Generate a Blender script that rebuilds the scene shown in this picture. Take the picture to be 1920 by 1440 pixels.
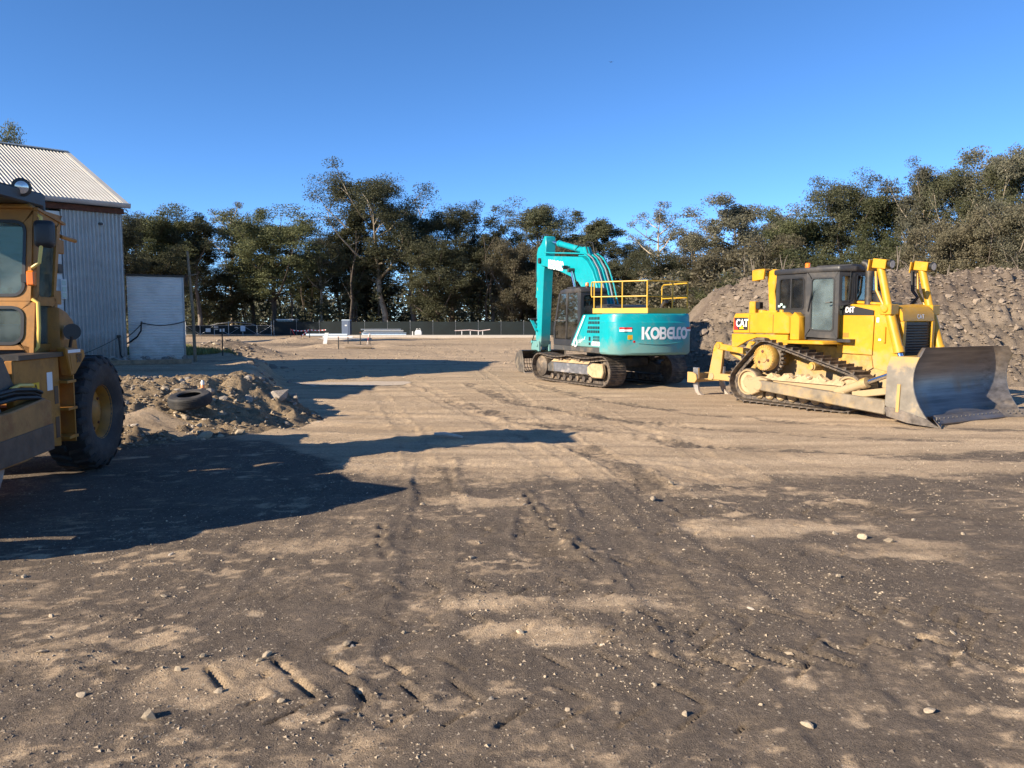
import bpy, bmesh, math, random
import numpy as np
from mathutils import Vector, Matrix, Quaternion

R = math.radians
scene = bpy.context.scene
for o in list(bpy.data.objects): bpy.data.objects.remove(o)
col = scene.collection

# ------------------------------------------------------------------ camera
cam = bpy.data.cameras.new('camera')
cam.sensor_width = 36.0; cam.lens = 27.06; cam.clip_start = 0.05; cam.clip_end = 3000
camo = bpy.data.objects.new('camera', cam); col.objects.link(camo)
camo.location = (0, 0, 2.05); camo.rotation_euler = (R(90 - 4.754), 0, 0)
scene.camera = camo

# ------------------------------------------------------------------ sky, sun, exposure
SUN_EL = 24.0
SUN_FROM = Vector((-0.848 * math.cos(R(SUN_EL)), -0.53 * math.cos(R(SUN_EL)), math.sin(R(SUN_EL)))).normalized()
world = bpy.data.worlds.new('World'); scene.world = world; world.use_nodes = True
nt = world.node_tree; nt.nodes.clear()
sky = nt.nodes.new('ShaderNodeTexSky'); sky.sky_type = 'NISHITA'; sky.sun_disc = False
sky.sun_elevation = R(SUN_EL); sky.sun_rotation = math.atan2(SUN_FROM.x, SUN_FROM.y) % (2 * math.pi)
sky.altitude = 6000; sky.air_density = 1.0; sky.dust_density = 0.25; sky.ozone_density = 3.0
hsv = nt.nodes.new('ShaderNodeHueSaturation'); hsv.inputs['Saturation'].default_value = 1.14
bg = nt.nodes.new('ShaderNodeBackground'); bg.inputs['Strength'].default_value = 0.115
wo = nt.nodes.new('ShaderNodeOutputWorld')
nt.links.new(sky.outputs[0], hsv.inputs['Color']); nt.links.new(hsv.outputs[0], bg.inputs['Color']); nt.links.new(bg.outputs[0], wo.inputs['Surface'])
sun = bpy.data.lights.new('sun', 'SUN'); sun.energy = 5.0; sun.angle = R(0.5); sun.color = (1.0, 0.86, 0.66)
suno = bpy.data.objects.new('sun', sun); col.objects.link(suno)
suno.rotation_euler = (-SUN_FROM).to_track_quat('-Z', 'Y').to_euler(); suno.location = (-20, -12, 15)
vs = scene.view_settings
vs.view_transform = 'Standard'; vs.look = 'None'; vs.gamma = 1.0; vs.exposure = 1.22; vs.use_curve_mapping = False
scene.render.engine = 'CYCLES'

# ------------------------------------------------------------------ helpers
def link(o, parent=None):
    col.objects.link(o)
    if parent is not None: o.parent = parent
    return o

def tag(o, label=None, cat=None, group=None, kind=None):
    if label: o['label'] = label
    if cat: o['category'] = cat
    if group: o['group'] = group
    if kind: o['kind'] = kind
    return o

def thing(name, label, cat, loc=(0, 0, 0), rz=0.0, group=None):
    o = bpy.data.objects.new(name, None); o.empty_display_size = 0.3; col.objects.link(o)
    o.location = loc; o.rotation_euler = (0, 0, rz)
    return tag(o, label, cat, group)

def copy_tree(o, parent=None):
    c = o.copy(); col.objects.link(c); c.parent = parent
    for ch in list(o.children): copy_tree(ch, c)
    return c

def V(*a): return Vector(a)

class B:
    """collects shapes; build() makes ONE mesh object"""
    def __init__(s): s.v = []; s.f = []
    def add(s, vs, fs):
        n = len(s.v); s.v += [tuple(p) for p in vs]; s.f += [tuple(i + n for i in f) for f in fs]; return s
    def hexa(s, p):  # 0-3 bottom loop, 4-7 top loop
        return s.add(p, [(3, 2, 1, 0), (4, 5, 6, 7), (0, 1, 5, 4), (1, 2, 6, 5), (2, 3, 7, 6), (3, 0, 4, 7)])
    def box(s, x0, x1, y0, y1, z0, z1):
        return s.hexa([(x0, y0, z0), (x1, y0, z0), (x1, y1, z0), (x0, y1, z0), (x0, y0, z1), (x1, y0, z1), (x1, y1, z1), (x0, y1, z1)])
    def obox(s, c, ax, ay, az, hx, hy, hz):
        c = Vector(c); ax, ay, az = Vector(ax).normalized() * hx, Vector(ay).normalized() * hy, Vector(az).normalized() * hz
        return s.hexa([c - ax - ay - az, c + ax - ay - az, c + ax + ay - az, c - ax + ay - az, c - ax - ay + az, c + ax - ay + az, c + ax + ay + az, c - ax + ay + az])
    def beam(s, p0, p1, w, h, up=(0, 0, 1)):
        p0, p1 = Vector(p0), Vector(p1); d = (p1 - p0); L = d.length; d.normalize()
        up = Vector(up); sd = d.cross(up)
        if sd.length < 1e-4: sd = d.cross(Vector((1, 0, 0)))
        sd.normalize(); u = sd.cross(d).normalized()
        return s.obox((p0 + p1) / 2, d, sd, u, L / 2, w / 2, h / 2)
    def prism(s, pts, a, b, plane='xz'):
        n = len(pts)
        if plane == 'xz': lo = [(x, a, z) for x, z in pts]; hi = [(x, b, z) for x, z in pts]
        elif plane == 'xy': lo = [(x, y, a) for x, y in pts]; hi = [(x, y, b) for x, y in pts]
        else: lo = [(a, y, z) for y, z in pts]; hi = [(b, y, z) for y, z in pts]
        fs = [tuple(range(n - 1, -1, -1)), tuple(range(n, 2 * n))] + [(i, (i + 1) % n, n + (i + 1) % n, n + i) for i in range(n)]
        return s.add(lo + hi, fs)
    def loft(s, rings, cap=True):
        n = len(rings[0]); vs = [p for r in rings for p in r]; fs = []
        for k in range(len(rings) - 1):
            for i in range(n): fs.append((k * n + i, k * n + (i + 1) % n, (k + 1) * n + (i + 1) % n, (k + 1) * n + i))
        if cap: fs += [tuple(range(n - 1, -1, -1)), tuple(range((len(rings) - 1) * n, len(rings) * n))]
        return s.add(vs, fs)
    def cyl(s, p0, p1, r0, r1=None, n=16, cap=True):
        r1 = r0 if r1 is None else r1
        p0, p1 = Vector(p0), Vector(p1); d = (p1 - p0).normalized(); a = d.orthogonal().normalized(); b = d.cross(a)
        ring = lambda p, r: [p + (a * math.cos(2 * math.pi * i / n) + b * math.sin(2 * math.pi * i / n)) * r for i in range(n)]
        return s.loft([ring(p0, r0), ring(p1, r1)], cap)
    def lathe(s, prof, c, axis, n=24, cap=True):
        c = Vector(c); d = Vector(axis).normalized(); a = d.orthogonal().normalized(); b = d.cross(a)
        return s.loft([[c + d * h + (a * math.cos(2 * math.pi * i / n) + b * math.sin(2 * math.pi * i / n)) * r for i in range(n)] for r, h in prof], cap)
    def tube(s, path, r, n=8, cap=True):
        P = [Vector(p) for p in path]; rings = []; a = None
        for i, p in enumerate(P):
            d = (P[min(i + 1, len(P) - 1)] - P[max(i - 1, 0)]).normalized()
            if a is None: a = d.orthogonal().normalized()
            a = (a - d * a.dot(d)); a = a.normalized() if a.length > 1e-6 else d.orthogonal().normalized()
            b = d.cross(a); rr = r[i] if isinstance(r, (list, tuple)) else r
            rings.append([p + (a * math.cos(2 * math.pi * k / n) + b * math.sin(2 * math.pi * k / n)) * rr for k in range(n)])
        return s.loft(rings, cap)
    def ball(s, c, r, n=10, sq=(1, 1, 1)):
        m = n // 2; rings = []
        for j in range(1, m): 
            t = math.pi * j / m
            rings.append([(c[0] + r * sq[0] * math.sin(t) * math.cos(2 * math.pi * i / n), c[1] + r * sq[1] * math.sin(t) * math.sin(2 * math.pi * i / n), c[2] - r * sq[2] * math.cos(t)) for i in range(n)])
        return s.loft(rings)
    def xf(s, M):
        s.v = [tuple(M @ Vector(p)) for p in s.v]; return s
    def build(s, name, m, parent=None, bevel=0.0, smooth=35, seg=1):
        me = bpy.data.meshes.new(name); me.from_pydata(s.v, [], s.f)
        bm = bmesh.new(); bm.from_mesh(me)
        bmesh.ops.recalc_face_normals(bm, faces=bm.faces)
        if bevel > 0:
            es = [e for e in bm.edges if len(e.link_faces) == 2 and e.calc_face_angle(0) > R(30)]
            if es: bmesh.ops.bevel(bm, geom=es, offset=bevel, segments=seg, affect='EDGES', clamp_overlap=True, profile=0.5)
        for f in bm.faces: f.smooth = True
        for e in bm.edges: e.smooth = len(e.link_faces) == 2 and e.calc_face_angle(0) < R(smooth)
        bm.to_mesh(me); bm.free()
        me.materials.append(m)
        return link(bpy.data.objects.new(name, me), parent)

def arc(cx, cz, r, a0, a1, n):
    return [(cx + r * math.cos(R(a0 + (a1 - a0) * i / n)), cz + r * math.sin(R(a0 + (a1 - a0) * i / n))) for i in range(n + 1)]

def bil(q, u, v):
    a = Vector(q[0]).lerp(Vector(q[1]), u); b = Vector(q[3]).lerp(Vector(q[2]), u); return a.lerp(b, v)

def rrect(u0, u1, v0, v1, rx, ry, k=4):
    pts = []
    for cx, cy, a in ((u1 - rx, v1 - ry, 0), (u0 + rx, v1 - ry, 90), (u0 + rx, v0 + ry, 180), (u1 - rx, v0 + ry, 270)):
        for i in range(k + 1):
            t = R(a + 90 * i / k); pts.append((cx + rx * math.cos(t), cy + ry * math.sin(t)))
    return pts

def panel(q, win, rad, thick, names, mats, parent, gasket=True):
    """a wall panel on quad q (0 bottom-left, 1 bottom-right, 2 top-right, 3 top-left seen from outside) with rounded window holes"""
    q = [Vector(p) for p in q]
    nrm = (q[1] - q[0]).cross(q[3] - q[0]).normalized()
    W = (q[1] - q[0]).length; H = (q[3] - q[0]).length
    u0, u1, v0, v1 = win
    inn = rrect(u0, u1, v0, v1, rad / W, rad / H)
    cu, cv = (u0 + u1) / 2, (v0 + v1) / 2
    def outp(u, v):
        du, dv = u - cu, v - cv; t = 1e9
        if du > 1e-9: t = min(t, (1 - cu) / du)
        if du < -1e-9: t = min(t, -cu / du)
        if dv > 1e-9: t = min(t, (1 - cv) / dv)
        if dv < -1e-9: t = min(t, -cv / dv)
        return (cu + du * t, cv + dv * t)
    # include exact corners of the quad
    cor = [(1, 1), (0, 1), (0, 0), (1, 0)]
    k = len(inn) // 4
    out = [outp(*p) for p in inn]
    for c in range(4): out[c * k + k // 2] = cor[c]
    n = len(inn); b = B()
    P = lambda uv, d: bil(q, *uv) + nrm * d
    r1 = [P(p, 0) for p in out]; r2 = [P(p, 0) for p in inn]; r3 = [P(p, -thick) for p in inn]; r4 = [P(p, -thick) for p in out]
    vs = r1 + r2 + r3 + r4; fs = []
    for a in range(4):
        for i in range(n): fs.append((a * n + i, a * n + (i + 1) % n, ((a + 1) % 4) * n + (i + 1) % n, ((a + 1) % 4) * n + i))
    fr = b.add(vs, fs).build(names[0], mats[0], parent)
    g = B(); gi = rrect(u0 + .004, u1 - .004, v0 + .004, v1 - .004, rad / W, rad / H)
    g.loft([[P(p, -thick * .35) for p in gi], [P(p, -thick * .35 - .006) for p in gi]]).build(names[1], mats[1], parent)
    if gasket:
        w = .018; go = rrect(u0 - w / W, u1 + w / W, v0 - w / H, v1 + w / H, (rad + w) / W, (rad + w) / H); gn = rrect(u0 + w / W, u1 - w / W, v0 + w / H, v1 - w / H, max(rad - w, .004) / W, max(rad - w, .004) / H)
        a0 = [P(p, .004) for p in go]; a1 = [P(p, .012) for p in go]; a2 = [P(p, .012) for p in gn]; a3 = [P(p, -thick * .3) for p in gn]
        vs = a0 + a1 + a2 + a3; fs = [(a * n + i, a * n + (i + 1) % n, (a + 1) * n + (i + 1) % n, (a + 1) * n + i) for a in range(3) for i in range(n)]
        B().add(vs, fs).build('window_seal', mats[2], parent)
    return fr

def text(name, s, size, m, parent, origin, right, up, extrude=.003, offset=0.0, xs=1.0, spacing=1.0, shear=0.0):
    cu = bpy.data.curves.new(name, 'FONT'); cu.body = s; cu.size = 1; cu.extrude = 0; cu.offset = offset; cu.align_x = 'CENTER'; cu.align_y = 'CENTER'
    cu.space_character = spacing; cu.shear = shear; cu.resolution_u = 4
    tmp = bpy.data.objects.new('tmp', cu); col.objects.link(tmp)
    dg = bpy.context.evaluated_depsgraph_get(); me = bpy.data.meshes.new_from_object(tmp.evaluated_get(dg))
    bpy.data.objects.remove(tmp)
    r = Vector(right).normalized(); u = Vector(up).normalized(); nn = r.cross(u).normalized()
    M = Matrix(((r.x, u.x, nn.x, origin[0]), (r.y, u.y, nn.y, origin[1]), (r.z, u.z, nn.z, origin[2]), (0, 0, 0, 1))) @ Matrix.Diagonal((size * xs, size, 1, 1))
    me.transform(M); me.name = name; me.materials.clear(); me.materials.append(m)
    return link(bpy.data.objects.new(name, me), parent)

# ------------------------------------------------------------------ noise
def _h(ix, iy, seed):
    ix = ix.astype(np.int64); iy = iy.astype(np.int64)
    h = (ix * 374761393 + iy * 668265263 + seed * 974634777) & 0xffffffff
    h = ((h ^ (h >> 13)) * 1274126177) & 0xffffffff
    h = ((h ^ (h >> 16)) * 2246822519) & 0xffffffff
    return ((h ^ (h >> 15)) & 0xffffff) / float(0xffffff)
def vnoise(x, y, seed=0):
    xi = np.floor(x); yi = np.floor(y); fx = x - xi; fy = y - yi
    fx = fx * fx * (3 - 2 * fx); fy = fy * fy * (3 - 2 * fy)
    a = _h(xi, yi, seed); b = _h(xi + 1, yi, seed); c = _h(xi, yi + 1, seed); d = _h(xi + 1, yi + 1, seed)
    return (a * (1 - fx) + b * fx) * (1 - fy) + (c * (1 - fx) + d * fx) * fy * 1.0
def fbm(x, y, seed=0, oct=4, gain=.5):
    s = 0; a = 1; t = 0
    for o in range(oct):
        s = s + a * (vnoise(x, y, seed + o * 17) - .5); t += a * .5; a *= gain; x = x * 2.03 + 11.3; y = y * 2.03 - 7.7
    return s / t
def worley(x, y, seed=0):
    """bump shaped like packed clods: 1 in the middle of a cell, 0 at its rim"""
    xi = np.floor(x); yi = np.floor(y); best = np.full(np.shape(x), 9.0); best2 = np.full(np.shape(x), 9.0); hid = np.zeros(np.shape(x))
    for dx in (-1, 0, 1):
        for dy in (-1, 0, 1):
            cx = xi + dx; cy = yi + dy
            px = cx + _h(cx, cy, seed); py = cy + _h(cx, cy, seed + 5)
            d = (px - x) ** 2 + (py - y) ** 2
            m = d < best; best2 = np.where(m, best, np.minimum(best2, d)); hid = np.where(m, _h(cx, cy, seed + 9), hid); best = np.where(m, d, best)
    return np.clip(np.sqrt(best2) - np.sqrt(best), 0, 1), hid
def sstep(a, b, x): t = np.clip((x - a) / (b - a), 0, 1); return t * t * (3 - 2 * t)

# ------------------------------------------------------------------ materials
def mat(name, colr, rough=.6, metal=0.0, var=.12, scale=3.0, bump=0.0, bscale=30.0, dust=0.0, dustc=(.30, .22, .14), dscale=2.2, zdust=None, spec=.5, rnd=0.0, stretch=None):
    m = bpy.data.materials.new(name); m.use_nodes = True; t = m.node_tree; N = t.nodes; L = t.links
    bs = N['Principled BSDF']; tc = N.new('ShaderNodeTexCoord')
    bs.inputs['Roughness'].default_value = rough; bs.inputs['Metallic'].default_value = metal
    bs.inputs['Specular IOR Level'].default_value = spec
    n1 = N.new('ShaderNodeTexNoise'); n1.inputs['Scale'].default_value = scale; n1.inputs['Detail'].default_value = 6; n1.inputs['Roughness'].default_value = .65
    if stretch:
        mpn = N.new('ShaderNodeMapping'); mpn.inputs['Scale'].default_value = stretch; L.new(tc.outputs['Object'], mpn.inputs['Vector']); L.new(mpn.outputs[0], n1.inputs['Vector'])
    else: L.new(tc.outputs['Object'], n1.inputs['Vector'])
    mr = N.new('ShaderNodeMapRange'); mr.inputs[1].default_value = .3; mr.inputs[2].default_value = .7; mr.inputs[3].default_value = 1 - var; mr.inputs[4].default_value = 1 + var
    L.new(n1.outputs['Fac'], mr.inputs['Value'])
    mx = N.new('ShaderNodeMix'); mx.data_type = 'RGBA'; mx.blend_type = 'MULTIPLY'; mx.inputs[0].default_value = 1
    mx.inputs[6].default_value = (*colr, 1); L.new(mr.outputs[0], mx.inputs[7]); out = mx.outputs[2]
    if rnd:
        oi = N.new('ShaderNodeObjectInfo'); m2 = N.new('ShaderNodeMapRange'); m2.inputs[3].default_value = 1 - rnd; m2.inputs[4].default_value = 1 + rnd
        L.new(oi.outputs['Random'], m2.inputs['Value']); mq = N.new('ShaderNodeMix'); mq.data_type = 'RGBA'; mq.blend_type = 'MULTIPLY'; mq.inputs[0].default_value = 1
        L.new(out, mq.inputs[6]); L.new(m2.outputs[0], mq.inputs[7]); out = mq.outputs[2]
    if dust > 0:
        n2 = N.new('ShaderNodeTexNoise'); n2.inputs['Scale'].default_value = dscale; n2.inputs['Detail'].default_value = 9; n2.inputs['Roughness'].default_value = .72
        L.new(tc.outputs['Object'], n2.inputs['Vector'])
        fac = n2.outputs['Fac']
        if zdust:
            sp = N.new('ShaderNodeSeparateXYZ'); L.new(tc.outputs['Object'], sp.inputs[0])
            zr = N.new('ShaderNodeMapRange'); zr.inputs[1].default_value = zdust[0]; zr.inputs[2].default_value = zdust[1]; zr.inputs[3].default_value = .42; zr.inputs[4].default_value = -.06
            L.new(sp.outputs['Z'], zr.inputs['Value']); ad = N.new('ShaderNodeMath'); ad.operation = 'ADD'; L.new(fac, ad.inputs[0]); L.new(zr.outputs[0], ad.inputs[1]); fac = ad.outputs[0]
        r2 = N.new('ShaderNodeMapRange'); r2.inputs[1].default_value = .48; r2.inputs[2].default_value = .72; r2.inputs[3].default_value = 0; r2.inputs[4].default_value = dust
        L.new(fac, r2.inputs['Value'])
        md = N.new('ShaderNodeMix'); md.data_type = 'RGBA'; L.new(r2.outputs[0], md.inputs[0]); L.new(out, md.inputs[6]); md.inputs[7].default_value = (*dustc, 1); out = md.outputs[2]
        rr = N.new('ShaderNodeMapRange'); rr.inputs[3].default_value = rough; rr.inputs[4].default_value = .92; L.new(r2.outputs[0], rr.inputs['Value']); L.new(rr.outputs[0], bs.inputs['Roughness'])
        if metal > 0:
            mm = N.new('ShaderNodeMapRange'); mm.inputs[3].default_value = metal; mm.inputs[4].default_value = 0; L.new(r2.outputs[0], mm.inputs['Value']); L.new(mm.outputs[0], bs.inputs['Metallic'])
    L.new(out, bs.inputs['Base Color'])
    if bump > 0:
        n3 = N.new('ShaderNodeTexNoise'); n3.inputs['Scale'].default_value = bscale; n3.inputs['Detail'].default_value = 5
        L.new(tc.outputs['Object'], n3.inputs['Vector']); bp = N.new('ShaderNodeBump'); bp.inputs['Strength'].default_value = bump; bp.inputs['Distance'].default_value = .02
        L.new(n3.outputs['Fac'], bp.inputs['Height']); L.new(bp.outputs[0], bs.inputs['Normal'])
    return m

def glass(name, tint, refl=.12, rough=.02, d0=.02, d1=.16, dc=(.25, .22, .18), blend=.35):
    m = bpy.data.materials.new(name); m.use_nodes = True; t = m.node_tree; N = t.nodes; L = t.links; N.remove(N['Principled BSDF'])
    tr = N.new('ShaderNodeBsdfTransparent'); tr.inputs[0].default_value = (*tint, 1)
    gl = N.new('ShaderNodeBsdfGlossy'); gl.inputs['Roughness'].default_value = rough
    df = N.new('ShaderNodeBsdfDiffuse'); df.inputs[0].default_value = (*dc, 1)
    lw = N.new('ShaderNodeLayerWeight'); lw.inputs[0].default_value = blend
    ra = N.new('ShaderNodeMapRange'); ra.inputs[3].default_value = refl; ra.inputs[4].default_value = .9; L.new(lw.outputs['Fresnel'], ra.inputs['Value'])
    ns = N.new('ShaderNodeTexNoise'); ns.inputs['Scale'].default_value = 3; ns.inputs['Detail'].default_value = 8
    tc = N.new('ShaderNodeTexCoord'); L.new(tc.outputs['Object'], ns.inputs['Vector'])
    nr = N.new('ShaderNodeMapRange'); nr.inputs[1].default_value = .4; nr.inputs[2].default_value = .8; nr.inputs[3].default_value = d0; nr.inputs[4].default_value = d1; L.new(ns.outputs['Fac'], nr.inputs['Value'])
    a = N.new('ShaderNodeMixShader'); L.new(nr.outputs[0], a.inputs[0]); L.new(tr.outputs[0], a.inputs[1]); L.new(df.outputs[0], a.inputs[2])
    b = N.new('ShaderNodeMixShader'); L.new(ra.outputs[0], b.inputs[0]); L.new(a.outputs[0], b.inputs[1]); L.new(gl.outputs[0], b.inputs[2])
    L.new(b.outputs[0], N['Material Output'].inputs['Surface'])
    return m

MAT = {}
MAT['teal'] = mat('teal_paint', (.0, .28, .32), .38, var=.08, dust=.4, zdust=(.9, 1.6), dscale=1.6)
MAT['white_decal'] = mat('white_decal', (.75, .76, .76), .5, var=.04)
MAT['black_decal'] = mat('black_decal', (.015, .015, .016), .45, var=.1)
MAT['red_decal'] = mat('red_decal', (.5, .02, .02), .4, var=.05)
MAT['cab_black'] = mat('cab_black', (.022, .022, .024), .45, var=.15, dust=.35, dscale=1.4, dustc=(.16, .13, .10))
MAT['frame_grey'] = mat('frame_grey', (.05, .05, .05), .6, var=.15, dust=.5)
MAT['rail_yellow'] = mat('rail_yellow', (.48, .29, .02), .45, var=.08, dust=.2)
MAT['cat_yellow'] = mat('machine_yellow', (.48, .25, .012), .42, var=.12, dust=.55, zdust=(.3, 1.6), dscale=3.2, dustc=(.33, .25, .155))
MAT['dusty_yellow'] = mat('dusty_yellow', (.36, .21, .04), .7, var=.35, scale=7, dust=.85, dscale=4.0, zdust=(.2, 1.3), dustc=(.33, .25, .155), bump=.25)
MAT['roller_yellow'] = mat('roller_yellow', (.33, .14, .018), .5, var=.25, dust=.65, dscale=5, dustc=(.16, .09, .04), bump=.06)
MAT['steel'] = mat('worn_steel', (.42, .42, .44), .36, metal=.85, var=.25, scale=6, dust=.65, dscale=3.0, zdust=(-.3, .5))
MAT['blade_steel'] = mat('blade_steel', (.17, .15, .135), .40, metal=.6, var=.5, scale=9, dust=.6, dscale=1.7, dustc=(.26, .19, .12), stretch=(1, .05, 1))
MAT['track_steel'] = mat('track_steel', (.09, .075, .065), .6, metal=.35, var=.3, scale=8, dust=.95, dscale=4, bump=.3)
MAT['dark_steel'] = mat('dark_steel', (.03, .03, .03), .5, metal=.3, var=.2, dust=.4)
MAT['chrome'] = mat('chrome', (.8, .8, .82), .12, metal=1, var=.03)
MAT['rubber'] = mat('rubber', (.022, .021, .022), .75, var=.3, dust=.6, dscale=3, dustc=(.13, .11, .09), bump=.3, bscale=50)
MAT['hose'] = mat('hose', (.012, .012, .012), .55, var=.1)
MAT['glass'] = glass('cab_glass', (.58, .66, .66), .06)
MAT['glass_clear'] = glass('roller_glass', (.74, .84, .80), .0, d0=.10, d1=.35, dc=(.36, .44, .42), blend=.12)  # greenish diffuse tint stands in for the bright view through the cab
MAT['door_glass'] = glass('pale_door_glass', (.62, .70, .70), .08, d0=.14, d1=.34, dc=(.32, .40, .42))  # pale blue diffuse tint: brightness seen in the door panes, put into the colour
MAT['orange_lens'] = mat('orange_lens', (.75, .16, .01), .25, var=.05)
MAT['lamp_lens'] = mat('lamp_lens', (.55, .55, .55), .12, metal=.6, var=.05)
MAT['yellow_decal'] = mat('yellow_decal', (.75, .45, .01), .5, var=.05)
MAT['seat'] = mat('seat', (.02, .02, .022), .8, var=.2)
MAT['zinc'] = mat('zinc_sheet', (.46, .455, .44), .5, metal=.2, var=.16, scale=1.2, dust=.5, dscale=2.5, zdust=(.2, 1.8), dustc=(.24, .17, .12))
MAT['roof_cream'] = mat('roof_cream', (.45, .435, .40), .5, metal=.0, var=.10, scale=1.0, dust=.25, dscale=1.2, dustc=(.35, .28, .2))
MAT['white_cladding'] = mat('white_cladding', (.62, .60, .565), .6, var=.10, scale=1.2, dust=.4, dscale=2.5, zdust=(.3, 1.6), dustc=(.30, .25, .19))
MAT['rust'] = mat('rust', (.10, .035, .02), .85, var=.5, scale=6, bump=.2)
MAT['wood'] = mat('weathered_wood', (.20, .15, .10), .85, var=.35, scale=7, bump=.3)
MAT['white_plastic'] = mat('white_plastic', (.58, .58, .57), .5, var=.08)
MAT['concrete'] = mat('concrete', (.42, .38, .33), .85, var=.12, scale=5, bump=.15)
MAT['galv'] = mat('galvanised', (.35, .36, .38), .45, metal=.7, var=.15)
MAT['shadecloth'] = mat('shade_cloth', (.004, .010, .012), .9, var=.4, scale=.6)
MAT['toilet_blue'] = mat('toilet_blue', (.09, .12, .18), .55, var=.1)
MAT['pipe_blue'] = mat('pale_blue_pipe', (.42, .50, .58), .5, var=.1)
MAT['tan_rock'] = mat('pale_rock', (.33, .265, .19), .9, var=.25, scale=9, bump=.4, rnd=.35)
MAT['grey_rock'] = mat('grey_rock', (.30, .26, .22), .9, var=.3, scale=9, bump=.4, rnd=.4)
MAT['spoil_rock'] = mat('spoil_rock', (.215, .17, .13), .95, var=.3, scale=7, bump=.4, rnd=.22)
MAT['mud'] = mat('dried_mud', (.40, .29, .17), .95, var=.3, scale=6, bump=.6)
MAT['scuffed'] = mat('scuffed_plate', (.11, .085, .07), .55, metal=.3, var=.4, scale=5, dust=.6, dscale=4, dustc=(.22, .12, .05))
MAT['bucket'] = mat('bucket_steel', (.12, .105, .09), .5, metal=.4, var=.3, scale=5, dust=.85, dscale=2.5, dustc=(.24, .19, .13))
MAT['bolt'] = mat('dull_bolt', (.10, .095, .09), .6, metal=.4)
MAT['push_arm'] = mat('worn_push_arm', (.24, .20, .15), .5, metal=.45, var=.35, scale=2.5, dust=.75, dscale=1.6, dustc=(.42, .27, .08))
MAT['blade_end'] = mat('worn_blade_end', (.24, .215, .18), .45, metal=.4, var=.25, scale=3, dust=.9, dscale=1.5, dustc=(.42, .27, .08), zdust=(1.6, .9))
MAT['worn_frame'] = mat('worn_frame', (.36, .17, .05), .6, var=.3, scale=3, dust=.8, dscale=3.5, dustc=(.22, .07, .03), bump=.1)
# ================================================================== GROUND
PLAT = np.array([(-80, 11.6), (-9.5, 11.9), (-6.6, 12.5), (-5.2, 14.2), (-4.4, 15.6), (-5.3, 18.3), (-6.3, 21.0), (-8.2, 26.5), (-11.0, 31.5), (-15.0, 38.0), (-20.0, 43.0), (-80, 46.0)])
def plat_sd(x, y):
    d = np.full(np.shape(x), 1e9); ins = np.zeros(np.shape(x), bool); n = len(PLAT)
    for i in range(n):
        ax, ay = PLAT[i]; bx, by = PLAT[(i + 1) % n]; ex, ey = bx - ax, by - ay
        t = np.clip(((x - ax) * ex + (y - ay) * ey) / (ex * ex + ey * ey), 0, 1)
        d = np.minimum(d, np.hypot(x - ax - t * ex, y - ay - t * ey))
        c = ((ay > y) != (by > y)) & (x < (bx - ax) * (y - ay) / (by - ay + 1e-12) + ax); ins ^= c
    return np.where(ins, d, -d)

# tyre-lug bands: (y at x=0, slope, curve, half width, x0, x1, pitch, handed, depth)
LUGS = [(7.3, .04, .01, .2, -1.2, 3.2, .34, 1, .022), (8.2, -.06, 0, .22, 1.2, 6.0, .36, -1, .024), (5.4, -.08, 0, .24, 2.2, 5.0, .34, -1, .026), (4.3, -.02, .02, .25, -3.0, -1.4, .33, -1, .026), (3.98, -.03, .010, .27, -1.4, 1.2, .30, 1, .035), (4.62, .03, -.012, .27, -1.6, 3.4, .33, -1, .030), (5.05, .05, .0, .22, -1.2, 3.6, .30, 1, .026),
        (6.55, -.05, .012, .22, .3, 4.5, .33, -1, .024), (5.75, .02, .0, .22, -2.2, .8, .34, 1, .022), (4.25, .10, .02, .25, 1.1, 3.6, .33, 1, .028)]
# ladder-like crawler prints: polyline, half width, pitch, depth
CRAWL = [([(1.0, 12.9), (1.55, 10.6), (1.8, 9.0), (2.2, 7.6)], .30, .17, .035), ([(-1.15, 11.4), (-1.0, 9.6), (-.75, 8.3)], .30, .16, .04), ([(.35, 8.6), (.25, 7.0), (.3, 6.2)], .26, .15, .03),
         ([(3.2, 8.6), (4.2, 8.1), (5.6, 8.0)], .30, .17, .04), ([(6.2, 9.9), (8.0, 9.6), (10.0, 9.0)], .35, .2, .03), ([(-3.4, 18.2), (-2.2, 15.2), (-1.4, 13.6)], .28, .18, .02),
         ([(-4.0, 34.0), (4.0, 41.0), (9.0, 47.0)], .5, .6, .05), ([(-8, 47.0), (0, 50), (12, 49)], .7, .8, .07),
         ([(9.5, 12.6), (6.0, 13.2), (2.5, 15.2), (.0, 19.0), (-1.5, 25.0)], .26, .18, .03), ([(10.5, 14.0), (7.0, 14.6), (4.0, 16.6), (1.8, 20.4), (.4, 26.0)], .26, .18, .028), ([(11.0, 10.9), (7.0, 11.2), (3.0, 12.4), (.4, 15.2), (-2.0, 20.0)], .28, .2, .026), ([(.1, 9.3), (.35, 7.6), (.80, 6.1)], .05, .35, .05), ([(-1.35, 7.9), (-1.2, 6.9), (-1.0, 6.2)], .05, .3, .04)]
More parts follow.
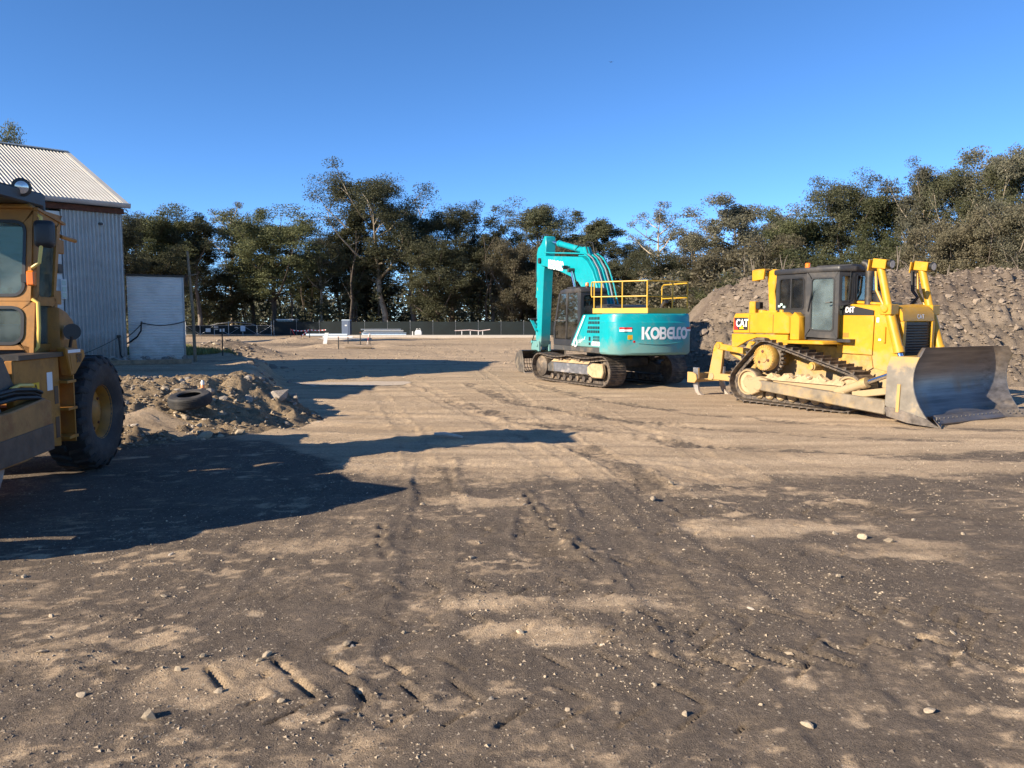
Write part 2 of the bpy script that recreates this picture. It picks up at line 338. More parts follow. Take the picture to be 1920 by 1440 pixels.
RUTS = [([(-.75, 2.4), (-.62, 5.0), (-.95, 9.0), (-1.9, 14.0), (-3.6, 21.0), (-7.0, 32.0)], .19, .012), ([(1.15, 2.4), (1.2, 5.0), (.85, 9.0), (-.1, 14.0), (-1.9, 21.0), (-5.2, 32.0)], .19, .012),
        ([(2.4, 2.4), (2.1, 5.5), (1.5, 9.5), (.9, 14.0), (.2, 21.0), (-1.5, 33.0)], .17, .011), ([(4.2, 2.6), (3.9, 5.5), (3.2, 9.5), (2.5, 14.0), (1.5, 20.0)], .17, .011), ([(-2.6, 2.4), (-2.3, 5.5), (-2.4, 9.0), (-3.0, 13.0)], .17, .008),
        ([(8.0, 6.0), (5.0, 7.6), (2.6, 9.6), (.8, 12.6), (-1.2, 17.5), (-4.0, 26.0)], .2, .014), ([(9.5, 7.4), (6.4, 9.0), (4.2, 11.0), (2.4, 14.2), (.6, 19.0)], .2, .014)]
def poly_uv(x, y, P):
    best = np.full(np.shape(x), 1e9); U = np.zeros(np.shape(x)); Vv = np.zeros(np.shape(x)); acc = 0
    for (ax, ay), (bx, by) in zip(P[:-1], P[1:]):
        ex, ey = bx - ax, by - ay; L = math.hypot(ex, ey); ex /= L; ey /= L
        t = np.clip((x - ax) * ex + (y - ay) * ey, 0, L); d = np.hypot(x - ax - t * ex, y - ay - t * ey)
        m = d < best; best = np.where(m, d, best); U = np.where(m, acc + t, U); Vv = np.where(m, (x - ax) * ey - (y - ay) * ex, Vv); acc += L
    return best, U, Vv, acc

def base_h(x, y):
    """smooth terrain used to stand things on"""
    sd = plat_sd(x, y)
    z = .66 * sstep(0, 1, (sd + .2 + .45 * fbm(x * .7, y * .7, 3, 3)) / (1.0 + 1.1 * sstep(17.5, 14, y))) + .10 * sstep(2, 8, sd)
    z = z + .05 * fbm(x * .12, y * .12, 8, 2) * sstep(4, 12, y)
    z = z - .012 * np.clip(y - 30, 0, 12)*0
    # small bank of earth beyond the shed
    z = z + .95 * np.exp(-(((x + 15.6) / 2.6) ** 2 + ((y - 42.0) / 2.0) ** 2))
    return z

def dark_mask(x, y):
    yb = 9.75 + .55 * fbm(x * .5, y * .3, 21, 3) + np.where(x < -1.2, np.clip((-1.2 - x) * 1.1, 0, 3.4), 0) + np.where(x > 3.5, np.clip((x - 3.5) * .10, 0, .9), 0)
    d = 1 - sstep(-.55, .35, y - yb + .3 * fbm(x * 1.6, y * 1.6, 5, 3))
    # pale sandy patches worn through the dark topsoil
    p = .40 * fbm(x * .7 + 3, y * 1.1, 31, 3) + .60 * fbm(x * 3.0, y * 4.4, 37, 4) + .75 * fbm(x * 9, y * 13, 39, 3)
    th = .29 - .12 * sstep(2.5, -2.5, x) * sstep(7.5, 5, y)
    d = d * (1 - .26 * sstep(-.5, .6, fbm(x * 1.3, y * 1.9, 33, 4))) * (1 - .85 * sstep(th, th + .45, p))
    for cx, cy, rx, ry, a in ((-.55, 8.55, .55, .35, .95), (2.6, 7.4, .9, .45, .9), (3.4, 6.8, .7, .3, .7), (-2.0, 6.9, .7, .3, .55), (2.4, 9.0, 1.2, .3, .6), (.2, 4.9, .45, .22, .8), (-.25, 5.4, .5, .25, .7), (.8, 5.4, .35, .2, .7), (4.6, 5.2, .5, .2, .6), (-1.6, 4.2, .55, .3, .7)):
        q = ((x - cx) / rx) ** 2 + ((y - cy) / ry) ** 2 + 1.1 * fbm(x * 3, y * 4, 41, 3)
        d = d * (1 - a * (1 - sstep(.2, 1.3, q)))
    # dark soil dragged out over the pale ground
    for cx, cy, rx, ry, a in ((-.95, 10.2, .42, 1.3, .5), (1.75, 9.9, .35, 1.0, .6), (7.6, 11.4, 2.2, .5, .85), (8.3, 9.8, 2.6, .6, .85), (5.0, 9.5, 1.6, .4, .6), (9.6, 13.0, 1.4, .4, .5)):
        q = ((x - cx) / rx) ** 2 + ((y - cy) / ry) ** 2 + 1.2 * fbm(x * 2.2, y * 3.2, 43, 3)
        d = np.maximum(d, a * (1 - sstep(.1, 1.2, q)))
    for P, hw, pit, dep in CRAWL[:3] + CRAWL[8:]:
        b, U, Vv, L = poly_uv(x, y, P); e = sstep(hw * 1.15, hw * .6, np.abs(b)) * sstep(0, .8, U) * sstep(L, L - .8, U)
        d = np.maximum(d, .75 * e * sstep(.25, .75, vnoise(x * 2.1, y * 2.1, 44) * .6 + vnoise(x * 8, y * 8, 45) * .5))
    for P, w_, dep in RUTS:
        b, U, Vv, L = poly_uv(x, y, P); f = sstep(0, 1.2, U) * sstep(L, L - 2.5, U)
        d = d + f * (.30 * np.exp(-((b - w_ * 1.2) / .09) ** 2) * vnoise(x * 3, y * 3, 46) - .16 * np.exp(-(b / w_) ** 4) * vnoise(x * 1.1, y * 1.1, 47))
    return np.clip(d, 0, 1)

def worley_sub(x, y, seed, m):
    c = np.zeros(np.shape(x)); h = np.zeros(np.shape(x))
    if m.any(): c[m], h[m] = worley(x[m], y[m], seed)
    return c, h
def ground_h(x, y):
    z = base_h(x, y); sd = plat_sd(x, y); near = sstep(26, 7, y)
    z = z + .020 * fbm(x * .9, y * 1.1, 12, 4) + near * (.010 * fbm(x * 6, y * 6, 14, 3) + .006 * fbm(x * 17, y * 17, 15, 2))
    # crumbly clods in patches
    cl, hid = worley_sub(x * 11, y * 11, 4, y < 27); pm = sstep(.1, .55, fbm(x * .8, y * 1.0, 51, 3) + .12)
    z = z + near * pm * .022 * np.sqrt(cl) * hid
    cl2, hid2 = worley_sub(x * 24, y * 24, 6, y < 13.5); z = z + sstep(13, 4, y) * .009 * np.sqrt(cl2) * hid2 * (.25 + pm)
    # vehicles' ruts
    for (y0, sl, cv, hw, x0, x1, pit, hd, dep) in LUGS:
        v = y - (y0 + sl * x + cv * x * x); inb = (np.abs(v) < hw) & (x > x0) & (x < x1)
        u = x + hd * .85 * np.abs(v) + .02 * fbm(x * 4, y * 4, 61, 2)
        k = np.floor(u / pit); ph = (u / pit - k - .5) * pit
        g = 1.7 * np.exp(-(ph / .016) ** 2) * (_h(k, np.sign(v) + 3, 71) > .22) * (.4 + .6 * _h(k, np.sign(v) + 7, 72)) * sstep(0, .05, np.abs(v)) * sstep(hw, hw - .05, np.abs(v))
        g = g - .35 * np.exp(-((ph - .05) / .03) ** 2) * sstep(hw, hw - .05, np.abs(v))
        z = z - np.where(inb, 1.3 * dep * g * (.25 + 1.0 * vnoise(x * 1.1, y * 1.7, 73)), 0)
    for P, hw, pit, dep in CRAWL:
        b, U, Vv, L = poly_uv(x, y, P); e = sstep(hw, hw * .8, np.abs(b)) * sstep(0, .5, U) * sstep(L, L - .5, U)
        wv = .5 + .5 * np.cos(2 * np.pi * (U + .05 * fbm(x * 3, y * 3, 77, 2)) / pit)
        z = z + e * dep * (wv ** 2 - .55) * (.4 + 1.0 * vnoise(x * 2.3, y * 2.3, 79)) + dep * .7 * np.exp(-((np.abs(b) - hw) / .06) ** 2) * sstep(0, .5, U) * sstep(L, L - .5, U) * vnoise(x * 6, y * 6, 80)
    # long shallow wheel lines sweeping across the yard
    w = y + .30 * x - .012 * x * x
    st = fbm(w * 2.2 + .2 * fbm(x * .3, y * .3, 90, 2), x * .05, 91, 4)
    z = z + sstep(8.5, 11, y) * sstep(40, 24, y) * .05 * st
    # worn wheel paths running off into the distance
    for P, w_, dep in RUTS:
        b, U, Vv, L = poly_uv(x, y, P); f = sstep(0, 1.2, U) * sstep(L, L - 2.5, U); nz = vnoise(x * 1.3, y * 1.3, 87)
        z = z + f * (-dep * np.exp(-(b / w_) ** 4) * (.4 + nz) + dep * .9 * np.exp(-((b - w_ * 1.25) / .05) ** 2) * (vnoise(x * 5, y * 5, 88) > .35) * vnoise(x * 9, y * 9, 89) * 1.5)
        z = z - f * .35 * dep * np.exp(-(b / w_) ** 4) * (.5 + .5 * np.cos(2 * np.pi * (U + .5 * Vv) / .14)) * (nz > .45)
    # broken edge of the raised pad
    edge = np.exp(-((sd - .5) / .8) ** 2)
    c3, h3 = worley_sub(x * 3.2, y * 3.2, 8, np.abs(sd - .5) < 2.2); z = z + edge * (.16 * fbm(x * 1.6, y * 1.6, 95, 4) + .10 * np.sqrt(c3) * h3) * sstep(45, 30, y)
    # far rough soil
    far = sstep(30, 40, y)
    c4, h4 = worley_sub(x * 1.3, y * 1.3, 9, y > 29); z = z + far * (.06 * fbm(x * .5, y * .5, 97, 4) + .10 * np.sqrt(c4) * h4 * sstep(.0, .5, fbm(x * .15, y * .25, 98, 3)))
    # small banks around the diggings
    for cx, cy, rx, ry, h in ((-18.6, 68, 3.2, 1.6, .55), (-13.2, 56, 2.2, .7, .4), (-21, 73, 2.5, 1.2, .35), (-9.6, 56.5, 1.8, .5, .3), (9, 64, 4, 1.2, .5)):
        z = z + h * np.exp(-(((x - cx) / rx) ** 2 + ((y - cy) / ry) ** 2)) * (1 + .5 * fbm(x * 1.2, y * 1.2, 99, 3))
    return z

def gz(x, y): return float(base_h(np.array([float(x)]), np.array([float(y)]))[0])
def gzf(x, y): return float(ground_h(np.array([float(x)]), np.array([float(y)]))[0])

def grow(start, step0, k, end):
    a = [start]; 
    while a[-1] < end: a.append(a[-1] + max(step0, k * a[-1]))
    return np.array(a)

def grid_mesh(name, xs, ys, zf, attrs=None):
    X, Y = np.meshgrid(xs, ys); x = X.ravel(); y = Y.ravel(); z = zf(x, y)
    nx, ny = len(xs), len(ys); n = nx * ny
    me = bpy.data.meshes.new(name); me.vertices.add(n)
    me.vertices.foreach_set('co', np.stack([x, y, z], 1).astype(np.float32).ravel())
    i = np.arange(nx - 1)[None, :] + nx * np.arange(ny - 1)[:, None]; i = i.ravel()
    f = np.stack([i, i + 1, i + 1 + nx, i + nx], 1); nf = len(f)
    me.loops.add(nf * 4); me.loops.foreach_set('vertex_index', f.ravel().astype(np.int32))
    me.polygons.add(nf); me.polygons.foreach_set('loop_start', np.arange(0, nf * 4, 4, dtype=np.int32)); me.polygons.foreach_set('use_smooth', np.ones(nf, bool))
    me.update(calc_edges=True)
    for k, fn in (attrs or {}).items():
        at = me.attributes.new(k, 'FLOAT', 'POINT'); at.data.foreach_set('value', np.asarray(fn(x, y, z), np.float32))
    return me

def soil_material(name, tan, tan2, dark, bump=.5, pebbles=True):
    m = bpy.data.materials.new(name); m.use_nodes = True; t = m.node_tree; N = t.nodes; L = t.links; bs = N['Principled BSDF']
    bs.inputs['Roughness'].default_value = .95; bs.inputs['Specular IOR Level'].default_value = .15
    tc = N.new('ShaderNodeTexCoord')
    def noise(s, d=6, r=.6, vec=None):
        n = N.new('ShaderNodeTexNoise'); n.inputs['Scale'].default_value = s; n.inputs['Detail'].default_value = d; n.inputs['Roughness'].default_value = r
        L.new(vec or tc.outputs['Object'], n.inputs['Vector']); return n.outputs['Fac']
    def rng(v, a, b, c, d):
        r = N.new('ShaderNodeMapRange'); r.inputs[1].default_value = a; r.inputs[2].default_value = b; r.inputs[3].default_value = c; r.inputs[4].default_value = d; L.new(v, r.inputs['Value']); return r.outputs[0]
    def mixc(f, a, b, mode='MIX'):
        x = N.new('ShaderNodeMix'); x.data_type = 'RGBA'; x.blend_type = mode
        (L.new(f, x.inputs[0]) if not isinstance(f, (int, float)) else setattr(x.inputs[0], 'default_value', f))
        for s, v in ((6, a), (7, b)):
            if isinstance(v, tuple): x.inputs[s].default_value = (*v, 1)
            else: L.new(v, x.inputs[s])
        return x.outputs[2]
    at = N.new('ShaderNodeAttribute'); at.attribute_name = 'soil'
    mp = N.new('ShaderNodeMapping'); mp.inputs['Rotation'].default_value = (0, 0, R(-16)); mp.inputs['Scale'].default_value = (.12, 1.1, 1); L.new(tc.outputs['Object'], mp.inputs['Vector'])
    big = noise(.35, 5); streak = noise(1.6, 6, .65, mp.outputs[0]); mid = noise(2.6, 8, .68); fine = noise(28, 5, .7); grit = noise(110, 3, .7)
    tanc = mixc(rng(mid, .35, .68, 0, 1), tan, tan2)
    tanc = mixc(rng(streak, .40, .60, .75, 0), tanc, tuple(c * .62 for c in tan2))
    tanc = mixc(rng(big, .38, .62, .35, 0), tanc, tuple(c * .75 for c in tan))
    ad = N.new('ShaderNodeMath'); ad.operation = 'ADD'; L.new(at.outputs['Fac'], ad.inputs[0]); L.new(rng(noise(3.6, 12, .82), .32, .68, -.5, .5), ad.inputs[1])
    ad2 = N.new('ShaderNodeMath'); ad2.operation = 'ADD'; L.new(ad.outputs[0], ad2.inputs[0]); L.new(rng(grit, .25, .75, -.25, .25), ad2.inputs[1])
    darkc = mixc(rng(mid, .35, .7, 0, .75), dark, tuple(c * 1.55 for c in dark))
    c = mixc(rng(ad2.outputs[0], .18, .82, 0, 1), tanc, darkc)
    c = mixc(1.0, c, rng(grit, .3, .7, .62, 1.36), 'MULTIPLY'); c = mixc(1.0, c, rng(fine, .3, .7, .75, 1.22), 'MULTIPLY')
    if pebbles:
        vo = N.new('ShaderNodeTexVoronoi'); vo.inputs['Scale'].default_value = 38; L.new(tc.outputs['Object'], vo.inputs['Vector'])
        wn = N.new('ShaderNodeSeparateColor'); L.new(vo.outputs['Color'], wn.inputs[0])
        a = N.new('ShaderNodeMath'); a.operation = 'MULTIPLY'; L.new(rng(vo.outputs['Distance'], .18, .34, 1, 0), a.inputs[0]); L.new(rng(wn.outputs[0], .86, .88, 0, .75), a.inputs[1])
        c = mixc(a.outputs[0], c, (.50, .42, .32))
    L.new(c, bs.inputs['Base Color'])
    s = N.new('ShaderNodeMath'); s.operation = 'MULTIPLY_ADD'; L.new(noise(11, 10, .78), s.inputs[0]); s.inputs[1].default_value = 1.6; L.new(grit, s.inputs[2])
    s2 = N.new('ShaderNodeMath'); s2.operation = 'MULTIPLY_ADD'; L.new(mid, s2.inputs[0]); s2.inputs[1].default_value = .6; L.new(s.outputs[0], s2.inputs[2])
    vb = N.new('ShaderNodeTexVoronoi'); vb.inputs['Scale'].default_value = 55; L.new(tc.outputs['Object'], vb.inputs['Vector'])
    s3 = N.new('ShaderNodeMath'); s3.operation = 'MULTIPLY_ADD'; L.new(vb.outputs['Distance'], s3.inputs[0]); s3.inputs[1].default_value = -.12; L.new(s2.outputs[0], s3.inputs[2])
    bp = N.new('ShaderNodeBump'); bp.inputs['Strength'].default_value = bump; bp.inputs['Distance'].default_value = .035; L.new(s3.outputs[0], bp.inputs['Height']); L.new(bp.outputs[0], bs.inputs['Normal'])
    return m

MAT['ground'] = soil_material('yard_soil', (.54, .41, .28), (.46, .34, .225), (.112, .089, .070), .6)
MAT['spoil'] = soil_material('spoil_soil', (.25, .20, .155), (.20, .158, .12), (.115, .09, .072), .7, False)
MAT['rubble'] = soil_material('rubble_soil', (.36, .265, .165), (.27, .20, .13), (.085, .07, .058), .7, True)

xp = grow(3.4, .023, .03, 600); xs = np.concatenate([-xp[::-1], np.arange(-3.4 + .023, 3.4, .023), xp])
ys = np.concatenate([[-60, -30, -12, -5, 0, 1.6], grow(2.6, .019, .0065, 40), grow(40.4, .4, .013, 900)])
ys = np.unique(ys)
me = grid_mesh('ground', xs, ys, ground_h, {'soil': lambda x, y, z: np.clip(dark_mask(x, y) + .55 * sstep(.0, .7, fbm(x * .25, y * .5, 101, 3)) * sstep(12.5, 14, y) * sstep(0, 1.5, plat_sd(x, y)) + .35 * sstep(34, 50, y) * sstep(.1, .6, fbm(x * .06, y * .16, 103, 3) + .1) + .45 * sstep(100, 108, y) + .6 * np.exp(-(((x + 14.5) / 6.5) ** 2 + ((y - 62) / 7) ** 2)) + .65 * np.exp(-(((x + 15.6) / 3.0) ** 2 + ((y - 41.5) / 2.4) ** 2)) + .5 * np.exp(-((y - 96) / 5) ** 2), 0, 1)})
me.materials.append(MAT['ground'])
ground = link(bpy.data.objects.new('ground', me)); ground['kind'] = 'structure'

# ------------------------------------------------------------------ rocks
def rock_mesh(seed, sub=1):
    rg = random.Random(seed); bm = bmesh.new(); bmesh.ops.create_icosphere(bm, subdivisions=sub, radius=1.0)
    ax = (rg.uniform(.75, 1.2), rg.uniform(.6, 1.0), rg.uniform(.45, .8))
    cuts = [(Vector((rg.uniform(-1, 1), rg.uniform(-1, 1), rg.uniform(-1, 1))).normalized(), rg.uniform(.55, .85)) for _ in range(7)]
    for v in bm.verts:
        for n, d in cuts:
            k = v.co.dot(n)
            if k > d: v.co -= n * (k - d)
        v.co *= rg.uniform(.9, 1.08); v.co.x *= ax[0]; v.co.y *= ax[1]; v.co.z *= ax[2]
    me = bpy.data.meshes.new('rock'); bm.to_mesh(me); bm.free(); return me
ROCKS = {}
for mk in ('tan_rock', 'grey_rock', 'spoil_rock'):
    ROCKS[mk] = []
    for i in range(7):
        r_ = rock_mesh(100 + i, 1 if i % 3 else 2); r_.materials.append(MAT[mk]); ROCKS[mk].append(r_)
def put_rock(name, mk, parent, loc, s, rg):
    o = bpy.data.objects.new(name, rg.choice(ROCKS[mk])); link(o, parent); o.location = loc; o.scale = (s * rg.uniform(.8, 1.25), s * rg.uniform(.8, 1.2), s * rg.uniform(.7, 1.1)); o.rotation_euler = (rg.uniform(-.5, .5), rg.uniform(-.5, .5), rg.uniform(0, 6.28)); return o

def stone_soup(name, pts, sizes, m, parent, seed, tetra=False):
    """many small stones as one part"""
    rg = np.random.RandomState(seed); n = len(pts)
    if tetra:
        base = np.array([(1, 0, -.3), (-.5, .87, -.3), (-.5, -.87, -.3), (.15, .1, .55)], float); fc = np.array([(0, 1, 3), (1, 2, 3), (2, 0, 3)])
    else: base = np.array([(1, 0, 0), (-1, 0, 0), (0, 1, 0), (0, -1, 0), (0, 0, .8), (0, 0, -.6)], float)
    if not tetra: fc = np.array([(0, 2, 4), (2, 1, 4), (1, 3, 4), (3, 0, 4), (2, 0, 5), (1, 2, 5), (3, 1, 5), (0, 3, 5)])
    vv = base[None] * (1 + .5 * (rg.rand(n, len(base), 1) - .5)) + .35 * (rg.rand(n, len(base), 3) - .5)
    a = rg.rand(n) * 6.283; c, s = np.cos(a)[:, None], np.sin(a)[:, None]
    x = vv[:, :, 0] * c - vv[:, :, 1] * s; y = vv[:, :, 0] * s + vv[:, :, 1] * c
    vv = np.stack([x, y, vv[:, :, 2] * (.5 + .4 * rg.rand(n, 1))], 2) * sizes[:, None, None] + pts[:, None, :]
    ff = (fc[None] + len(base) * np.arange(n)[:, None, None]).reshape(-1, 3)
    return np_mesh(name, vv.reshape(-1, 3), ff, m, parent)
def np_mesh(name, v, f, m, parent=None, smooth=False):
    me = bpy.data.meshes.new(name); me.vertices.add(len(v)); me.vertices.foreach_set('co', v.astype(np.float32).ravel()); k = f.shape[1]; nf = len(f)
    me.loops.add(nf * k); me.loops.foreach_set('vertex_index', f.astype(np.int32).ravel()); me.polygons.add(nf); me.polygons.foreach_set('loop_start', np.arange(0, nf * k, k, dtype=np.int32))
    me.polygons.foreach_set('use_smooth', np.full(nf, smooth)); me.update(calc_edges=True)
    me.materials.append(m); return link(bpy.data.objects.new(name, me), parent)

rg = random.Random(4); nr = np.random.RandomState(4)
MAT['gravel'] = mat('gravel', (.27, .215, .155), .9, var=.45, scale=3.5)
# fine gravel lying on the yard, near the camera
n = 42000; yy = 2.8 + 21 * nr.rand(n) ** 2.2; xx = (nr.rand(n) - .5) * 1.5 * yy
keep = fbm(xx * .9, yy * 1.1, 51, 3) + .8 * nr.rand(n) > .35; xx = xx[keep]; yy = yy[keep]
sz = (.004 + .012 * nr.rand(len(xx)) ** 3) * (1 + .045 * (yy - 3))
st = stone_soup('loose_gravel', np.stack([xx, yy, ground_h(xx, yy) + sz * .2], 1), sz, MAT['gravel'], ground, 5, True); st['kind'] = 'stuff'
n = 34000; yy = 2.8 + 8 * nr.rand(n) ** 1.5; xx = (nr.rand(n) - .5) * 1.5 * yy
keep = (fbm(xx * .8, yy * 1.0, 51, 3) + .9 * nr.rand(n) > .3) & (dark_mask(xx, yy) > .35); xx = xx[keep]; yy = yy[keep]
sz = .004 + .012 * nr.rand(len(xx)) ** 4
MAT['dark_crumb'] = mat('dark_crumb', (.12, .096, .076), .95, var=.4, scale=14)
st = stone_soup('soil_crumbs', np.stack([xx, yy, ground_h(xx, yy) + sz * .15], 1), sz, MAT['dark_crumb'], ground, 15, True); st['kind'] = 'stuff'
# stones one can pick out on the yard
for (px, py, s) in ((-1.87, 3.81, .055), (-1.62, 4.1, .035), (-2.35, 4.05, .033), (-1.95, 4.35, .032), (-1.25, 4.0, .03), (-.85, 4.15, .026), (-1.05, 4.75, .032), (-2.6, 5.6, .035), (-1.5, 4.55, .03), (.05, 4.9, .03), (-.35, 6.5, .035), (-.3, 6.9, .03), (1.7, 4.6, .03), (2.2, 3.9, .03), (1.5, 3.75, .03), (2.9, 4.9, .03), (3.3, 7.1, .07), (3.5, 7.0, .05), (3.1, 7.25, .045), (4.6, 5.9, .05), (4.8, 5.8, .04), (5.4, 7.9, .06), (1.95, 9.3, .05), (1.6, 8.6, .04), (-1.0, 8.4, .05), (-3.2, 5.2, .03), (-3.9, 6.0, .035), (.9, 3.85, .025), (.5, 4.3, .025), (-2.9, 4.6, .03)):
    put_rock('stone', 'tan_rock', ground, (px, py, gzf(px, py) + s * .15), s, rg)
for k in range(45):
    py = rg.uniform(3.2, 9); px = rg.uniform(-.65, .65) * py; s = rg.uniform(.014, .03)
    put_rock('stone', rg.choice(['tan_rock', 'tan_rock', 'grey_rock']), ground, (px, py, gzf(px, py) + s * .1), s, rg)

# ------------------------------------------------------------------ rubble mound with the tyre
def rubble_h(x, y):
    sd = plat_sd(x, y); z = base_h(x, y)
    m = np.exp(-(((x + 6.9) / 2.7) ** 2 + ((y - 14.6) / 2.3) ** 2)) + .8 * np.exp(-(((x + 5.3) / 1.1) ** 2 + ((y - 16.3) / 1.7) ** 2))
    m = np.clip(m, 0, 1.0)
    dome = .10 * m + .06 * np.exp(-(((x + 5.5) / 1.0) ** 2 + ((y - 15.6) / 1.1) ** 2)) - .22 * np.exp(-(((x + 6.2) / .55) ** 2 + ((y - 13.6) / .5) ** 2))
    r1, h1 = worley(x * 2.6, y * 2.6, 11); r2, h2 = worley(x * 6.5, y * 6.5, 12); r3, h3 = worley(x * 15, y * 15, 13)
    rough = .15 * np.sqrt(r1) * h1 + .11 * np.sqrt(r2) * h2 + .05 * np.sqrt(r3) * h3 + .10 * fbm(x * 1.5, y * 1.5, 15, 4)
    e = sstep(-.9, .1, sd) * sstep(.06, .3, m)
    return z + e * (dome + rough) - .10 * (1 - e)
me = grid_mesh('rubble_mound', np.arange(-10.6, -3.4, .045), np.arange(11.3, 21.5, .045), rubble_h, {'soil': lambda x, y, z: .55 * sstep(.2, .7, fbm(x * .8, y * .8, 18, 3) + .1) + .25 * sstep(.35, .0, z)})
me.materials.append(MAT['rubble'])
mound = link(bpy.data.objects.new('rubble_mound', me)); tag(mound, 'low mound of pale broken rubble and earth with a tyre on it', 'mound')
def rub(x, y): return float(rubble_h(np.array([x]), np.array([y]))[0])
rg = random.Random(9)
for k in range(190):
    x = rg.gauss(-6.6, 1.5); y = rg.gauss(13.9, 1.1)
    if x < -10 or x > -3.9 or y < 12.1 or y > 18: continue
    s = rg.choice([rg.uniform(.04, .08), rg.uniform(.05, .11), rg.uniform(.08, .16)]) * .8
    put_rock('rock', rg.choice(['tan_rock', 'tan_rock', 'grey_rock']), mound, (x, y, rub(x, y) + s * .1), s, rg)
for (x, y, s) in ((-4.9, 15.9, .26), (-5.3, 15.4, .22), (-4.75, 16.7, .2), (-5.9, 14.9, .17), (-6.55, 12.35, .2), (-5.1, 17.4, .2), (-5.6, 16.2, .16)):
    put_rock('rock', 'grey_rock', mound, (x, y, rub(x, y) + s * .1), s, rg)
nr = np.random.RandomState(8); n = 3200; xx = -6.7 + 1.7 * nr.randn(n); yy = 14.1 + 1.5 * nr.randn(n); k = (plat_sd(xx, yy) > -.5) & (xx > -10.4) & (xx < -3.7) & (yy < 20); xx = xx[k]; yy = yy[k]
sz = .012 + .035 * nr.rand(len(xx)) ** 2
st = stone_soup('small_rubble', np.stack([xx, yy, rubble_h(xx, yy) + sz * .25], 1), sz, MAT['tan_rock'], mound, 6); st['kind'] = 'stuff'

# clods spilled along the broken edge of the raised pad
rg = random.Random(23); EDGE = [(-4.5, 16.0), (-5.3, 18.3), (-6.3, 21.0), (-8.2, 26.5), (-11.0, 31.5)]
for k in range(110):
    i = rg.randrange(4); t = rg.random(); ax, ay = EDGE[i]; bx, by = EDGE[i + 1]; x = ax + (bx - ax) * t + rg.gauss(-.35, .35); y = ay + (by - ay) * t + rg.gauss(0, .2); s = rg.uniform(.04, .13)
    put_rock('clod', rg.choice(['spoil_rock', 'grey_rock']), ground, (x, y, gzf(x, y) + s * .1), s, rg)
# ------------------------------------------------------------------ spoil heap behind the bulldozer
def heap_env(x, y):
    # ridge line runs left to right, falling away at the left end
    cr = 3.75 + .25 * fbm(x * .25, x * 0 + 3, 7, 3)
    left = sstep(4.6, 11.2, x - .38 * np.clip(30.5 - y, 0, 9)) ** .8
    prof = np.clip(1 - np.abs(y - (30.5 + .05 * (x - 15))) / 7.6, 0, 1)
    prof = np.where(y > 30.5 + .05 * (x - 15), np.clip(1 - (y - (30.5 + .05 * (x - 15))) / 9.0, 0, 1), prof)
    h = cr * np.minimum(left * 1.02, 1) * sstep(0, 1, prof ** .9) 
    toe = .9 * np.exp(-(((x - 6.6) / 1.9) ** 2 + ((y - 28.2) / 1.5) ** 2)) + .5 * np.exp(-(((x - 10) / 3) ** 2 + ((y - 24.2) / 1.0) ** 2)) + 1.3 * np.exp(-(((x - 8.6) / 1.6) ** 2 + ((y - 34) / 2.2) ** 2))
    return h + toe * .9
def heap_h(x, y):
    e = heap_env(x, y); k = sstep(.02, .5, e)
    r1, h1 = worley(x * 1.1, y * 1.1, 21); r2, h2 = worley(x * 2.7, y * 2.7, 22); r3, h3 = worley(x * 6, y * 6, 23)
    rough = .30 * fbm(x * .55, y * .55, 25, 4) + .24 * np.sqrt(r1) * h1 + .26 * np.sqrt(r2) * h2 + .20 * np.sqrt(r3) * h3
    return e + k * rough - .15 * (1 - k) - .12
me = grid_mesh('spoil_heap', np.concatenate([np.arange(3.6, 22, .075), np.arange(22, 40, .16)]), np.concatenate([np.arange(21.8, 32, .07), np.arange(32, 41, .2)]), heap_h, {'soil': lambda x, y, z: .75 * sstep(-.1, .6, fbm(x * .35, y * .5, 28, 4)) + .2 * sstep(1, 3.5, z) - .5 * sstep(1.0, .3, z)})
me.materials.append(MAT['spoil'])
heap = link(bpy.data.objects.new('spoil_heap', me)); tag(heap, 'big grey brown heap of rocky excavated soil behind the yellow bulldozer', 'heap')
def hp(x, y): return float(heap_h(np.array([x]), np.array([y]))[0])
rg = random.Random(12); cnt = 0
while cnt < 240:
    x = rg.uniform(6.5, 23); y = rg.uniform(23, 31.5)
    if heap_env(np.array([x]), np.array([y]))[0] < .35: continue
    s = rg.choice([rg.uniform(.06, .11), rg.uniform(.07, .13), rg.uniform(.10, .19)])
    put_rock('rock', 'spoil_rock', heap, (x, y, hp(x, y) + s * .15), s, rg); cnt += 1
nr = np.random.RandomState(18); n = 9000; xx = nr.uniform(5, 25, n); yy = nr.uniform(22.5, 32, n); k = heap_env(xx, yy) > .2; xx = xx[k]; yy = yy[k]
sz = .03 + .07 * nr.rand(len(xx)) ** 2.2
st = stone_soup('small_clods', np.stack([xx, yy, heap_h(xx, yy) + sz * .2], 1), sz, MAT['spoil_rock'], heap, 7); st['kind'] = 'stuff'
# pale rubble just visible past the end of the excavator
pr = thing('concrete_rubble', 'small pile of pale broken concrete at the left foot of the heap', 'rubble', (8.4, 36.4, .9))
rg = random.Random(3)
for k in range(46):
    a = rg.uniform(0, 6.28); d = rg.uniform(0, 1.2) ; put_rock('chunk', 'tan_rock', pr, (d * math.cos(a), d * .6 * math.sin(a), .9 * (1 - d / 1.3) * rg.uniform(.4, 1)), rg.uniform(.12, .24), rg)
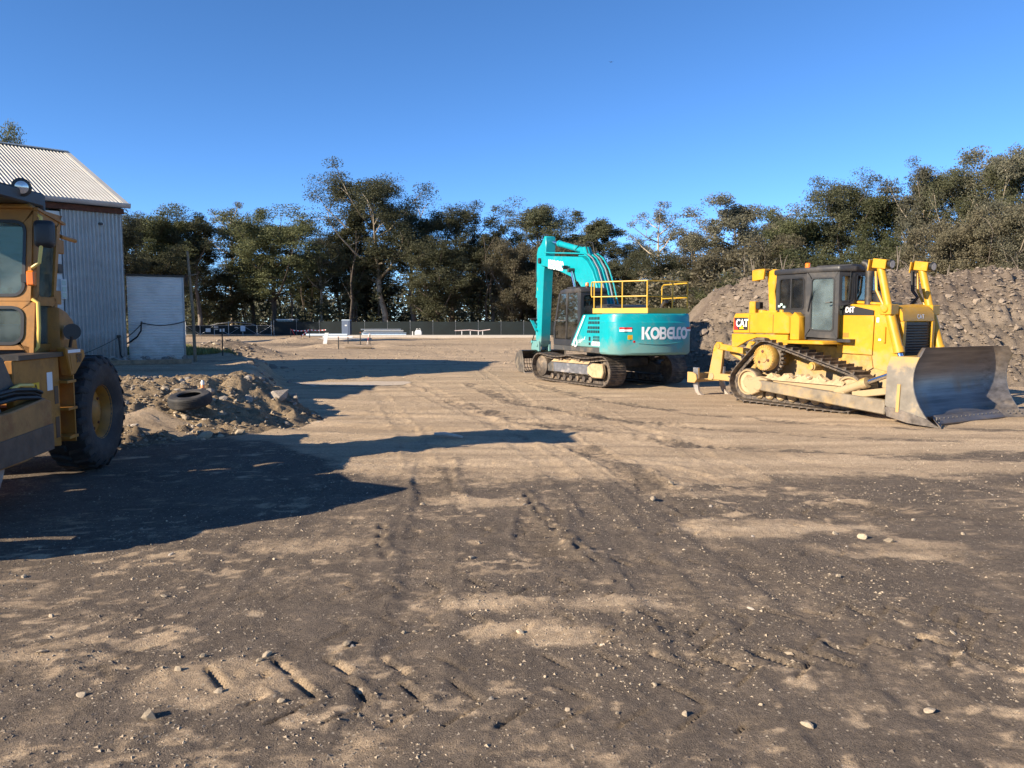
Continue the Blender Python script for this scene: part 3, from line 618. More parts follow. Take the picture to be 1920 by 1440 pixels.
# ================================================================== SHEDS
def corr(origin, along, up, width, height, pitch, amp, normal, top=None, nseg=6):
    """corrugated sheet: origin bottom-left; ridges run along 'up'"""
    o = Vector(origin); a = Vector(along).normalized(); u = Vector(up).normalized(); n = Vector(normal).normalized()
    k = int(width / pitch * nseg); vs = []; fs = []
    for i in range(k + 1):
        s = width * i / k; d = n * (amp * math.sin(2 * math.pi * s / pitch)); h = height if top is None else top(s)
        vs += [o + a * s + d, o + a * s + u * h + d]
    fs = [(2 * i, 2 * i + 2, 2 * i + 3, 2 * i + 1) for i in range(k)]
    return B().add(vs, fs)
K = Vector((-12.35, 24.7, 0)); ea = Vector((math.cos(R(44)), math.sin(R(44)), 0)); nn = Vector((math.sin(R(44)), -math.cos(R(44)), 0))
LEN = 15.0; Wd = 12.4; EAVE = 5.72; RIDGE = 8.25; PZ = .55
shed = thing('corrugated_shed', 'large old grey corrugated iron shed with pale ribbed roof at the left', 'shed', (K.x, K.y, 0))
def wl(s, p, z): return -ea * s + nn * p + Vector((0, 0, z))   # s metres back from the corner, p out from the wall
SP = 1.72
corr(wl(SP, 0, PZ), ea, (0, 0, 1), SP, EAVE - .32 - PZ, .11, .036, nn).build('front_wall', MAT['zinc'], shed)
# white boarded length of the same wall
b = B(); bh = .17
for i in range(int((EAVE - .35 - PZ) / bh)):
    z0 = PZ + i * bh
    b.hexa([wl(LEN, .0, z0), wl(SP + .02, .0, z0), wl(SP + .02, -.04, z0), wl(LEN, -.04, z0), wl(LEN, -.025, z0 + bh), wl(SP + .02, -.025, z0 + bh), wl(SP + .02, -.045, z0 + bh), wl(LEN, -.045, z0 + bh)])
b.build('boarded_wall', MAT['white_cladding'], shed)
def gable(s): return EAVE - .1 - PZ + (RIDGE - EAVE) * (1 - abs(s - Wd / 2) / (Wd / 2))
corr(wl(0.0, 0, PZ), -nn, (0, 0, 1), Wd, 1, .105, .016, ea, top=gable).build('gable_wall', MAT['zinc'], shed)
corr(wl(LEN, 0, PZ), -nn, (0, 0, 1), Wd, 1, .105, .016, -ea, top=gable).build('gable_wall', MAT['zinc'], shed)
corr(wl(LEN, -Wd, PZ), ea, (0, 0, 1), LEN, EAVE - PZ, .21, .016, -nn, nseg=4).build('rear_wall', MAT['zinc'], shed)
slope = (-nn * (Wd / 2) + Vector((0, 0, RIDGE - EAVE))); sn = slope.normalized().cross(-ea)
if sn.z < 0: sn = -sn
OV = .22
corr(wl(LEN, 0, EAVE) - slope.normalized() * OV, ea, slope, LEN + .12, slope.length + OV, .11, .036, sn).build('roof_slope', MAT['roof_cream'], shed)
s2 = (nn * (Wd / 2) + Vector((0, 0, RIDGE - EAVE))); sn2 = s2.normalized().cross(ea); sn2 = sn2 if sn2.z > 0 else -sn2
corr(wl(LEN, -Wd, EAVE) - s2.normalized() * OV, ea, s2, LEN + .12, s2.length + OV, .21, .019, sn2, nseg=4).build('roof_slope', MAT['roof_cream'], shed)
rk0 = wl(-.12, 0, EAVE) - slope.normalized() * OV + sn * .03; rk1 = wl(-.12, 0, EAVE) + slope + sn * .03
B().obox((rk0 + rk1) / 2, slope, ea, sn, (rk1 - rk0).length / 2, .09, .012).build('barge_capping', MAT['roof_cream'], shed)
B().beam(wl(LEN, -Wd / 2, RIDGE + .03), wl(-.16, -Wd / 2, RIDGE + .03), .30, .05).build('ridge_cap', MAT['zinc'], shed, .01)
g0, g1 = wl(LEN, .27, EAVE - .1), wl(-.18, .27, EAVE - .1)
gp = [(-.07, .07), (-.075, -.02), (-.05, -.07), (.05, -.07), (.075, -.02), (.085, .07), (.07, .07), (.06, -.02), (.04, -.055), (-.04, -.055), (-.06, -.02), (-.055, .07)]
B().loft([[p + nn * x + Vector((0, 0, z)) for x, z in gp] for p in (g0, g1)]).build('gutter', MAT['galv'], shed)
B().beam(wl(LEN, .05, EAVE - .26), wl(-.05, .05, EAVE - .26), .10, .17).build('rusty_fascia', MAT['rust'], shed, .01)
# louvre window, small security camera
w = B().obox(wl(SP + .02, .06, 2.98), ea, nn, (0, 0, 1), .085, .03, .30).build('window', MAT['white_plastic'], shed, .006)
for k in range(3): B().obox(wl(SP + .02, .094, 2.79 + .19 * k), ea, nn, (0, 0, 1), .055, .005, .07).build('pane', MAT['glass'], w)
cm = B().cyl(wl(.60, .02, 5.02), wl(.60, .10, 5.02), .05).build('security_camera', MAT['white_plastic'], shed)
B().cyl(wl(.62, .10, 5.02), wl(.72, .24, 5.0), .045).build('lens_housing', MAT['cab_black'], cm)
# unseen wing, added left of the view and shaped to cast the pad's shadow
Wq = [Vector((-14.2, 14.4, 0)), Vector((-13.75, 18.0, 0)), Vector((-20.5, 19.2, 0)), Vector((-20.5, 13.2, 0))]
b = B().hexa([p - Vector((K.x, K.y, -PZ)) for p in Wq] + [p - Vector((K.x, K.y, -4.75)) for p in Wq]); b.build('shadow_wing', MAT['zinc'], shed)
cw = sum(Wq, Vector()) / 4
b = B().hexa([(p - cw) * 1.04 + cw - Vector((K.x, K.y, -4.76)) for p in Wq] + [(p - cw) * 1.04 + cw - Vector((K.x, K.y, -5.0)) for p in Wq]); b.build('shadow_wing_roof', MAT['roof_cream'], shed)

# small lean-to shed
sm = thing('white_lean_to_shed', 'small white ribbed lean-to shed beside the leaning timber pole', 'shed', (0, 0, 0))
A = Vector((-12.55, 25.25, 0)); C_ = Vector((-11.0, 25.9, 0)); d1 = (C_ - A).normalized(); n1 = Vector((d1.y, -d1.x, 0)); Wsm = (C_ - A).length
def ribbed(o, along, n, width, z0, z1, pitch, amp, topf=None):
    k = int((z1 - z0) / pitch * 4); vs = []; 
    for i in range(k + 1):
        z = z0 + (z1 - z0) * i / k; d = n * (amp * (1 if (i % 4) in (0, 1) else 0))
        vs += [o + d + Vector((0, 0, z)), o + along * width + d + Vector((0, 0, z))]
    return B().add(vs, [(2 * i, 2 * i + 1, 2 * i + 3, 2 * i + 2) for i in range(k)])
ribbed(A, d1, n1, Wsm, .62, 3.50, .09, .013).build('front_wall', MAT['white_cladding'], sm)
ribbed(C_, -n1, d1, 2.6, .62, 3.42, .09, .009).build('side_wall', MAT['white_cladding'], sm)
B().beam(C_ + Vector((0, 0, .7)), C_ + Vector((0, 0, 3.5)), .05, .05).build('corner_trim', MAT['zinc'], sm)
corr(A + n1 * .12 - d1 * .05 + Vector((0, 0, 3.56)), d1, -n1 * 2.7 + Vector((0, 0, -.25)), Wsm + .22, 2.85, .12, .025, (0, 0, 1)).build('roof', MAT['dark_steel'], sm)
B().beam(A + n1 * .03 + Vector((0, 0, 3.51)), C_ + n1 * .03 + d1 * .08 + Vector((0, 0, 3.50)), .03, .07).build('fascia', MAT['dark_steel'], sm)

# leaning pole
pl = thing('leaning_pole', 'thin leaning grey timber pole at the right corner of the white lean-to', 'pole', (-10.75, 26.1, .6))
B().tube([(.0, 0, 0), (-.03, .02, 1.6), (-.16, .05, 3.75)], [.06, .055, .04], 8).build('shaft', MAT['wood'], pl)
B().beam((-.25, 0, 2.93), (.12, 0, 2.98), .04, .04).build('cross_piece', MAT['wood'], pl)
# thin steel post by the grass
B().cyl((-10.35, 27.4, .5), (-10.35, 27.4, 1.62), .022, n=6)
po = thing('steel_post', 'short dark steel post standing in front of the grassy bank', 'post', (-10.9, 29.0, .6)); B().cyl((0, 0, 0), (0, 0, 1.15), .025, n=6).build('shaft', MAT['dark_steel'], po); B().beam((-.35, 0, 1.13), (.03, 0, 1.13), .025, .025).build('top_bar', MAT['dark_steel'], po)

# cables slung along the lean-to
def slack(p, q, sag, n=10):
    p, q = Vector(p), Vector(q); return [p.lerp(q, i / n) - Vector((0, 0, sag * 4 * (i / n) * (1 - i / n))) for i in range(n + 1)]
hook = Vector((-12.12, 25.30, 1.95))
cb = thing('slung_cable', 'dark cable slung from a hook across the white lean-to wall', 'cable', (0, 0, 0))
B().tube(slack(hook, (-10.85, 25.9, 2.05), .12), .016, 6).build('long_run', MAT['hose'], cb)
B().tube(slack((-12.72, 25.0, 1.35), hook, .06), .014, 6).build('short_run', MAT['hose'], cb)
B().cyl(hook - Vector((0, .05, .05)), hook + Vector((0, -.03, .05)), .03, n=6).build('hook', MAT['dark_steel'], cb)
h2 = thing('hanging_hose', 'thick black hose end hanging down in a curve on the lean-to wall', 'hose', (0, 0, 0))
B().tube([hook + Vector((0, -.06, 0)), hook + Vector((-.02, -.06, -.25)), hook + Vector((-.15, -.06, -.45)), hook + Vector((-.38, -.08, -.62)), hook + Vector((-.55, -.1, -.7))], .026, 7).build('hose', MAT['hose'], h2)
h3 = thing('drain_hose', 'black hose hanging from a tap at the foot of the corrugated wall', 'hose', (K.x, K.y, 0))
B().tube([wl(.25, .06, 1.5), wl(.24, .08, 1.2), wl(.23, .1, .95), wl(.12, .16, .72), wl(.0, .25, .62)], .024, 7).build('hose', MAT['hose'], h3)
B().box(-.05, .05, -.03, .03, -.04, .04).xf(Matrix.Translation(wl(.25, .05, 1.53))).build('tap', MAT['dark_steel'], h3)
B().tube(slack(wl(.27, .06, 1.5), wl(1.3, .06, 1.0), .03), .008, 5).build('thin_wire', MAT['hose'], h3)

# timber sleeper on the pad, dark scraps along the wall
tb = B().beam((-10.95, 20.1, .93), (-8.75, 21.0, .93), .16, .13).build('timber_beam', MAT['wood'], None, .01); tag(tb, 'long grey timber beam lying on the shaded ground before the sheds', 'timber')
sc = thing('stone_row', 'dark stones and scraps piled along the foot of the corrugated shed', 'stones', (-11.6, 23.9, .78))
rg = random.Random(31)
for k in range(34):
    t = rg.uniform(-1.5, 1.6); put_rock('stone', 'grey_rock', sc, (t * .72 + rg.uniform(-.2, .3), t * .4 + rg.uniform(-.35, .2), rg.uniform(0, .12)), rg.uniform(.06, .15), rg)

# tyre on the mound
ty = thing('old_tyre', 'worn black car tyre lying flat on the rubble mound', 'tyre', (-5.95, 14.15, rub(-5.95, 14.15) + .20)); ty.rotation_euler = (R(9), R(-7), .4)
prof = [(.20, -.085), (.22, -.105), (.30, -.115), (.355, -.10), (.375, -.075), (.378, 0), (.375, .075), (.355, .10), (.30, .115), (.22, .105), (.20, .085), (.215, .07), (.30, .08), (.33, 0), (.30, -.08), (.215, -.07), (.20, -.085)]
b = B(); b.lathe(prof, (0, 0, 0), (0, 0, 1), 36, cap=False); b.build('carcass', MAT['rubber'], ty)
for zz in (-.045, -.015, .015, .045): B().lathe([(.379, zz - .011), (.386, zz - .009), (.386, zz + .009), (.379, zz + .011)], (0, 0, 0), (0, 0, 1), 36, cap=False).build('tread_rib', MAT['rubber'], ty)
bt = thing('plastic_bottle', 'small bottle with orange base and clear white neck behind the tyre', 'bottle', (-6.05, 15.0, rub(-6.05, 15.0) - .02))
bt.scale = (.75, .75, .62)
B().lathe([(.045, 0), (.05, .02), (.05, .16), (.045, .18)], (0, 0, 0), (0, 0, 1), 12).build('body', mat('orange_plastic', (.75, .30, .12), .5), bt); B().lathe([(.046, .181), (.048, .27), (.03, .30), (.03, .33)], (0, 0, 0), (0, 0, 1), 12).build('neck', MAT['white_plastic'], bt)
# pale stick left on the track
sk = B().tube([(-1.35, 13.35, gzf(-1.35, 13.35) + .05), (-1.15, 13.25, gzf(-1.15, 13.25) + .06), (-.85, 13.0, gzf(-.85, 13.0) + .04)], [.03, .035, .02], 6).build('pale_stick', MAT['concrete'], None); tag(sk, 'short pale stick lying in the long shadow on the dirt track', 'stick')
pv = [(-5.2 + 1.7 * math.cos(t) * (1 + .25 * math.sin(3 * t)), 24.6 + 1.1 * math.sin(t) * (1 + .2 * math.cos(2 * t))) for t in [i * 6.2832 / 28 for i in range(28)]]  # pale flat patch laid over the track
pa = B().add([(x, y, gzf(x, y) + .012) for x, y in pv] + [(-5.2, 24.6, gzf(-5.2, 24.6) + .03)], [(i, (i + 1) % 28, 28) for i in range(28)]).build('pale_patch', mat('pale_speckle', (.40, .33, .26), .95, var=.3, scale=20, bump=.4), None); pa['kind'] = 'structure'
# ================================================================== crawler tracks
def hull(pts):
    pts = sorted(set((round(x, 5), round(z, 5)) for x, z in pts)); 
    def half(ps):
        h = []
        for p in ps:
            while len(h) >= 2 and (h[-1][0] - h[-2][0]) * (p[1] - h[-2][1]) - (h[-1][1] - h[-2][1]) * (p[0] - h[-2][0]) <= 0: h.pop()
            h.append(p)
        return h
    a = half(pts); b = half(pts[::-1]); return a[:-1] + b[:-1]
def resample(path, n):
    P = path + [path[0]]; d = [0]
    for a, b in zip(P[:-1], P[1:]): d.append(d[-1] + math.hypot(b[0] - a[0], b[1] - a[1]))
    out = []; j = 0
    for k in range(n):
        t = d[-1] * k / n
        while d[j + 1] < t: j += 1
        f = (t - d[j]) / (d[j + 1] - d[j] + 1e-9); out.append((P[j][0] + f * (P[j + 1][0] - P[j][0]), P[j][1] + f * (P[j + 1][1] - P[j][1])))
    return out, d[-1]
def make_track(parent, yc, width, circles, nshoe, sag, grouser, link_w, name='track', grousers=(0,)):
    pts = []
    for cx, cz, r in circles: pts += [(cx + r * math.cos(t * math.pi / 24), cz + r * math.sin(t * math.pi / 24)) for t in range(48)]
    path = hull(pts)
    P, L = resample(path, nshoe * 4)
    zmax = max(p[1] for p in P)
    if sag:
        P2 = []
        xs_ = [c[0] for c in circles]; x0, x1 = min(xs_), max(xs_)
        for x, z in P:
            if z > circles[0][1] + .15 and x0 < x < x1:
                t = (x - x0) / (x1 - x0); z = z - sag * abs(math.sin(2.0 * math.pi * t)) * math.sin(math.pi * t) ** .5
            P2.append((x, z))
        P = P2
    pitch = L / nshoe
    # chain of links
    b = B(); m = len(P)
    for k in range(nshoe):
        x, z = P[k * 4]; x2, z2 = P[(k * 4 + 4) % m]; t = Vector((x2 - x, 0, z2 - z)).normalized(); inw = Vector((-t.z, 0, t.x))
        c = Vector(((x + x2) / 2, yc, (z + z2) / 2)) + inw * .075
        for s in (-1, 1): b.obox(c + Vector((0, s * link_w, 0)), t, (0, 1, 0), inw, pitch * .46, .03, .045)
        b.cyl(c + t * pitch / 2 + Vector((0, -link_w - .04, 0)), c + t * pitch / 2 + Vector((0, link_w + .04, 0)), .028, n=8)
    tr = b.build(name, MAT['track_steel'], parent)
    # one shoe, copied round the chain
    hb = B(); hp_ = pitch * .49
    hb.box(-hp_, hp_, -width / 2, width / 2, -.012, .012)
    for g in grousers: hb.hexa([(g - .022, -width / 2, -.012), (g + .022, -width / 2, -.012), (g + .022, width / 2, -.012), (g - .022, width / 2, -.012), (g - .012, -width / 2, -grouser), (g + .012, -width / 2, -grouser), (g + .012, width / 2, -grouser), (g - .012, width / 2, -grouser)])
    first = None
    for k in range(nshoe):
        x, z = P[k * 4]; x2, z2 = P[(k * 4 + 4) % m]; ang = math.atan2(z2 - z, x2 - x)
        if first is None: first = hb.build('shoe', MAT['track_steel'], tr); o = first
        else: o = bpy.data.objects.new('shoe', first.data); link(o, tr)
        o.location = ((x + x2) / 2, yc, (z + z2) / 2); o.rotation_euler = (0, -ang, 0)
    return tr

def rail(parent, path, r, name='rail', m='rail_yellow'): return B().tube(path, r, 8).build(name, MAT[m], parent)

# ================================================================== EXCAVATOR
EX = thing('excavator', 'turquoise crawler excavator with black cab and yellow guard rail, boom folded', 'excavator', (3.09, 25.39, 0.0), R(110))
# ---- undercarriage (turned a little against the house)
UR = R(10)
def under(o): o.rotation_euler = (0, 0, UR); return o
circ = [(1.78, .50, .42), (-1.78, .50, .44), (1.0, .36, .30), (-1.0, .36, .30), (0, .36, .30)]
for s in (1, -1):
    tr = under(make_track(EX, s * 1.2, .60, circ, 46, .09, .035, .10, grousers=(-.06, 0, .06)))
    under(B().prism([(-1.35, .32), (-1.35, .60), (-1.1, .72), (1.15, .72), (1.4, .58), (1.4, .34)], s * 1.2 - .17, s * 1.2 + .17).build('track_frame', MAT['dusty_yellow' if False else 'frame_grey'], EX, .02))
    under(B().prism([(-.95, .36), (-.95, .66), (1.0, .66), (1.0, .36)], s * 1.2 + s * .175, s * 1.2 + s * .20).build('side_plate', MAT['steel'], EX, .004))
    under(B().prism([(-1.75, .28), (-1.82, .45), (-1.75, .72), (-1.25, .72), (-1.0, .62), (-1.0, .40), (-1.25, .28)], s * 1.2 + s * .12, s * 1.2 + s * .27).build('motor_guard', MAT['mud'], EX, .03))
    under(B().lathe([(.16, -.2), (.34, -.17), (.36, -.07), (.36, .07), (.34, .17), (.26, .2), (.2, .24)], (1.78, s * 1.2, .50), (0, s, 0), 24).build('idler', MAT['track_steel'], EX))
    b = B()
    for k in range(20):
        a = 2 * math.pi * k / 20; c = Vector((-1.78 + .36 * math.cos(a), s * 1.2, .50 + .36 * math.sin(a))); b.obox(c, (math.cos(a), 0, math.sin(a)), (0, 1, 0), (-math.sin(a), 0, math.cos(a)), .05, .05, .025)
    b.cyl((-1.78, s * 1.2 - .06, .5), (-1.78, s * 1.2 + .06, .5), .34, n=24); under(b.build('sprocket', MAT['track_steel'], EX))
    for k in range(7): under(B().cyl((-1.08 + .36 * k, s * 1.2 - .2, .21), (-1.08 + .36 * k, s * 1.2 + .2, .21), .085, n=12).build('track_roller', MAT['track_steel'], EX))
    for x in (-.45, .55): under(B().cyl((x, s * 1.2 - .12, .80), (x, s * 1.2 + .2, .80), .06, n=12).build('carrier_roller', MAT['track_steel'], EX))
    # caked mud on the frame
    b = B(); rg = random.Random(5 + s); n = 26; prev = []
    rows = []
    for i in range(n + 1):
        x = -1.0 + 2.1 * i / n; h = .03 + .09 * abs(math.sin(i * .55 + s)) * rg.uniform(.6, 1.2)
        rows.append([(x, s * 1.2 - .22, .70), (x, s * 1.2 - .1, .71 + h), (x + .02, s * 1.2 + .08, .71 + h * rg.uniform(.7, 1.1)), (x, s * 1.2 + .22, .68)])
    vs = [p for r_ in rows for p in r_]; fs = [(4 * i + j, 4 * i + j + 1, 4 * i + j + 5, 4 * i + j + 4) for i in range(n) for j in range(3)]
    under(B().add(vs, fs).build('caked_mud', MAT['mud'], EX))
under(B().box(-1.0, 1.0, -1.0, 1.0, .55, .85).build('car_body', MAT['frame_grey'], EX, .04))
B().cyl((0, 0, .85), (0, 0, 1.05), .62, n=32).build('slew_ring', MAT['dark_steel'], EX)
# ---- house
B().prism([(-2.3, -1.34), (1.35, -1.34), (1.35, 1.30), (-2.3, 1.30)], 1.05, 1.22, 'xy').build('deck', MAT['frame_grey'], EX, .02)
def cw_outline(ins):
    h = 1.38 - ins; pts = []
    pts += [(-1.86, h), (-2.25, h)]
    pts += [(-2.25 - .42 * math.sin(R(a)), (h - .40) + .40 * math.cos(R(a))) for a in (20, 40, 60, 75)]
    for i in range(9):
        t = i / 8; y = (h - .42) * (1 - 2 * t); pts.append((-2.72 - .17 * (1 - (2 * t - 1) ** 2) + ins, y))
    pts += [(-2.25 - .42 * math.sin(R(a)), -((h - .40) + .40 * math.cos(R(a)))) for a in (75, 60, 40, 20)]
    pts += [(-2.25, -h), (-1.86, -h)]
    return [(x - TX, y) for x, y in pts]
TX = .45
B().loft([[(x, y, z) for x, y in cw_outline(i)] for z, i in ((1.03, .10), (1.06, .03), (1.11, 0), (1.98, 0), (2.00, .022), (2.02, .028), (2.16, .03), (2.21, .05), (2.235, .09))]).build('counterweight', MAT['teal'], EX, smooth=28)
# recessed swoosh under the name
sw = [(-2.893 - TX + .17 * (y / .96) ** 2 - .004, y, 1.40 - .05 * math.cos(y / .75 * 1.57)) for y in [(.62 - 1.5 * i / 16) for i in range(17)]]
B().tube(sw, .012, 6).build('swoosh_ridge', MAT['teal'], EX)
for s in (1, -1):
    if s == 1: side = [(-2.3, 1.22), (-.10, 1.22), (-1.02, 2.22), (-2.3, 2.22)]
    else: side = [(-2.3, 1.22), (1.1, 1.22), (1.1, 1.75), (.3, 2.0), (-2.3, 2.22)]
    B().prism(side, s * .45, s * 1.33).build('side_housing', MAT['teal'], EX, .025)
B().prism([(-2.3, 1.22), (0.0, 1.22), (-.4, 2.2), (-2.3, 2.2)], -.46, .46).build('engine_bay', MAT['cab_black'], EX)
# slanting stripe and panel gap on the left side
def onleft(pts, m, name, d=.004): return B().prism(pts, 1.331, 1.331 + d).build(name, MAT[m], EX)
onleft([(-.36, 1.24), (-.26, 1.24), (-1.14, 2.19), (-1.22, 2.19)], 'white_decal', 'white_stripe')
onleft([(-.46, 1.24), (-.44, 1.24), (-1.30, 2.19), (-1.32, 2.19)], 'black_decal', 'panel_gap')
onleft([(-.78, 1.23), (-.765, 1.23), (-.765, 1.55), (-.78, 1.55)], 'black_decal', 'panel_gap')
for (z0, z1, x0, x1) in ((2.06, 2.14, -2.2, -1.50), (1.93, 2.01, -2.2, -1.46), (1.78, 1.86, -2.2, -1.42), (1.66, 1.74, -2.2, -1.38), (1.50, 1.57, -2.2, -1.8), (1.41, 1.48, -2.2, -1.8)):
    v = onleft([(x0, z0), (x1 + .03, z0), (x1, z1), (x0, z1)], 'black_decal', 'vent')
    k = 7
    for i in range(1, k): B().prism([(x0 + (x1 - x0) * i / k - .008, z0), (x0 + (x1 - x0) * i / k + .008, z0), (x0 + (x1 - x0) * i / k + .008, z1), (x0 + (x1 - x0) * i / k - .008, z1)], 1.335, 1.342).build('vent_bar', MAT['teal'], v)
onleft([(-1.60, 1.42), (-1.48, 1.42), (-1.48, 1.54), (-1.60, 1.54)], 'black_decal', 'latch')
onleft([(-1.60, 1.29), (-1.48, 1.29), (-1.48, 1.37), (-1.60, 1.37)], 'black_decal', 'latch')
bd = onleft([(-2.22, 1.28), (-1.70, 1.28), (-1.70, 1.40), (-2.22, 1.40)], 'white_decal', 'model_plate')
text('lettering', 'SK260', .12, MAT['frame_grey'], EX, (-1.96, 1.3365, 1.34), (-1, 0, 0), (0, 0, 1), offset=.02)
text('lettering', 'Super-X', .15, MAT['white_decal'], EX, (-.98, 1.3365, 1.43), (-1, 0, .25), (0, 0, 1), shear=.35)
B().lathe([(.10, 0), (.14, .003), (.14, .006), (.10, .008)], (-.52, 1.332, 1.34), (0, 1, 0), 20, cap=False).build('round_emblem', MAT['white_decal'], EX)
# name on the counterweight, letter by letter so that each sits on the curve
def cwx(y): return -TX - 2.72 - .17 * (1 - (y / .96) ** 2)
wd = {'K': .235, 'O': .262, 'B': .215, 'E': .19, 'L': .165, 'C': .17}
def ring(c, ro, ri, a0, a1, n=20):
    o = [(c[0] + ro * math.cos(R(a0 + (a1 - a0) * i / n)), c[1] + ro * math.sin(R(a0 + (a1 - a0) * i / n))) for i in range(n + 1)]
    i_ = [(c[0] + ri * math.cos(R(a0 + (a1 - a0) * i / n)), c[1] + ri * math.sin(R(a0 + (a1 - a0) * i / n))) for i in range(n + 1)]
    return o, i_
def letter(ch):
    """flat letters 1 high, as lists of (outline) quads"""
    q = []
    def rect(x0, y0, x1, y1): q.append([(x0, y0), (x1, y0), (x1, y1), (x0, y1)])
    def arcq(c, ro, ri, a0, a1, sx=1.0, n=18):
        o, i_ = ring((0, 0), ro, ri, a0, a1, n)
        for k in range(n): q.append([(c[0] + sx * o[k][0], c[1] + o[k][1]), (c[0] + sx * o[k + 1][0], c[1] + o[k + 1][1]), (c[0] + sx * i_[k + 1][0], c[1] + i_[k + 1][1]), (c[0] + sx * i_[k][0], c[1] + i_[k][1])])
    if ch == 'K': rect(0, 0, .26, 1); q.append([(.26, .42), (.62, 1), (.95, 1), (.26, .0 + .62)][0:3] + [(.55, .52)]); q.append([(.30, .55), (.55, .62), (1.0, 0), (.64, 0)])
    elif ch == 'O': arcq((.52, .5), .5, .245, 0, 360, 1.04, 28)
    elif ch == 'B':
        rect(0, 0, .26, 1); rect(.26, .80, .5, 1); rect(.26, .42, .52, .60); rect(.26, 0, .52, .2)
        arcq((.5, .71), .29, .09, -90, 90); arcq((.52, .3), .30, .10, -90, 90)
    elif ch == 'E':
        arcq((.5, .5), .5, .27, 90, 270, 1.0, 14); rect(.5, .77, .78, 1); rect(.25, .40, .76, .60); rect(.5, 0, .78, .23)
    elif ch == 'L': rect(0, .2, .25, 1); arcq((.25, .25), .25, 0.01, 180, 270, 1, 8); rect(.25, 0, .62, .23)
    elif ch == 'C':
        rect(0, .25, .25, .75); arcq((.30, .70), .30, .06, 90, 180, 1, 8); arcq((.30, .30), .30, .06, 180, 270, 1, 8); rect(.28, .77, .62, 1); rect(.28, 0, .62, .23)
    return q
def word(parent, s, place, adv, name='letter', m='white_decal', H=.36):
    x = 0
    for ch in s:
        b = B()
        for quad in letter(ch):
            b.add([place((x + px * H, py * H)) for px, py in quad], [(0, 1, 2, 3)])
        b.build(name, MAT[m], parent); x += adv[ch] * H
adv = {'K': .92, 'O': 1.02, 'B': .86, 'E': .76, 'L': .52, 'C': .56}
tot = sum(adv[c] for c in 'KOBELCO') * .36
def plc(p):
    y = .53 - p[0] * .66; return (cwx(y) - .006, y, 1.49 + p[1])
word(EX, 'KOBELCO', lambda p: ((lambda y: (cwx(y) - .006, y, 1.49 + p[1]))(.53 - p[0] * 1.62 / tot)), adv)
# reflectors and stickers on the back
for y0, w_ in ((.98, .34), (-1.19, .26)):
    for z0, z1, mm in ((1.78, 1.84, 'red_decal'), (1.72, 1.78, 'white_decal')):
        b = B(); pts = []
        for i in range(7):
            y = y0 + w_ / 2 - w_ * i / 6; x = cwx(y); 
            ay = abs(y)
            if ay > .94: x = -TX - 2.25 - .42 * math.sqrt(max(0, 1 - ((ay - .98) / .40) ** 2)) - .012 - .05 * (ay < 1.06)
            pts.append((x - .012, y))
        B().add([(x, y, z0) for x, y in pts] + [(x, y, z1) for x, y in pts], [(i, i + 1, i + 8, i + 7) for i in range(6)]).build('reflector', MAT[mm], EX)
B().box(-2.775 - TX, -2.77 - TX, .70, .94, 1.49, 1.62).build('warning_sticker', MAT['yellow_decal'], EX)
B().cyl((-2.80 - TX, .74, 1.43), (-2.76 - TX, .74, 1.43), .035, n=14).build('round_sticker', MAT['red_decal'], EX)
# ---- engine cover, platform and guard rail
B().prism([(-1.9, 2.24), (-1.85, 2.44), (-1.6, 2.52), (-.75, 2.50), (-.45, 2.30), (-.45, 2.22)], -.55, .75).build('engine_cover', MAT['cab_black'], EX, .05, seg=2)
v = B().prism([(-1.55, .15), (-.9, .15), (-.9, .68), (-1.55, .68)], 2.522, 2.532, 'xy').build('cover_vent', MAT['frame_grey'], EX)
for i in range(7): B().box(-1.52 + .09 * i, -1.47 + .09 * i, .2, .63, 2.533, 2.538).build('vent_slot', MAT['black_decal'], v)
B().tube([(-1.9, -.95, 2.2), (-1.9, -.95, 2.45), (-1.98, -.97, 2.55), (-2.10, -1.0, 2.62)], .065, 12).build('exhaust', MAT['dark_steel'], EX)
pf = [(-1.80, 1.36), (-3.22, .30), (-2.84, -1.32)]
b = B()
for (a, c) in ((pf[0], pf[1]), (pf[1], pf[2])): b.beam((*a, 2.325), (*c, 2.325), .02, .15)
kp = b.build('kick_plate', MAT['rail_yellow'], EX)
B().prism([pf[0], pf[1], pf[2], (-1.3, -1.30), (-1.3, -.6), (-1.92, -.56), (-1.92, .8), (-1.80, .8)], 2.245, 2.26, 'xy').build('walkway', MAT['rail_yellow'], EX)
gr = [( -1.78, 1.34), (-3.18, .30), (-2.82, -1.28)]
zt, zm, zb = 3.18, 2.74, 2.25
def lerp2(a, c, t): return (a[0] + (c[0] - a[0]) * t, a[1] + (c[1] - a[1]) * t)
e0 = (gr[0][0] + .12, gr[0][1] + .0)
rail(EX, [(*gr[0], zm), (*lerp2(gr[0], e0, .7), zm), (*e0, zm + .06), (*e0, zt - .08), (*lerp2(gr[0], e0, .7), zt), (*gr[0], zt)], .022, 'rail_end')
rail(EX, [(*gr[0], zt), (*gr[1], zt)], .022, 'top_rail'); rail(EX, [(*gr[1], zt), (*gr[2], zt)], .022, 'top_rail')
rail(EX, [(*gr[0], zm), (*gr[1], zm)], .020, 'mid_rail'); rail(EX, [(*gr[1], zm), (*gr[2], zm)], .020, 'mid_rail')
for t in (.02, .16, .55): rail(EX, [(*lerp2(gr[0], gr[1], t), zb), (*lerp2(gr[0], gr[1], t), zt)], .022, 'rail_post')
for p in (gr[1], lerp2(gr[1], gr[2], .62), gr[2]): rail(EX, [(*p, zb), (*p, zt)], .024, 'rail_post')
r0, r1 = (-2.80, -1.30), (-1.32, -1.30)
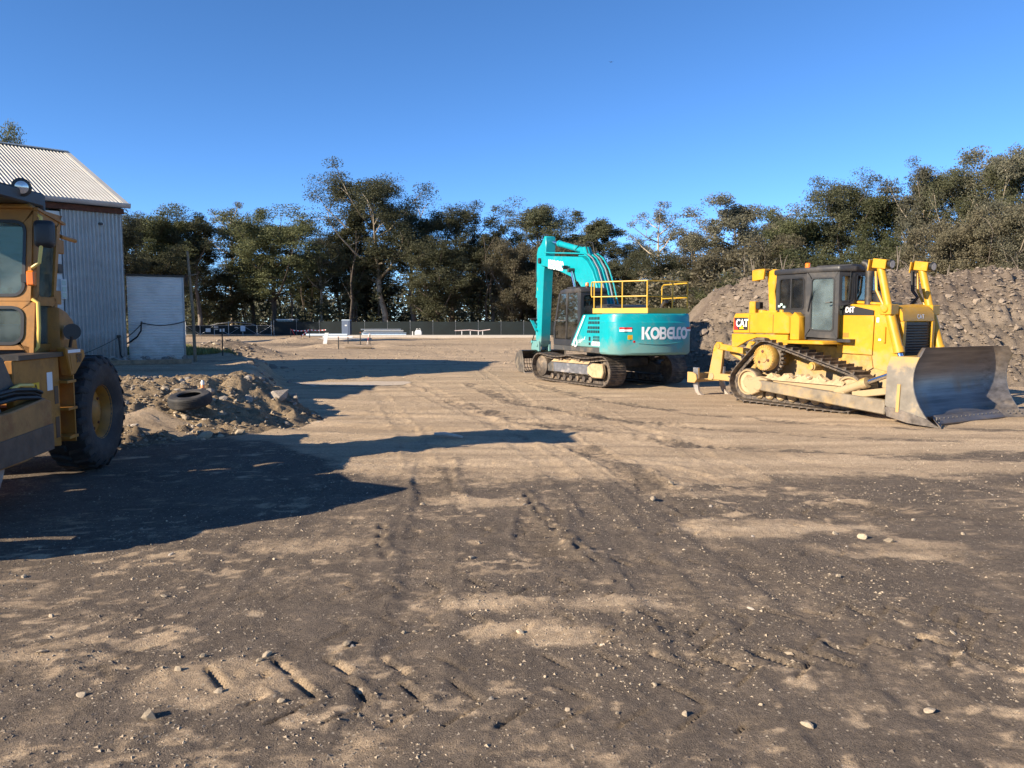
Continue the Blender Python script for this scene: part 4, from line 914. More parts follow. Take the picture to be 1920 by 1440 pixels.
rail(EX, [(*r0, zt - .03), (r1[0] - .1, r1[1], zt - .03), (*r1, zt - .1), (*r1, zb)], .022, 'side_rail'); rail(EX, [(*r0, zm - .02), (*r1, zm - .02)], .020, 'side_rail'); rail(EX, [(-1.95, -1.3, zb), (-1.95, -1.3, zt - .03)], .022, 'rail_post')
# ---- cab
x0, x1, yi, yo = -.78, 1.30, .38, 1.30
qs = dict(
    side=[(x1 + .05, yo, 1.22), (x0, yo, 1.22), (x0 - .02, yo - .04, 3.0), (x1 - .40, yo - .04, 2.98)])
ob = [(x1, 1.22), (x1 + .06, 1.75), (x1 - .42, 2.93), (x1 - .55, 2.98), (x0, 2.98), (x0, 1.22)]
# left side: dark sheet with a big door window and a rear quarter window
B().prism([(x1 + .02, 1.22), (x1 + .06, 1.42), (-.02, 1.42), (x0 + .02, 2.05), (x0, 1.22)], yo - .05, yo).build('door_skin', MAT['cab_black'], EX, .012)
B().prism([(x1 + .06, 1.42), (x1 + .06, 1.75), (x1 - .40, 2.93), (x1 - .50, 2.93), (x1 - .04, 1.74), (x1 - .04, 1.42)], yo - .06, yo).build('front_pillar', MAT['cab_black'], EX, .012)
B().prism([(.28, 1.42), (.34, 1.42), (.30, 2.93), (.20, 2.93)], yo - .06, yo + .004).build('door_pillar', MAT['cab_black'], EX, .012)
B().prism([(x0 + .02, 2.06), (x0 + .2, 1.9), (x0 + .22, 2.93), (x0, 2.93)], yo - .06, yo).build('rear_pillar', MAT['cab_black'], EX, .012)
B().prism([(x1 - .40, 2.90), (x1 - .55, 3.02), (x1 - .8, 3.06), (x0 + .1, 3.07), (x0 - .05, 3.0), (x0 - .05, 2.90)], yi - .02, yo + .01).build('cab_roof', MAT['cab_black'], EX, .04, seg=2)
B().prism([(.33, 1.44), (x1 - .03, 1.44), (x1 - .02, 1.74), (x1 - .47, 2.90), (.30, 2.90)], yo - .035, yo - .028).build('door_glass', MAT['glass'], EX)
B().prism([(.27, 1.44), (.0, 1.44), (x0 + .2, 1.93), (x0 + .21, 2.90), (.21, 2.90)], yo - .035, yo - .028).build('quarter_glass', MAT['glass'], EX)
B().prism([(.34, 2.02), (x1 - .10, 2.02), (x1 - .11, 2.05), (.34, 2.05)], yo - .028, yo + .002).build('window_bar', MAT['frame_grey'], EX)
B().box(x1 - .14, x1 - .10, yo, yo + .03, 1.55, 1.68).build('door_handle', MAT['black_decal'], EX)
B().prism([(x1 + .02, 1.22), (x1 + .06, 1.75), (x1 - .40, 2.93), (x0, 2.93), (x0, 1.22)], yi, yi + .03).build('inner_wall', MAT['cab_black'], EX)
B().hexa([(x1 + .05, yi, 1.75), (x1 + .05, yo - .06, 1.75), (x1 + .04, yo - .06, 1.75), (x1 + .04, yi, 1.75), (x1 - .41, yi, 2.92), (x1 - .41, yo - .06, 2.92), (x1 - .43, yo - .06, 2.92), (x1 - .43, yi, 2.92)]).build('windscreen', MAT['glass'], EX)
B().box(x1 - .02, x1 + .04, yi, yo - .06, 1.22, 1.74).build('front_panel', MAT['cab_black'], EX)
panel([(x0 - .02, yo - .02, 1.9), (x0 - .02, yi, 1.9), (x0 - .02, yi, 2.96), (x0 - .02, yo - .02, 2.96)], (.10, .88, .12, .88), .08, .05, ('rear_frame', 'rear_glass'), (MAT['cab_black'], MAT['glass'], MAT['black_decal']), EX, False)
B().box(x0, x0 + .03, yi, yo - .05, 1.22, 1.92).build('rear_panel', MAT['cab_black'], EX)
st = B().box(-.25, .3, .6, 1.05, 1.45, 1.62).box(-.38, -.25, .6, 1.05, 1.55, 2.25).box(-.36, -.28, .7, .95, 2.27, 2.5).build('seat', MAT['seat'], EX, .03)
B().cyl((.55, .55, 1.3), (.5, .55, 1.9), .025).ball((.5, .55, 1.92), .05).build('control_lever', MAT['seat'], EX)
B().lathe([(.06, 0), (.06, .05)], (-.55, .95, 3.07), (0, 0, 1), 14).build('beacon_base', MAT['black_decal'], EX)
B().lathe([(.055, .05), (.055, .13), (.04, .16)], (-.55, .95, 3.07), (0, 0, 1), 14).build('beacon', MAT['orange_lens'], EX)
B().box(-.2, .5, yi + .1, yo - .1, 3.07, 3.12).build('roof_hatch', MAT['cab_black'], EX, .02)
# ---- boom
bm_pts = [(-.15, 1.70), (-.28, 2.02), (-.12, 2.55), (.16, 3.12), (.52, 3.66), (.95, 4.02), (1.35, 4.20), (3.2, 4.36), (4.85, 4.50), (5.12, 4.46), (5.16, 4.28), (5.02, 4.14), (4.5, 4.06), (3.3, 3.84), (2.2, 3.56), (1.6, 3.34), (1.22, 3.05), (.85, 2.60), (.42, 1.98), (.22, 1.70)]
boom = B().prism(bm_pts, -.27, .27).build('boom', MAT['teal'], EX, .02)
BH = lambda p: p
bw = .50; s0 = sum(adv[c] for c in 'KOBELCO') * .36
bdir = Vector((-.992, 0, -.13)); bup = Vector((-.13, 0, .992))
word(EX, 'KOBELCO', lambda p: tuple(Vector((4.30, .274, 3.99)) + bdir * (p[0] * 1.42 / s0) + bup * (p[1] * .95)), adv, name='boom_letter', H=.36)
# pipes over the back of the boom
top = [(-.28, 2.05), (-.12, 2.58), (.15, 3.16), (.50, 3.70), (.93, 4.08), (1.35, 4.27)]
for k, y in enumerate((-.34, -.20, -.08, .06, .19)):
    extra = [(1.9, 4.32), (3.0, 4.42), (4.3, 4.53), (4.9, 4.60)] if k in (0, 4, 2) else [(1.7, 4.34)]
    B().tube([(x - .03, y, z + .04) for x, z in top + extra], .026, 8).build('hydraulic_pipe', MAT['galv'] if k % 2 else MAT['teal'], EX)
for k, y in enumerate((-.12, .12)):
    B().tube([(4.9, y, 4.60), (5.35, y * 1.2, 4.72), (5.72, y * 1.5, 4.45), (5.72, y * 1.6, 3.9), (5.66, y * 1.6, 3.55)], .022, 7).build('hose', MAT['hose'], EX)
B().tube([(1.2, .1, 4.33), (1.4, .1, 4.62), (1.9, .1, 4.66), (2.2, .1, 4.52)], .02, 7).build('hose', MAT['hose'], EX)
B().tube([(1.1, -.1, 4.33), (1.25, -.1, 4.68), (1.7, -.1, 4.75), (2.0, -.1, 4.62)], .02, 7).build('hose', MAT['hose'], EX)
def ram(parent, p0, p1, r, split, m='teal', rod='chrome', names=('cylinder', 'rod')):
    p0, p1 = Vector(p0), Vector(p1); q = p0.lerp(p1, split); d = (p1 - p0).normalized()
    c = B().cyl(p0, q, r, n=18).cyl(q - d * .1, q + d * .03, r * 1.18, n=18).build(names[0], MAT[m], parent)
    B().cyl(q, p1, r * .52, n=14).build(names[1], MAT[rod], parent)
    return c
ram(EX, (1.55, 0, 4.42), (4.82, 0, 5.08), .105, .70, names=('stick_cylinder', 'stick_rod'))
B().prism([(1.2, 4.2), (1.45, 4.56), (1.65, 4.56), (1.95, 4.26)], -.13, .13).build('cylinder_bracket', MAT['teal'], EX, .02)
for s in (1, -1):
    ram(EX, (.78, s * .38, 1.62), (1.95, s * .38, 3.78), .085, .58, names=('boom_cylinder', 'boom_rod'))
B().cyl((1.95, -.48, 3.78), (1.95, .50, 3.78), .075, n=16).build('boom_pin', MAT['dark_steel'], EX)
wl_ = B().cyl((2.3, .28, 3.92), (2.3, .42, 3.92), .02, n=8).box(2.36, 2.48, .33, .48, 3.84, 3.97).build('work_light', MAT['black_decal'], EX)
# ---- stick
sk_pts = [(4.70, 5.22), (4.86, 5.26), (5.20, 4.98), (5.52, 4.86), (5.64, 4.62), (5.60, 3.6), (5.58, 1.55), (5.64, 1.22), (5.52, 1.02), (5.30, 1.04), (5.18, 1.25), (5.06, 2.6), (4.92, 3.9), (4.78, 4.35), (4.70, 4.8)]
B().prism(sk_pts, -.20, .20).build('stick', MAT['teal'], EX, .018)
B().cyl((5.08, -.34, 4.33), (5.08, .34, 4.33), .11, n=18).build('stick_pin', MAT['dark_steel'], EX)
ram(EX, (5.92, 0, 4.45), (6.02, 0, 2.05), .075, .62, names=('bucket_cylinder', 'bucket_rod'))
B().prism([(5.55, 4.75), (5.98, 4.52), (5.98, 4.36), (5.55, 4.15)], -.08, .08).build('cylinder_lug', MAT['teal'], EX, .01)
B().prism([(5.52, 3.2), (5.54, 3.2), (5.54, 3.32), (5.52, 3.32)], .201, .204).build('sticker', MAT['yellow_decal'], EX)
for s in (1, -1): B().beam((5.48, s * .25, 1.62), (6.05, s * .25, 2.06), .04, .12, (0, 1, 0)).build('idler_link', MAT['teal'], EX)
B().cyl((6.02, -.3, 2.06), (6.02, .3, 2.06), .06, n=14).build('link_pin', MAT['dark_steel'], EX)
B().beam((6.02, 0, 2.02), (5.98, 0, 1.22), .14, .14, (1, 0, 0)).build('bucket_link', MAT['teal'], EX, .02)
qh = B().box(5.25, 6.05, -.26, -.17, .82, 1.22).box(5.25, 6.05, .17, .26, .82, 1.22).cyl((5.40, -.3, 1.06), (5.40, .3, 1.06), .06).cyl((5.95, -.3, 1.18), (5.95, .3, 1.18), .06).build('quick_hitch', MAT['teal'], EX, .012)
B().tube([(5.6, .22, 1.8), (5.75, .26, 1.45), (5.95, .26, 1.2), (6.05, .24, 1.0)], .022, 7).build('hose', MAT['hose'], EX)
# ---- sieve bucket
BW = .92
sp = [(5.08, .02), (5.22, .50), (5.36, .86), (5.60, .88), (5.98, .72), (6.12, .46), (6.02, .18), (5.72, .02)]
for s in (1, -1): B().prism(sp, s * BW - .02, s * BW + .02).build('side_plate', MAT['bucket'], EX, .006)
shell = [(5.36, .86), (5.60, .88), (5.98, .72), (6.10, .52)]
B().add([(x, -BW + .02, z) for x, z in shell] + [(x, BW - .02, z) for x, z in shell] + [(x + .015, -BW + .02, z - .02) for x, z in shell] + [(x + .015, BW - .02, z - .02) for x, z in shell], [(0, 1, 5, 4), (1, 2, 6, 5), (2, 3, 7, 6), (8, 9, 13, 12), (9, 10, 14, 13), (10, 11, 15, 14), (0, 4, 12, 8), (3, 7, 15, 11)]).build('bucket_back', MAT['dark_steel'], EX)
arcp = [(6.10, .52), (6.10, .38), (6.03, .20), (5.90, .09), (5.72, .03), (5.4, .03), (5.12, .04)]
for i in range(17):
    y = -BW + .06 + (2 * BW - .12) * i / 16; B().tube([(x, y, z) for x, z in arcp], .011, 5).build('sieve_bar', MAT['dark_steel'], EX)
for (x, z) in ((6.10, .44), (6.07, .30), (5.98, .15), (5.82, .06), (5.6, .03), (5.35, .035)): B().cyl((x, -BW, z), (x, BW, z), .011, n=6).build('cross_bar', MAT['dark_steel'], EX)
B().box(5.02, 5.20, -BW, BW, .0, .03).build('cutting_edge', MAT['steel'], EX)
for y in (-.22, .22): B().prism([(5.35, .84), (5.45, 1.08), (5.9, 1.2), (6.02, 1.1), (5.98, .70)], y - .02, y + .02).build('bucket_ear', MAT['teal'], EX)
# ================================================================== BULLDOZER
DZ = thing('bulldozer', 'yellow tracked bulldozer with wide steel blade in front and ripper behind', 'bulldozer', (7.58, 18.73, 0), R(-60))
Y_, D_ = MAT['cat_yellow'], MAT['dusty_yellow']
circ = [(-1.36, .49, .45), (1.55, .49, .45), (-.72, 1.13, .42), (-.9, .34, .30), (1.0, .34, .30)]
for s in (-1, 1):
    make_track(DZ, s * 1.0, .56, circ, 42, .0, .075, .09)
    # high drive sprocket with its hub
    b = B(); n = 24
    for k in range(n):
        a = 2 * math.pi * k / n; c = Vector((-.72 + .365 * math.cos(a), s * 1.0, 1.13 + .365 * math.sin(a))); b.obox(c, (math.cos(a), 0, math.sin(a)), (0, 1, 0), (-math.sin(a), 0, math.cos(a)), .05, .05, .026)
    b.cyl((-.72, s * .94, 1.13), (-.72, s * 1.06, 1.13), .35, n=32); b.build('sprocket', MAT['track_steel'], DZ)
    hub = B().lathe([(.30, 0), (.315, .05), (.315, .19), (.30, .215), (.26, .22), (.25, .21), (.12, .215), (.11, .235), (.02, .24)], (-.72, s * 1.06, 1.13), (0, s, 0), 32).build('final_drive', D_, DZ)
    for k in range(28):
        a = 2 * math.pi * k / 28; B().cyl((-.72 + .285 * math.cos(a), s * 1.275, 1.13 + .285 * math.sin(a)), (-.72 + .285 * math.cos(a), s * 1.295, 1.13 + .285 * math.sin(a)), .016, n=6).build('bolt', D_, hub)
    for k in range(3):
        a = R(100 + 120 * k); B().lathe([(.035, 0), (.035, .02), (.02, .022)], (-.72 + .16 * math.cos(a), s * 1.27, 1.13 + .16 * math.sin(a)), (0, s, 0), 12).build('plug', MAT['rust'], hub)
    for x in (-1.36, 1.55):
        B().lathe([(.10, -.14), (.31, -.12), (.335, -.10), (.345, -.06), (.345, .06), (.335, .10), (.31, .12), (.285, .115), (.27, .05), (.16, .03), (.14, .11), (.10, .17), (.02, .17)], (x, s * 1.0, .49), (0, s, 0), 32).build('idler', D_, DZ)
        B().lathe([(.30, .118), (.345, .104), (.352, .06), (.352, -.06), (.345, -.104)], (x, s * 1.0, .49), (0, s, 0), 32, cap=False).build('idler_tread', MAT['track_steel'], DZ); B().lathe([(.275, .06), (.17, .045)], (x, s * 1.0, .49), (0, s, 0), 32, cap=False).build('idler_recess', MAT['mud'], DZ)
    for k in range(7): B().lathe([(.09, -.2), (.125, -.16), (.125, -.09), (.09, -.08), (.09, .08), (.125, .09), (.125, .16), (.09, .2)], (-.93 + .33 * k, s * 1.0, .235), (0, 1, 0), 16).build('track_roller', D_, DZ)
    B().prism([(-1.45, .40), (-1.40, .60), (-.95, .66), (1.0, .62), (1.5, .58), (1.62, .46), (1.3, .34), (-1.2, .30)], s * 1.0 - .15, s * 1.0 + .17).build('track_frame', D_, DZ, .025)
    B().prism([(-1.38, .42), (-1.36, .54), (-1.15, .56), (-.72, .58), (-.72, .30), (-1.0, .20), (-1.12, .22)], s * 1.0 + s * .171, s * 1.0 + s * .20).build('idler_guard', D_, DZ, .006)
    B().cyl((.63, s * .9, .99), (.63, s * 1.2, .99), .10, n=18).cyl((.63, s * 1.2, .99), (.63, s * 1.24, .99), .075, n=18).build('carrier_roller', D_, DZ)
    # dried soil lying on the frame
    rows = []; rg = random.Random(50 + s); n = 34
    for i in range(n + 1):
        x = -.75 + 2.2 * i / n; h = .03 + .12 * abs(math.sin(i * .43 + 1)) * rg.uniform(.5, 1.3)
        rows.append([(x, s * 1.0 - .20, .60), (x + rg.uniform(-.03, .03), s * 1.0 - .09, .63 + h * rg.uniform(.6, 1.1)), (x + rg.uniform(-.03, .03), s * 1.0 + .03, .64 + h), (x, s * 1.0 + .14, .62 + h * .5 * rg.uniform(.4, 1.2)), (x, s * 1.0 + .22, .58)])
    B().add([p for r_ in rows for p in r_], [(5 * i + j, 5 * i + j + 1, 5 * i + j + 6, 5 * i + j + 5) for i in range(n) for j in range(4)]).build('caked_soil', MAT['mud'], DZ, smooth=20)
    for k in range(26): 
        o = put_rock('clod', 'tan_rock', DZ, (rg.uniform(-.6, 1.4), s * (1.0 + rg.uniform(-.15, .16)), rg.uniform(.66, .76)), rg.uniform(.02, .05), rg)
    # push arm with trunnion
    b = B().hexa([(-.55, s * 1.40, .36), (2.72, s * 1.40, .12), (2.72, s * 1.56, .12), (-.55, s * 1.56, .36), (-.55, s * 1.40, .60), (2.72, s * 1.40, .42), (2.72, s * 1.56, .42), (-.55, s * 1.56, .60)])
    b.build('push_arm', D_ if s > 0 else MAT['push_arm'] if 'push_arm' in MAT else D_, DZ, .02)
    B().lathe([(.11, 0), (.13, .02), (.13, .20), (.11, .22)], (-.62, s * 1.36, .48), (0, s, 0), 20).build('trunnion', D_, DZ)
    B().prism([(-1.0, .20), (-.62, .36), (-.5, .62), (-.75, .66), (-1.05, .58)], s * 1.2, s * 1.38).build('trunnion_mount', D_, DZ, .02)
    # brace / tilt cylinder
    B().cyl((1.55, s * 1.42, .50), (2.15, s * 1.42, .72), .095, n=16).cyl((2.1, s * 1.42, .70), (2.22, s * 1.42, .745), .115, n=16).build('tilt_cylinder', D_, DZ)
    B().cyl((2.2, s * 1.42, .74), (2.75, s * 1.42, .95), .05, n=14).build('tilt_rod', MAT['chrome'], DZ)
    B().beam((1.9, s * 1.42, .46), (2.7, s * 1.42, .60), .13, .14).build('brace', D_, DZ, .015)
    B().prism([(1.45, .35), (1.72, .35), (1.72, .56), (1.58, .62), (1.45, .56)], s * 1.36, s * 1.5).build('brace_lug', D_, DZ, .015)
# ---- hull
B().prism([(-1.75, .55), (-1.75, 1.45), (-.2, 1.5), (2.0, 1.4), (2.35, .95), (2.2, .55)], -.55, .55).build('main_frame', D_, DZ, .03)
B().box(-.85, -.55, -.95, .95, .95, 1.3).build('drive_housing', D_, DZ, .04)
# rear tank and fenders
tk = B().prism([(-1.92, 1.72), (-1.92, 2.10), (-1.86, 2.22), (-.35, 2.24), (-.14, 2.12), (-.14, 1.72)], -1.08, 1.08).build('fuel_tank', Y_, DZ, .02)
for x in (-1.36, -.62):
    for s in (-1, 1): B().box(x - .006, x + .006, s * 1.081, s * 1.084, 1.74, 2.18).build('panel_gap', MAT['black_decal'], tk)
for s in (-1, 1):
    B().prism([(-1.92, 1.70), (-1.92, 1.36), (-1.75, 1.36), (-1.42, 1.52), (-1.1, 1.62), (-.78, 1.62), (-.45, 1.48), (-.14, 1.44), (-.14, 1.70)], s * 1.05, s * 1.12).build('fender', Y_, DZ, .01)
    B().prism([(-.14, 1.50), (-.14, 1.58), (.95, 1.58), (1.0, 1.50)], s * .55, s * 1.30).build('running_board', Y_, DZ, .012)
    B().prism([(-.14, 1.585), (.12, 1.585), (.12, 2.12), (-.02, 2.24), (-.14, 2.12)], s * .80, s * 1.05).build('tank_end', Y_, DZ, .012)
    # logo panel at the tank's rear end
    y = s * 1.0815; e = s * .003
    q = B().prism([(-1.88, 1.80), (-1.42, 1.80), (-1.42, 2.11), (-1.88, 2.11)], y, y + e).build('logo_panel', MAT['black_decal'], tk)
    B().prism([(-1.88, 2.11), (-1.88, 1.80), (-1.74, 1.80)] if s < 0 else [(-1.88, 2.11), (-1.88, 1.80), (-1.74, 1.80)], y + e, y + 2 * e).build('logo_corner', MAT['red_decal'], q)
    text('lettering', 'CAT', .26, MAT['white_decal'], tk, (-1.61, y + 2.5 * e, 1.965), (-s, 0, 0), (0, 0, 1), offset=.03, xs=.78)
    B().prism([(-1.70, 1.83), (-1.54, 1.83), (-1.62, 1.93)], y + 3 * e, y + 4 * e).build('logo_triangle', MAT['yellow_decal'], q)
B().cyl((-1.25, -.75, 2.2), (-1.25, -.75, 2.30), .10, n=18).build('filler_cap', Y_, DZ)
B().cyl((-.6, -.8, 2.22), (-.6, -.8, 2.30), .06, n=14).build('filler_cap', Y_, DZ)
B().box(-1.62, -1.42, -.85, -.7, 2.2, 2.52).build('tail_lamp_box', Y_, DZ, .02)
B().box(-1.40, -1.28, -.84, -.7, 2.33, 2.5).build('tail_lamp', MAT['black_decal'], DZ, .01)
# ---- roll-over frame
for s in (-1, 1):
    B().prism([(-1.02, 2.22), (-.76, 2.22), (-.86, 2.75), (-.80, 3.05), (-.70, 3.26), (-.92, 3.30), (-1.12, 3.22), (-1.06, 2.8)], s * .70 - .10, s * .70 + .10).build('rops_post', Y_, DZ, .02)
    B().box(-1.18, -.72, s * .70 - .16, s * .70 + .16, 2.22, 2.28).build('rops_foot', Y_, DZ, .01)
    lb = B().prism([(-1.42, 3.02), (-1.05, 3.05), (-1.02, 3.30), (-1.36, 3.30)], s * .92, s * .98).prism([(-1.42, 3.02), (-1.38, 3.02), (-1.36, 3.30), (-1.42, 3.28)], s * .72, s * .98).prism([(-1.36, 3.27), (-1.05, 3.28), (-1.05, 3.31), (-1.36, 3.30)], s * .72, s * .98).build('lamp_guard', Y_, DZ, .008)
    B().cyl((-1.36, s * .85, 3.15), (-1.22, s * .85, 3.15), .085, n=16).build('rear_lamp', MAT['black_decal'], DZ)
    B().cyl((-1.365, s * .85, 3.15), (-1.36, s * .85, 3.15), .07, n=16).build('lamp_lens', MAT['lamp_lens'], DZ)
B().box(-1.06, -.80, -.6, .6, 3.08, 3.27).build('rops_bar', Y_, DZ, .02)
# ---- cab
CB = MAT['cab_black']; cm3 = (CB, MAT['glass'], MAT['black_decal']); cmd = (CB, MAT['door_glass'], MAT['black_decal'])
zl, zt_ = 2.18, 3.14
for s in (-1, 1):
    q = [(-.78, s * .80, zl), (.16, s * .86, zl), (.16, s * .86, zt_), (-.78, s * .80, zt_)]
    if s > 0: q = [q[1], q[0], q[3], q[2]]
    panel(q, (.10, .90, .14, .90), .07, .05, ('side_frame', 'side_window'), cm3, DZ)
    B().box(-.33, -.30, s * .83 - .02, s * .83 + .02, zl + .14, zt_ - .1).build('window_divider', CB, DZ)
    q = [(.16, s * .90, 1.66), (.98, s * .80, 1.62), (.98, s * .80, zt_ + .03), (.16, s * .90, zt_ + .03)]
    if s > 0: q = [q[1], q[0], q[3], q[2]]
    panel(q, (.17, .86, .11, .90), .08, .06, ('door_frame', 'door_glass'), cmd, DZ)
    q = [(.98, s * .80, 2.36), (1.16, s * .50, 2.42), (1.16, s * .50, zt_), (.98, s * .80, zt_)]
    if s > 0: q = [q[1], q[0], q[3], q[2]]
    panel(q, (.14, .86, .12, .88), .05, .05, ('corner_frame', 'corner_window'), cm3, DZ)
    B().prism([(-.78, 1.6), (.16, 1.6), (.16, zl), (-.78, zl)], s * .78, s * .84).build('lower_side', CB, DZ)
    B().tube([(.85, s * .86, 2.45), (.85, s * .93, 2.45), (.76, s * .96, 2.44)], .016, 6).build('door_handle', MAT['black_decal'], DZ)
    B().tube([(.24, s * .91, 2.25), (.30, s * .925, 2.5), (.36, s * .925, 2.75)], .012, 6).build('wiper', MAT['black_decal'], DZ)
panel([(1.16, -.50, 2.42), (1.16, .50, 2.42), (1.16, .50, zt_), (1.16, -.50, zt_)], (.07, .93, .1, .9), .05, .04, ('front_frame', 'windscreen'), cm3, DZ)
panel([(-.80, .80, zl), (-.80, -.80, zl), (-.80, -.80, zt_), (-.80, .80, zt_)], (.08, .92, .12, .9), .06, .04, ('rear_frame', 'rear_window'), cm3, DZ)
B().prism([(-.86, -.84), (.16, -.92), (1.0, -.84), (1.22, -.54), (1.22, .54), (1.0, .84), (.16, .92), (-.86, .84)], 3.14, 3.27, 'xy').build('cab_roof', CB, DZ, .035, seg=2)
B().prism([(.2, -.62), (1.08, -.5), (1.08, .5), (.2, .62)], 3.27, 3.32, 'xy').build('roof_pad', CB, DZ, .02)
B().box(-.62, -.40, -.845, -.838, 3.17, 3.23).build('roof_plate', MAT['yellow_decal'], DZ)
B().box(-.78, 1.3, -.78, .78, 1.55, 1.62).build('cab_floor', CB, DZ)
B().box(-.25, .3, -.3, .3, 1.95, 2.15).box(-.42, -.25, -.3, .3, 2.1, 2.75).box(-.2, .25, -.45, -.34, 2.2, 2.32).build('seat', MAT['seat'], DZ, .04)
B().prism([(.85, 1.62), (.96, 1.62), (.96, 2.4), (.9, 2.45), (.8, 2.3)], -.45, .45).build('dash_console', MAT['seat'], DZ, .02)
for i, (x, z) in enumerate(((-.70, 2.36), (-.64, 2.40), (-.56, 2.34))): B().box(x, x + .07, -.8345 + .003 * i, -.832 + .003 * i, z, z + .05).build('window_sticker', mat('sticker_%d' % i, (.45, .62, .58), .6), DZ)
B().lathe([(.07, 0), (.07, .03)], (-.25, -.35, 3.27), (0, 0, 1), 14).build('beacon_base', MAT['black_decal'], DZ); B().lathe([(.065, .03), (.065, .13), (.05, .15)], (-.25, -.35, 3.27), (0, 0, 1), 14).build('beacon', MAT['orange_lens'], DZ)
# ---- engine hood
B().prism([(.98, 1.4), (.98, 2.42), (1.9, 2.36), (2.18, 2.30), (2.30, 2.18), (2.36, .92), (2.0, .92), (1.6, 1.0)], -.56, .56).build('hood', Y_, DZ, .03)
B().prism([(.98, 2.43), (1.0, 2.50), (1.75, 2.43), (1.80, 2.37)], -.40, .40).build('hood_top', Y_, DZ, .02)
for s in (-1, 1):
    y = s * .561
    dp = B().prism([(.82, 1.30), (1.72, 1.28), (1.74, 2.15), (.82, 2.16)], s * .58, s * .60).build('engine_door', Y_, DZ, .006)
    B().prism([(.96, 2.17), (1.72, 2.15), (1.72, 2.26), (1.02, 2.40), (.96, 2.40)], s * .575, s * .60).build('stripe_panel', MAT['black_decal'], DZ)
    text('lettering', 'D6T', .17, MAT['white_decal'], DZ, (1.13 if s < 0 else 1.2, s * .6015, 2.275), (-s, 0, 0), (0, 0, 1), offset=.03, xs=.72)
    B().box(.98, 1.12, s * .601, s * .607, 1.66, 1.76).build('maker_plate', MAT['roller_yellow'], DZ)
    B().prism([(.8, .95), (.98, 1.28), (1.7, 1.26), (1.75, 1.0), (1.5, .85)], s * .57, s * .59).build('lower_guard', D_, DZ, .005)
    B().box(1.98, 2.02, s * .561, s * .60, 1.55, 1.9).build('grab_handle', Y_, DZ, .008)
    B().box(1.84, 1.90, s * .561, s * .565, 1.60, 1.64).build('label', MAT['white_decal'], DZ); B().box(1.78, 1.84, s * .561, s * .565, 2.0, 2.1).build('label', MAT['white_decal'], DZ)
B().prism([(2.10, 2.30), (2.10, 2.40), (2.28, 2.34), (2.38, 2.20), (2.40, 2.02), (2.34, 2.02), (2.28, 2.2)], -.57, .57).build('nose_cap', Y_, DZ, .012)
grl = B().prism([(2.345, .95), (2.365, 2.00), (2.352, 2.00), (2.335, .95)], -.46, .46).build('grille', MAT['black_decal'], DZ)
for k in range(17): B().obox((2.375, 0, 1.0 + .058 * k), (1, 0, -.5), (0, 1, 0), (.5, 0, 1), .016, .45, .006).build('grille_slat', MAT['dark_steel'], grl)
for y in (-.51, .51): B().prism([(2.32, .92), (2.40, .92), (2.42, 2.02), (2.33, 2.02)], y - .05, y + .05).build('grille_post', Y_, DZ, .01)
text('lettering', 'CAT', .13, MAT['white_decal'], DZ, (2.393, .06, 2.12), (0, 1, 0), (-.1, 0, 1), offset=.02)
ex = B().tube([(1.42, -.36, 2.38), (1.42, -.36, 3.08), (1.42, -.365, 3.2), (1.36, -.37, 3.29), (1.27, -.38, 3.33)], [.085, .085, .085, .08, .075], 16).build('exhaust', MAT['dark_steel'], DZ)
B().lathe([(.16, 0), (.17, .02), (.17, .22), (.20, .23), (.20, .27), (.10, .31)], (1.62, -.20, 2.42), (0, 0, 1), 20).build('air_cleaner', CB, DZ); B().cyl((1.62, -.2, 2.36), (1.62, -.2, 2.44), .12, n=16).build('cleaner_neck', Y_, DZ)
B().tube([(1.1, -.62, 2.45), (1.12, -.63, 2.7), (1.13, -.6, 3.2)], .012, 6).build('mirror_stalk', MAT['black_decal'], DZ)
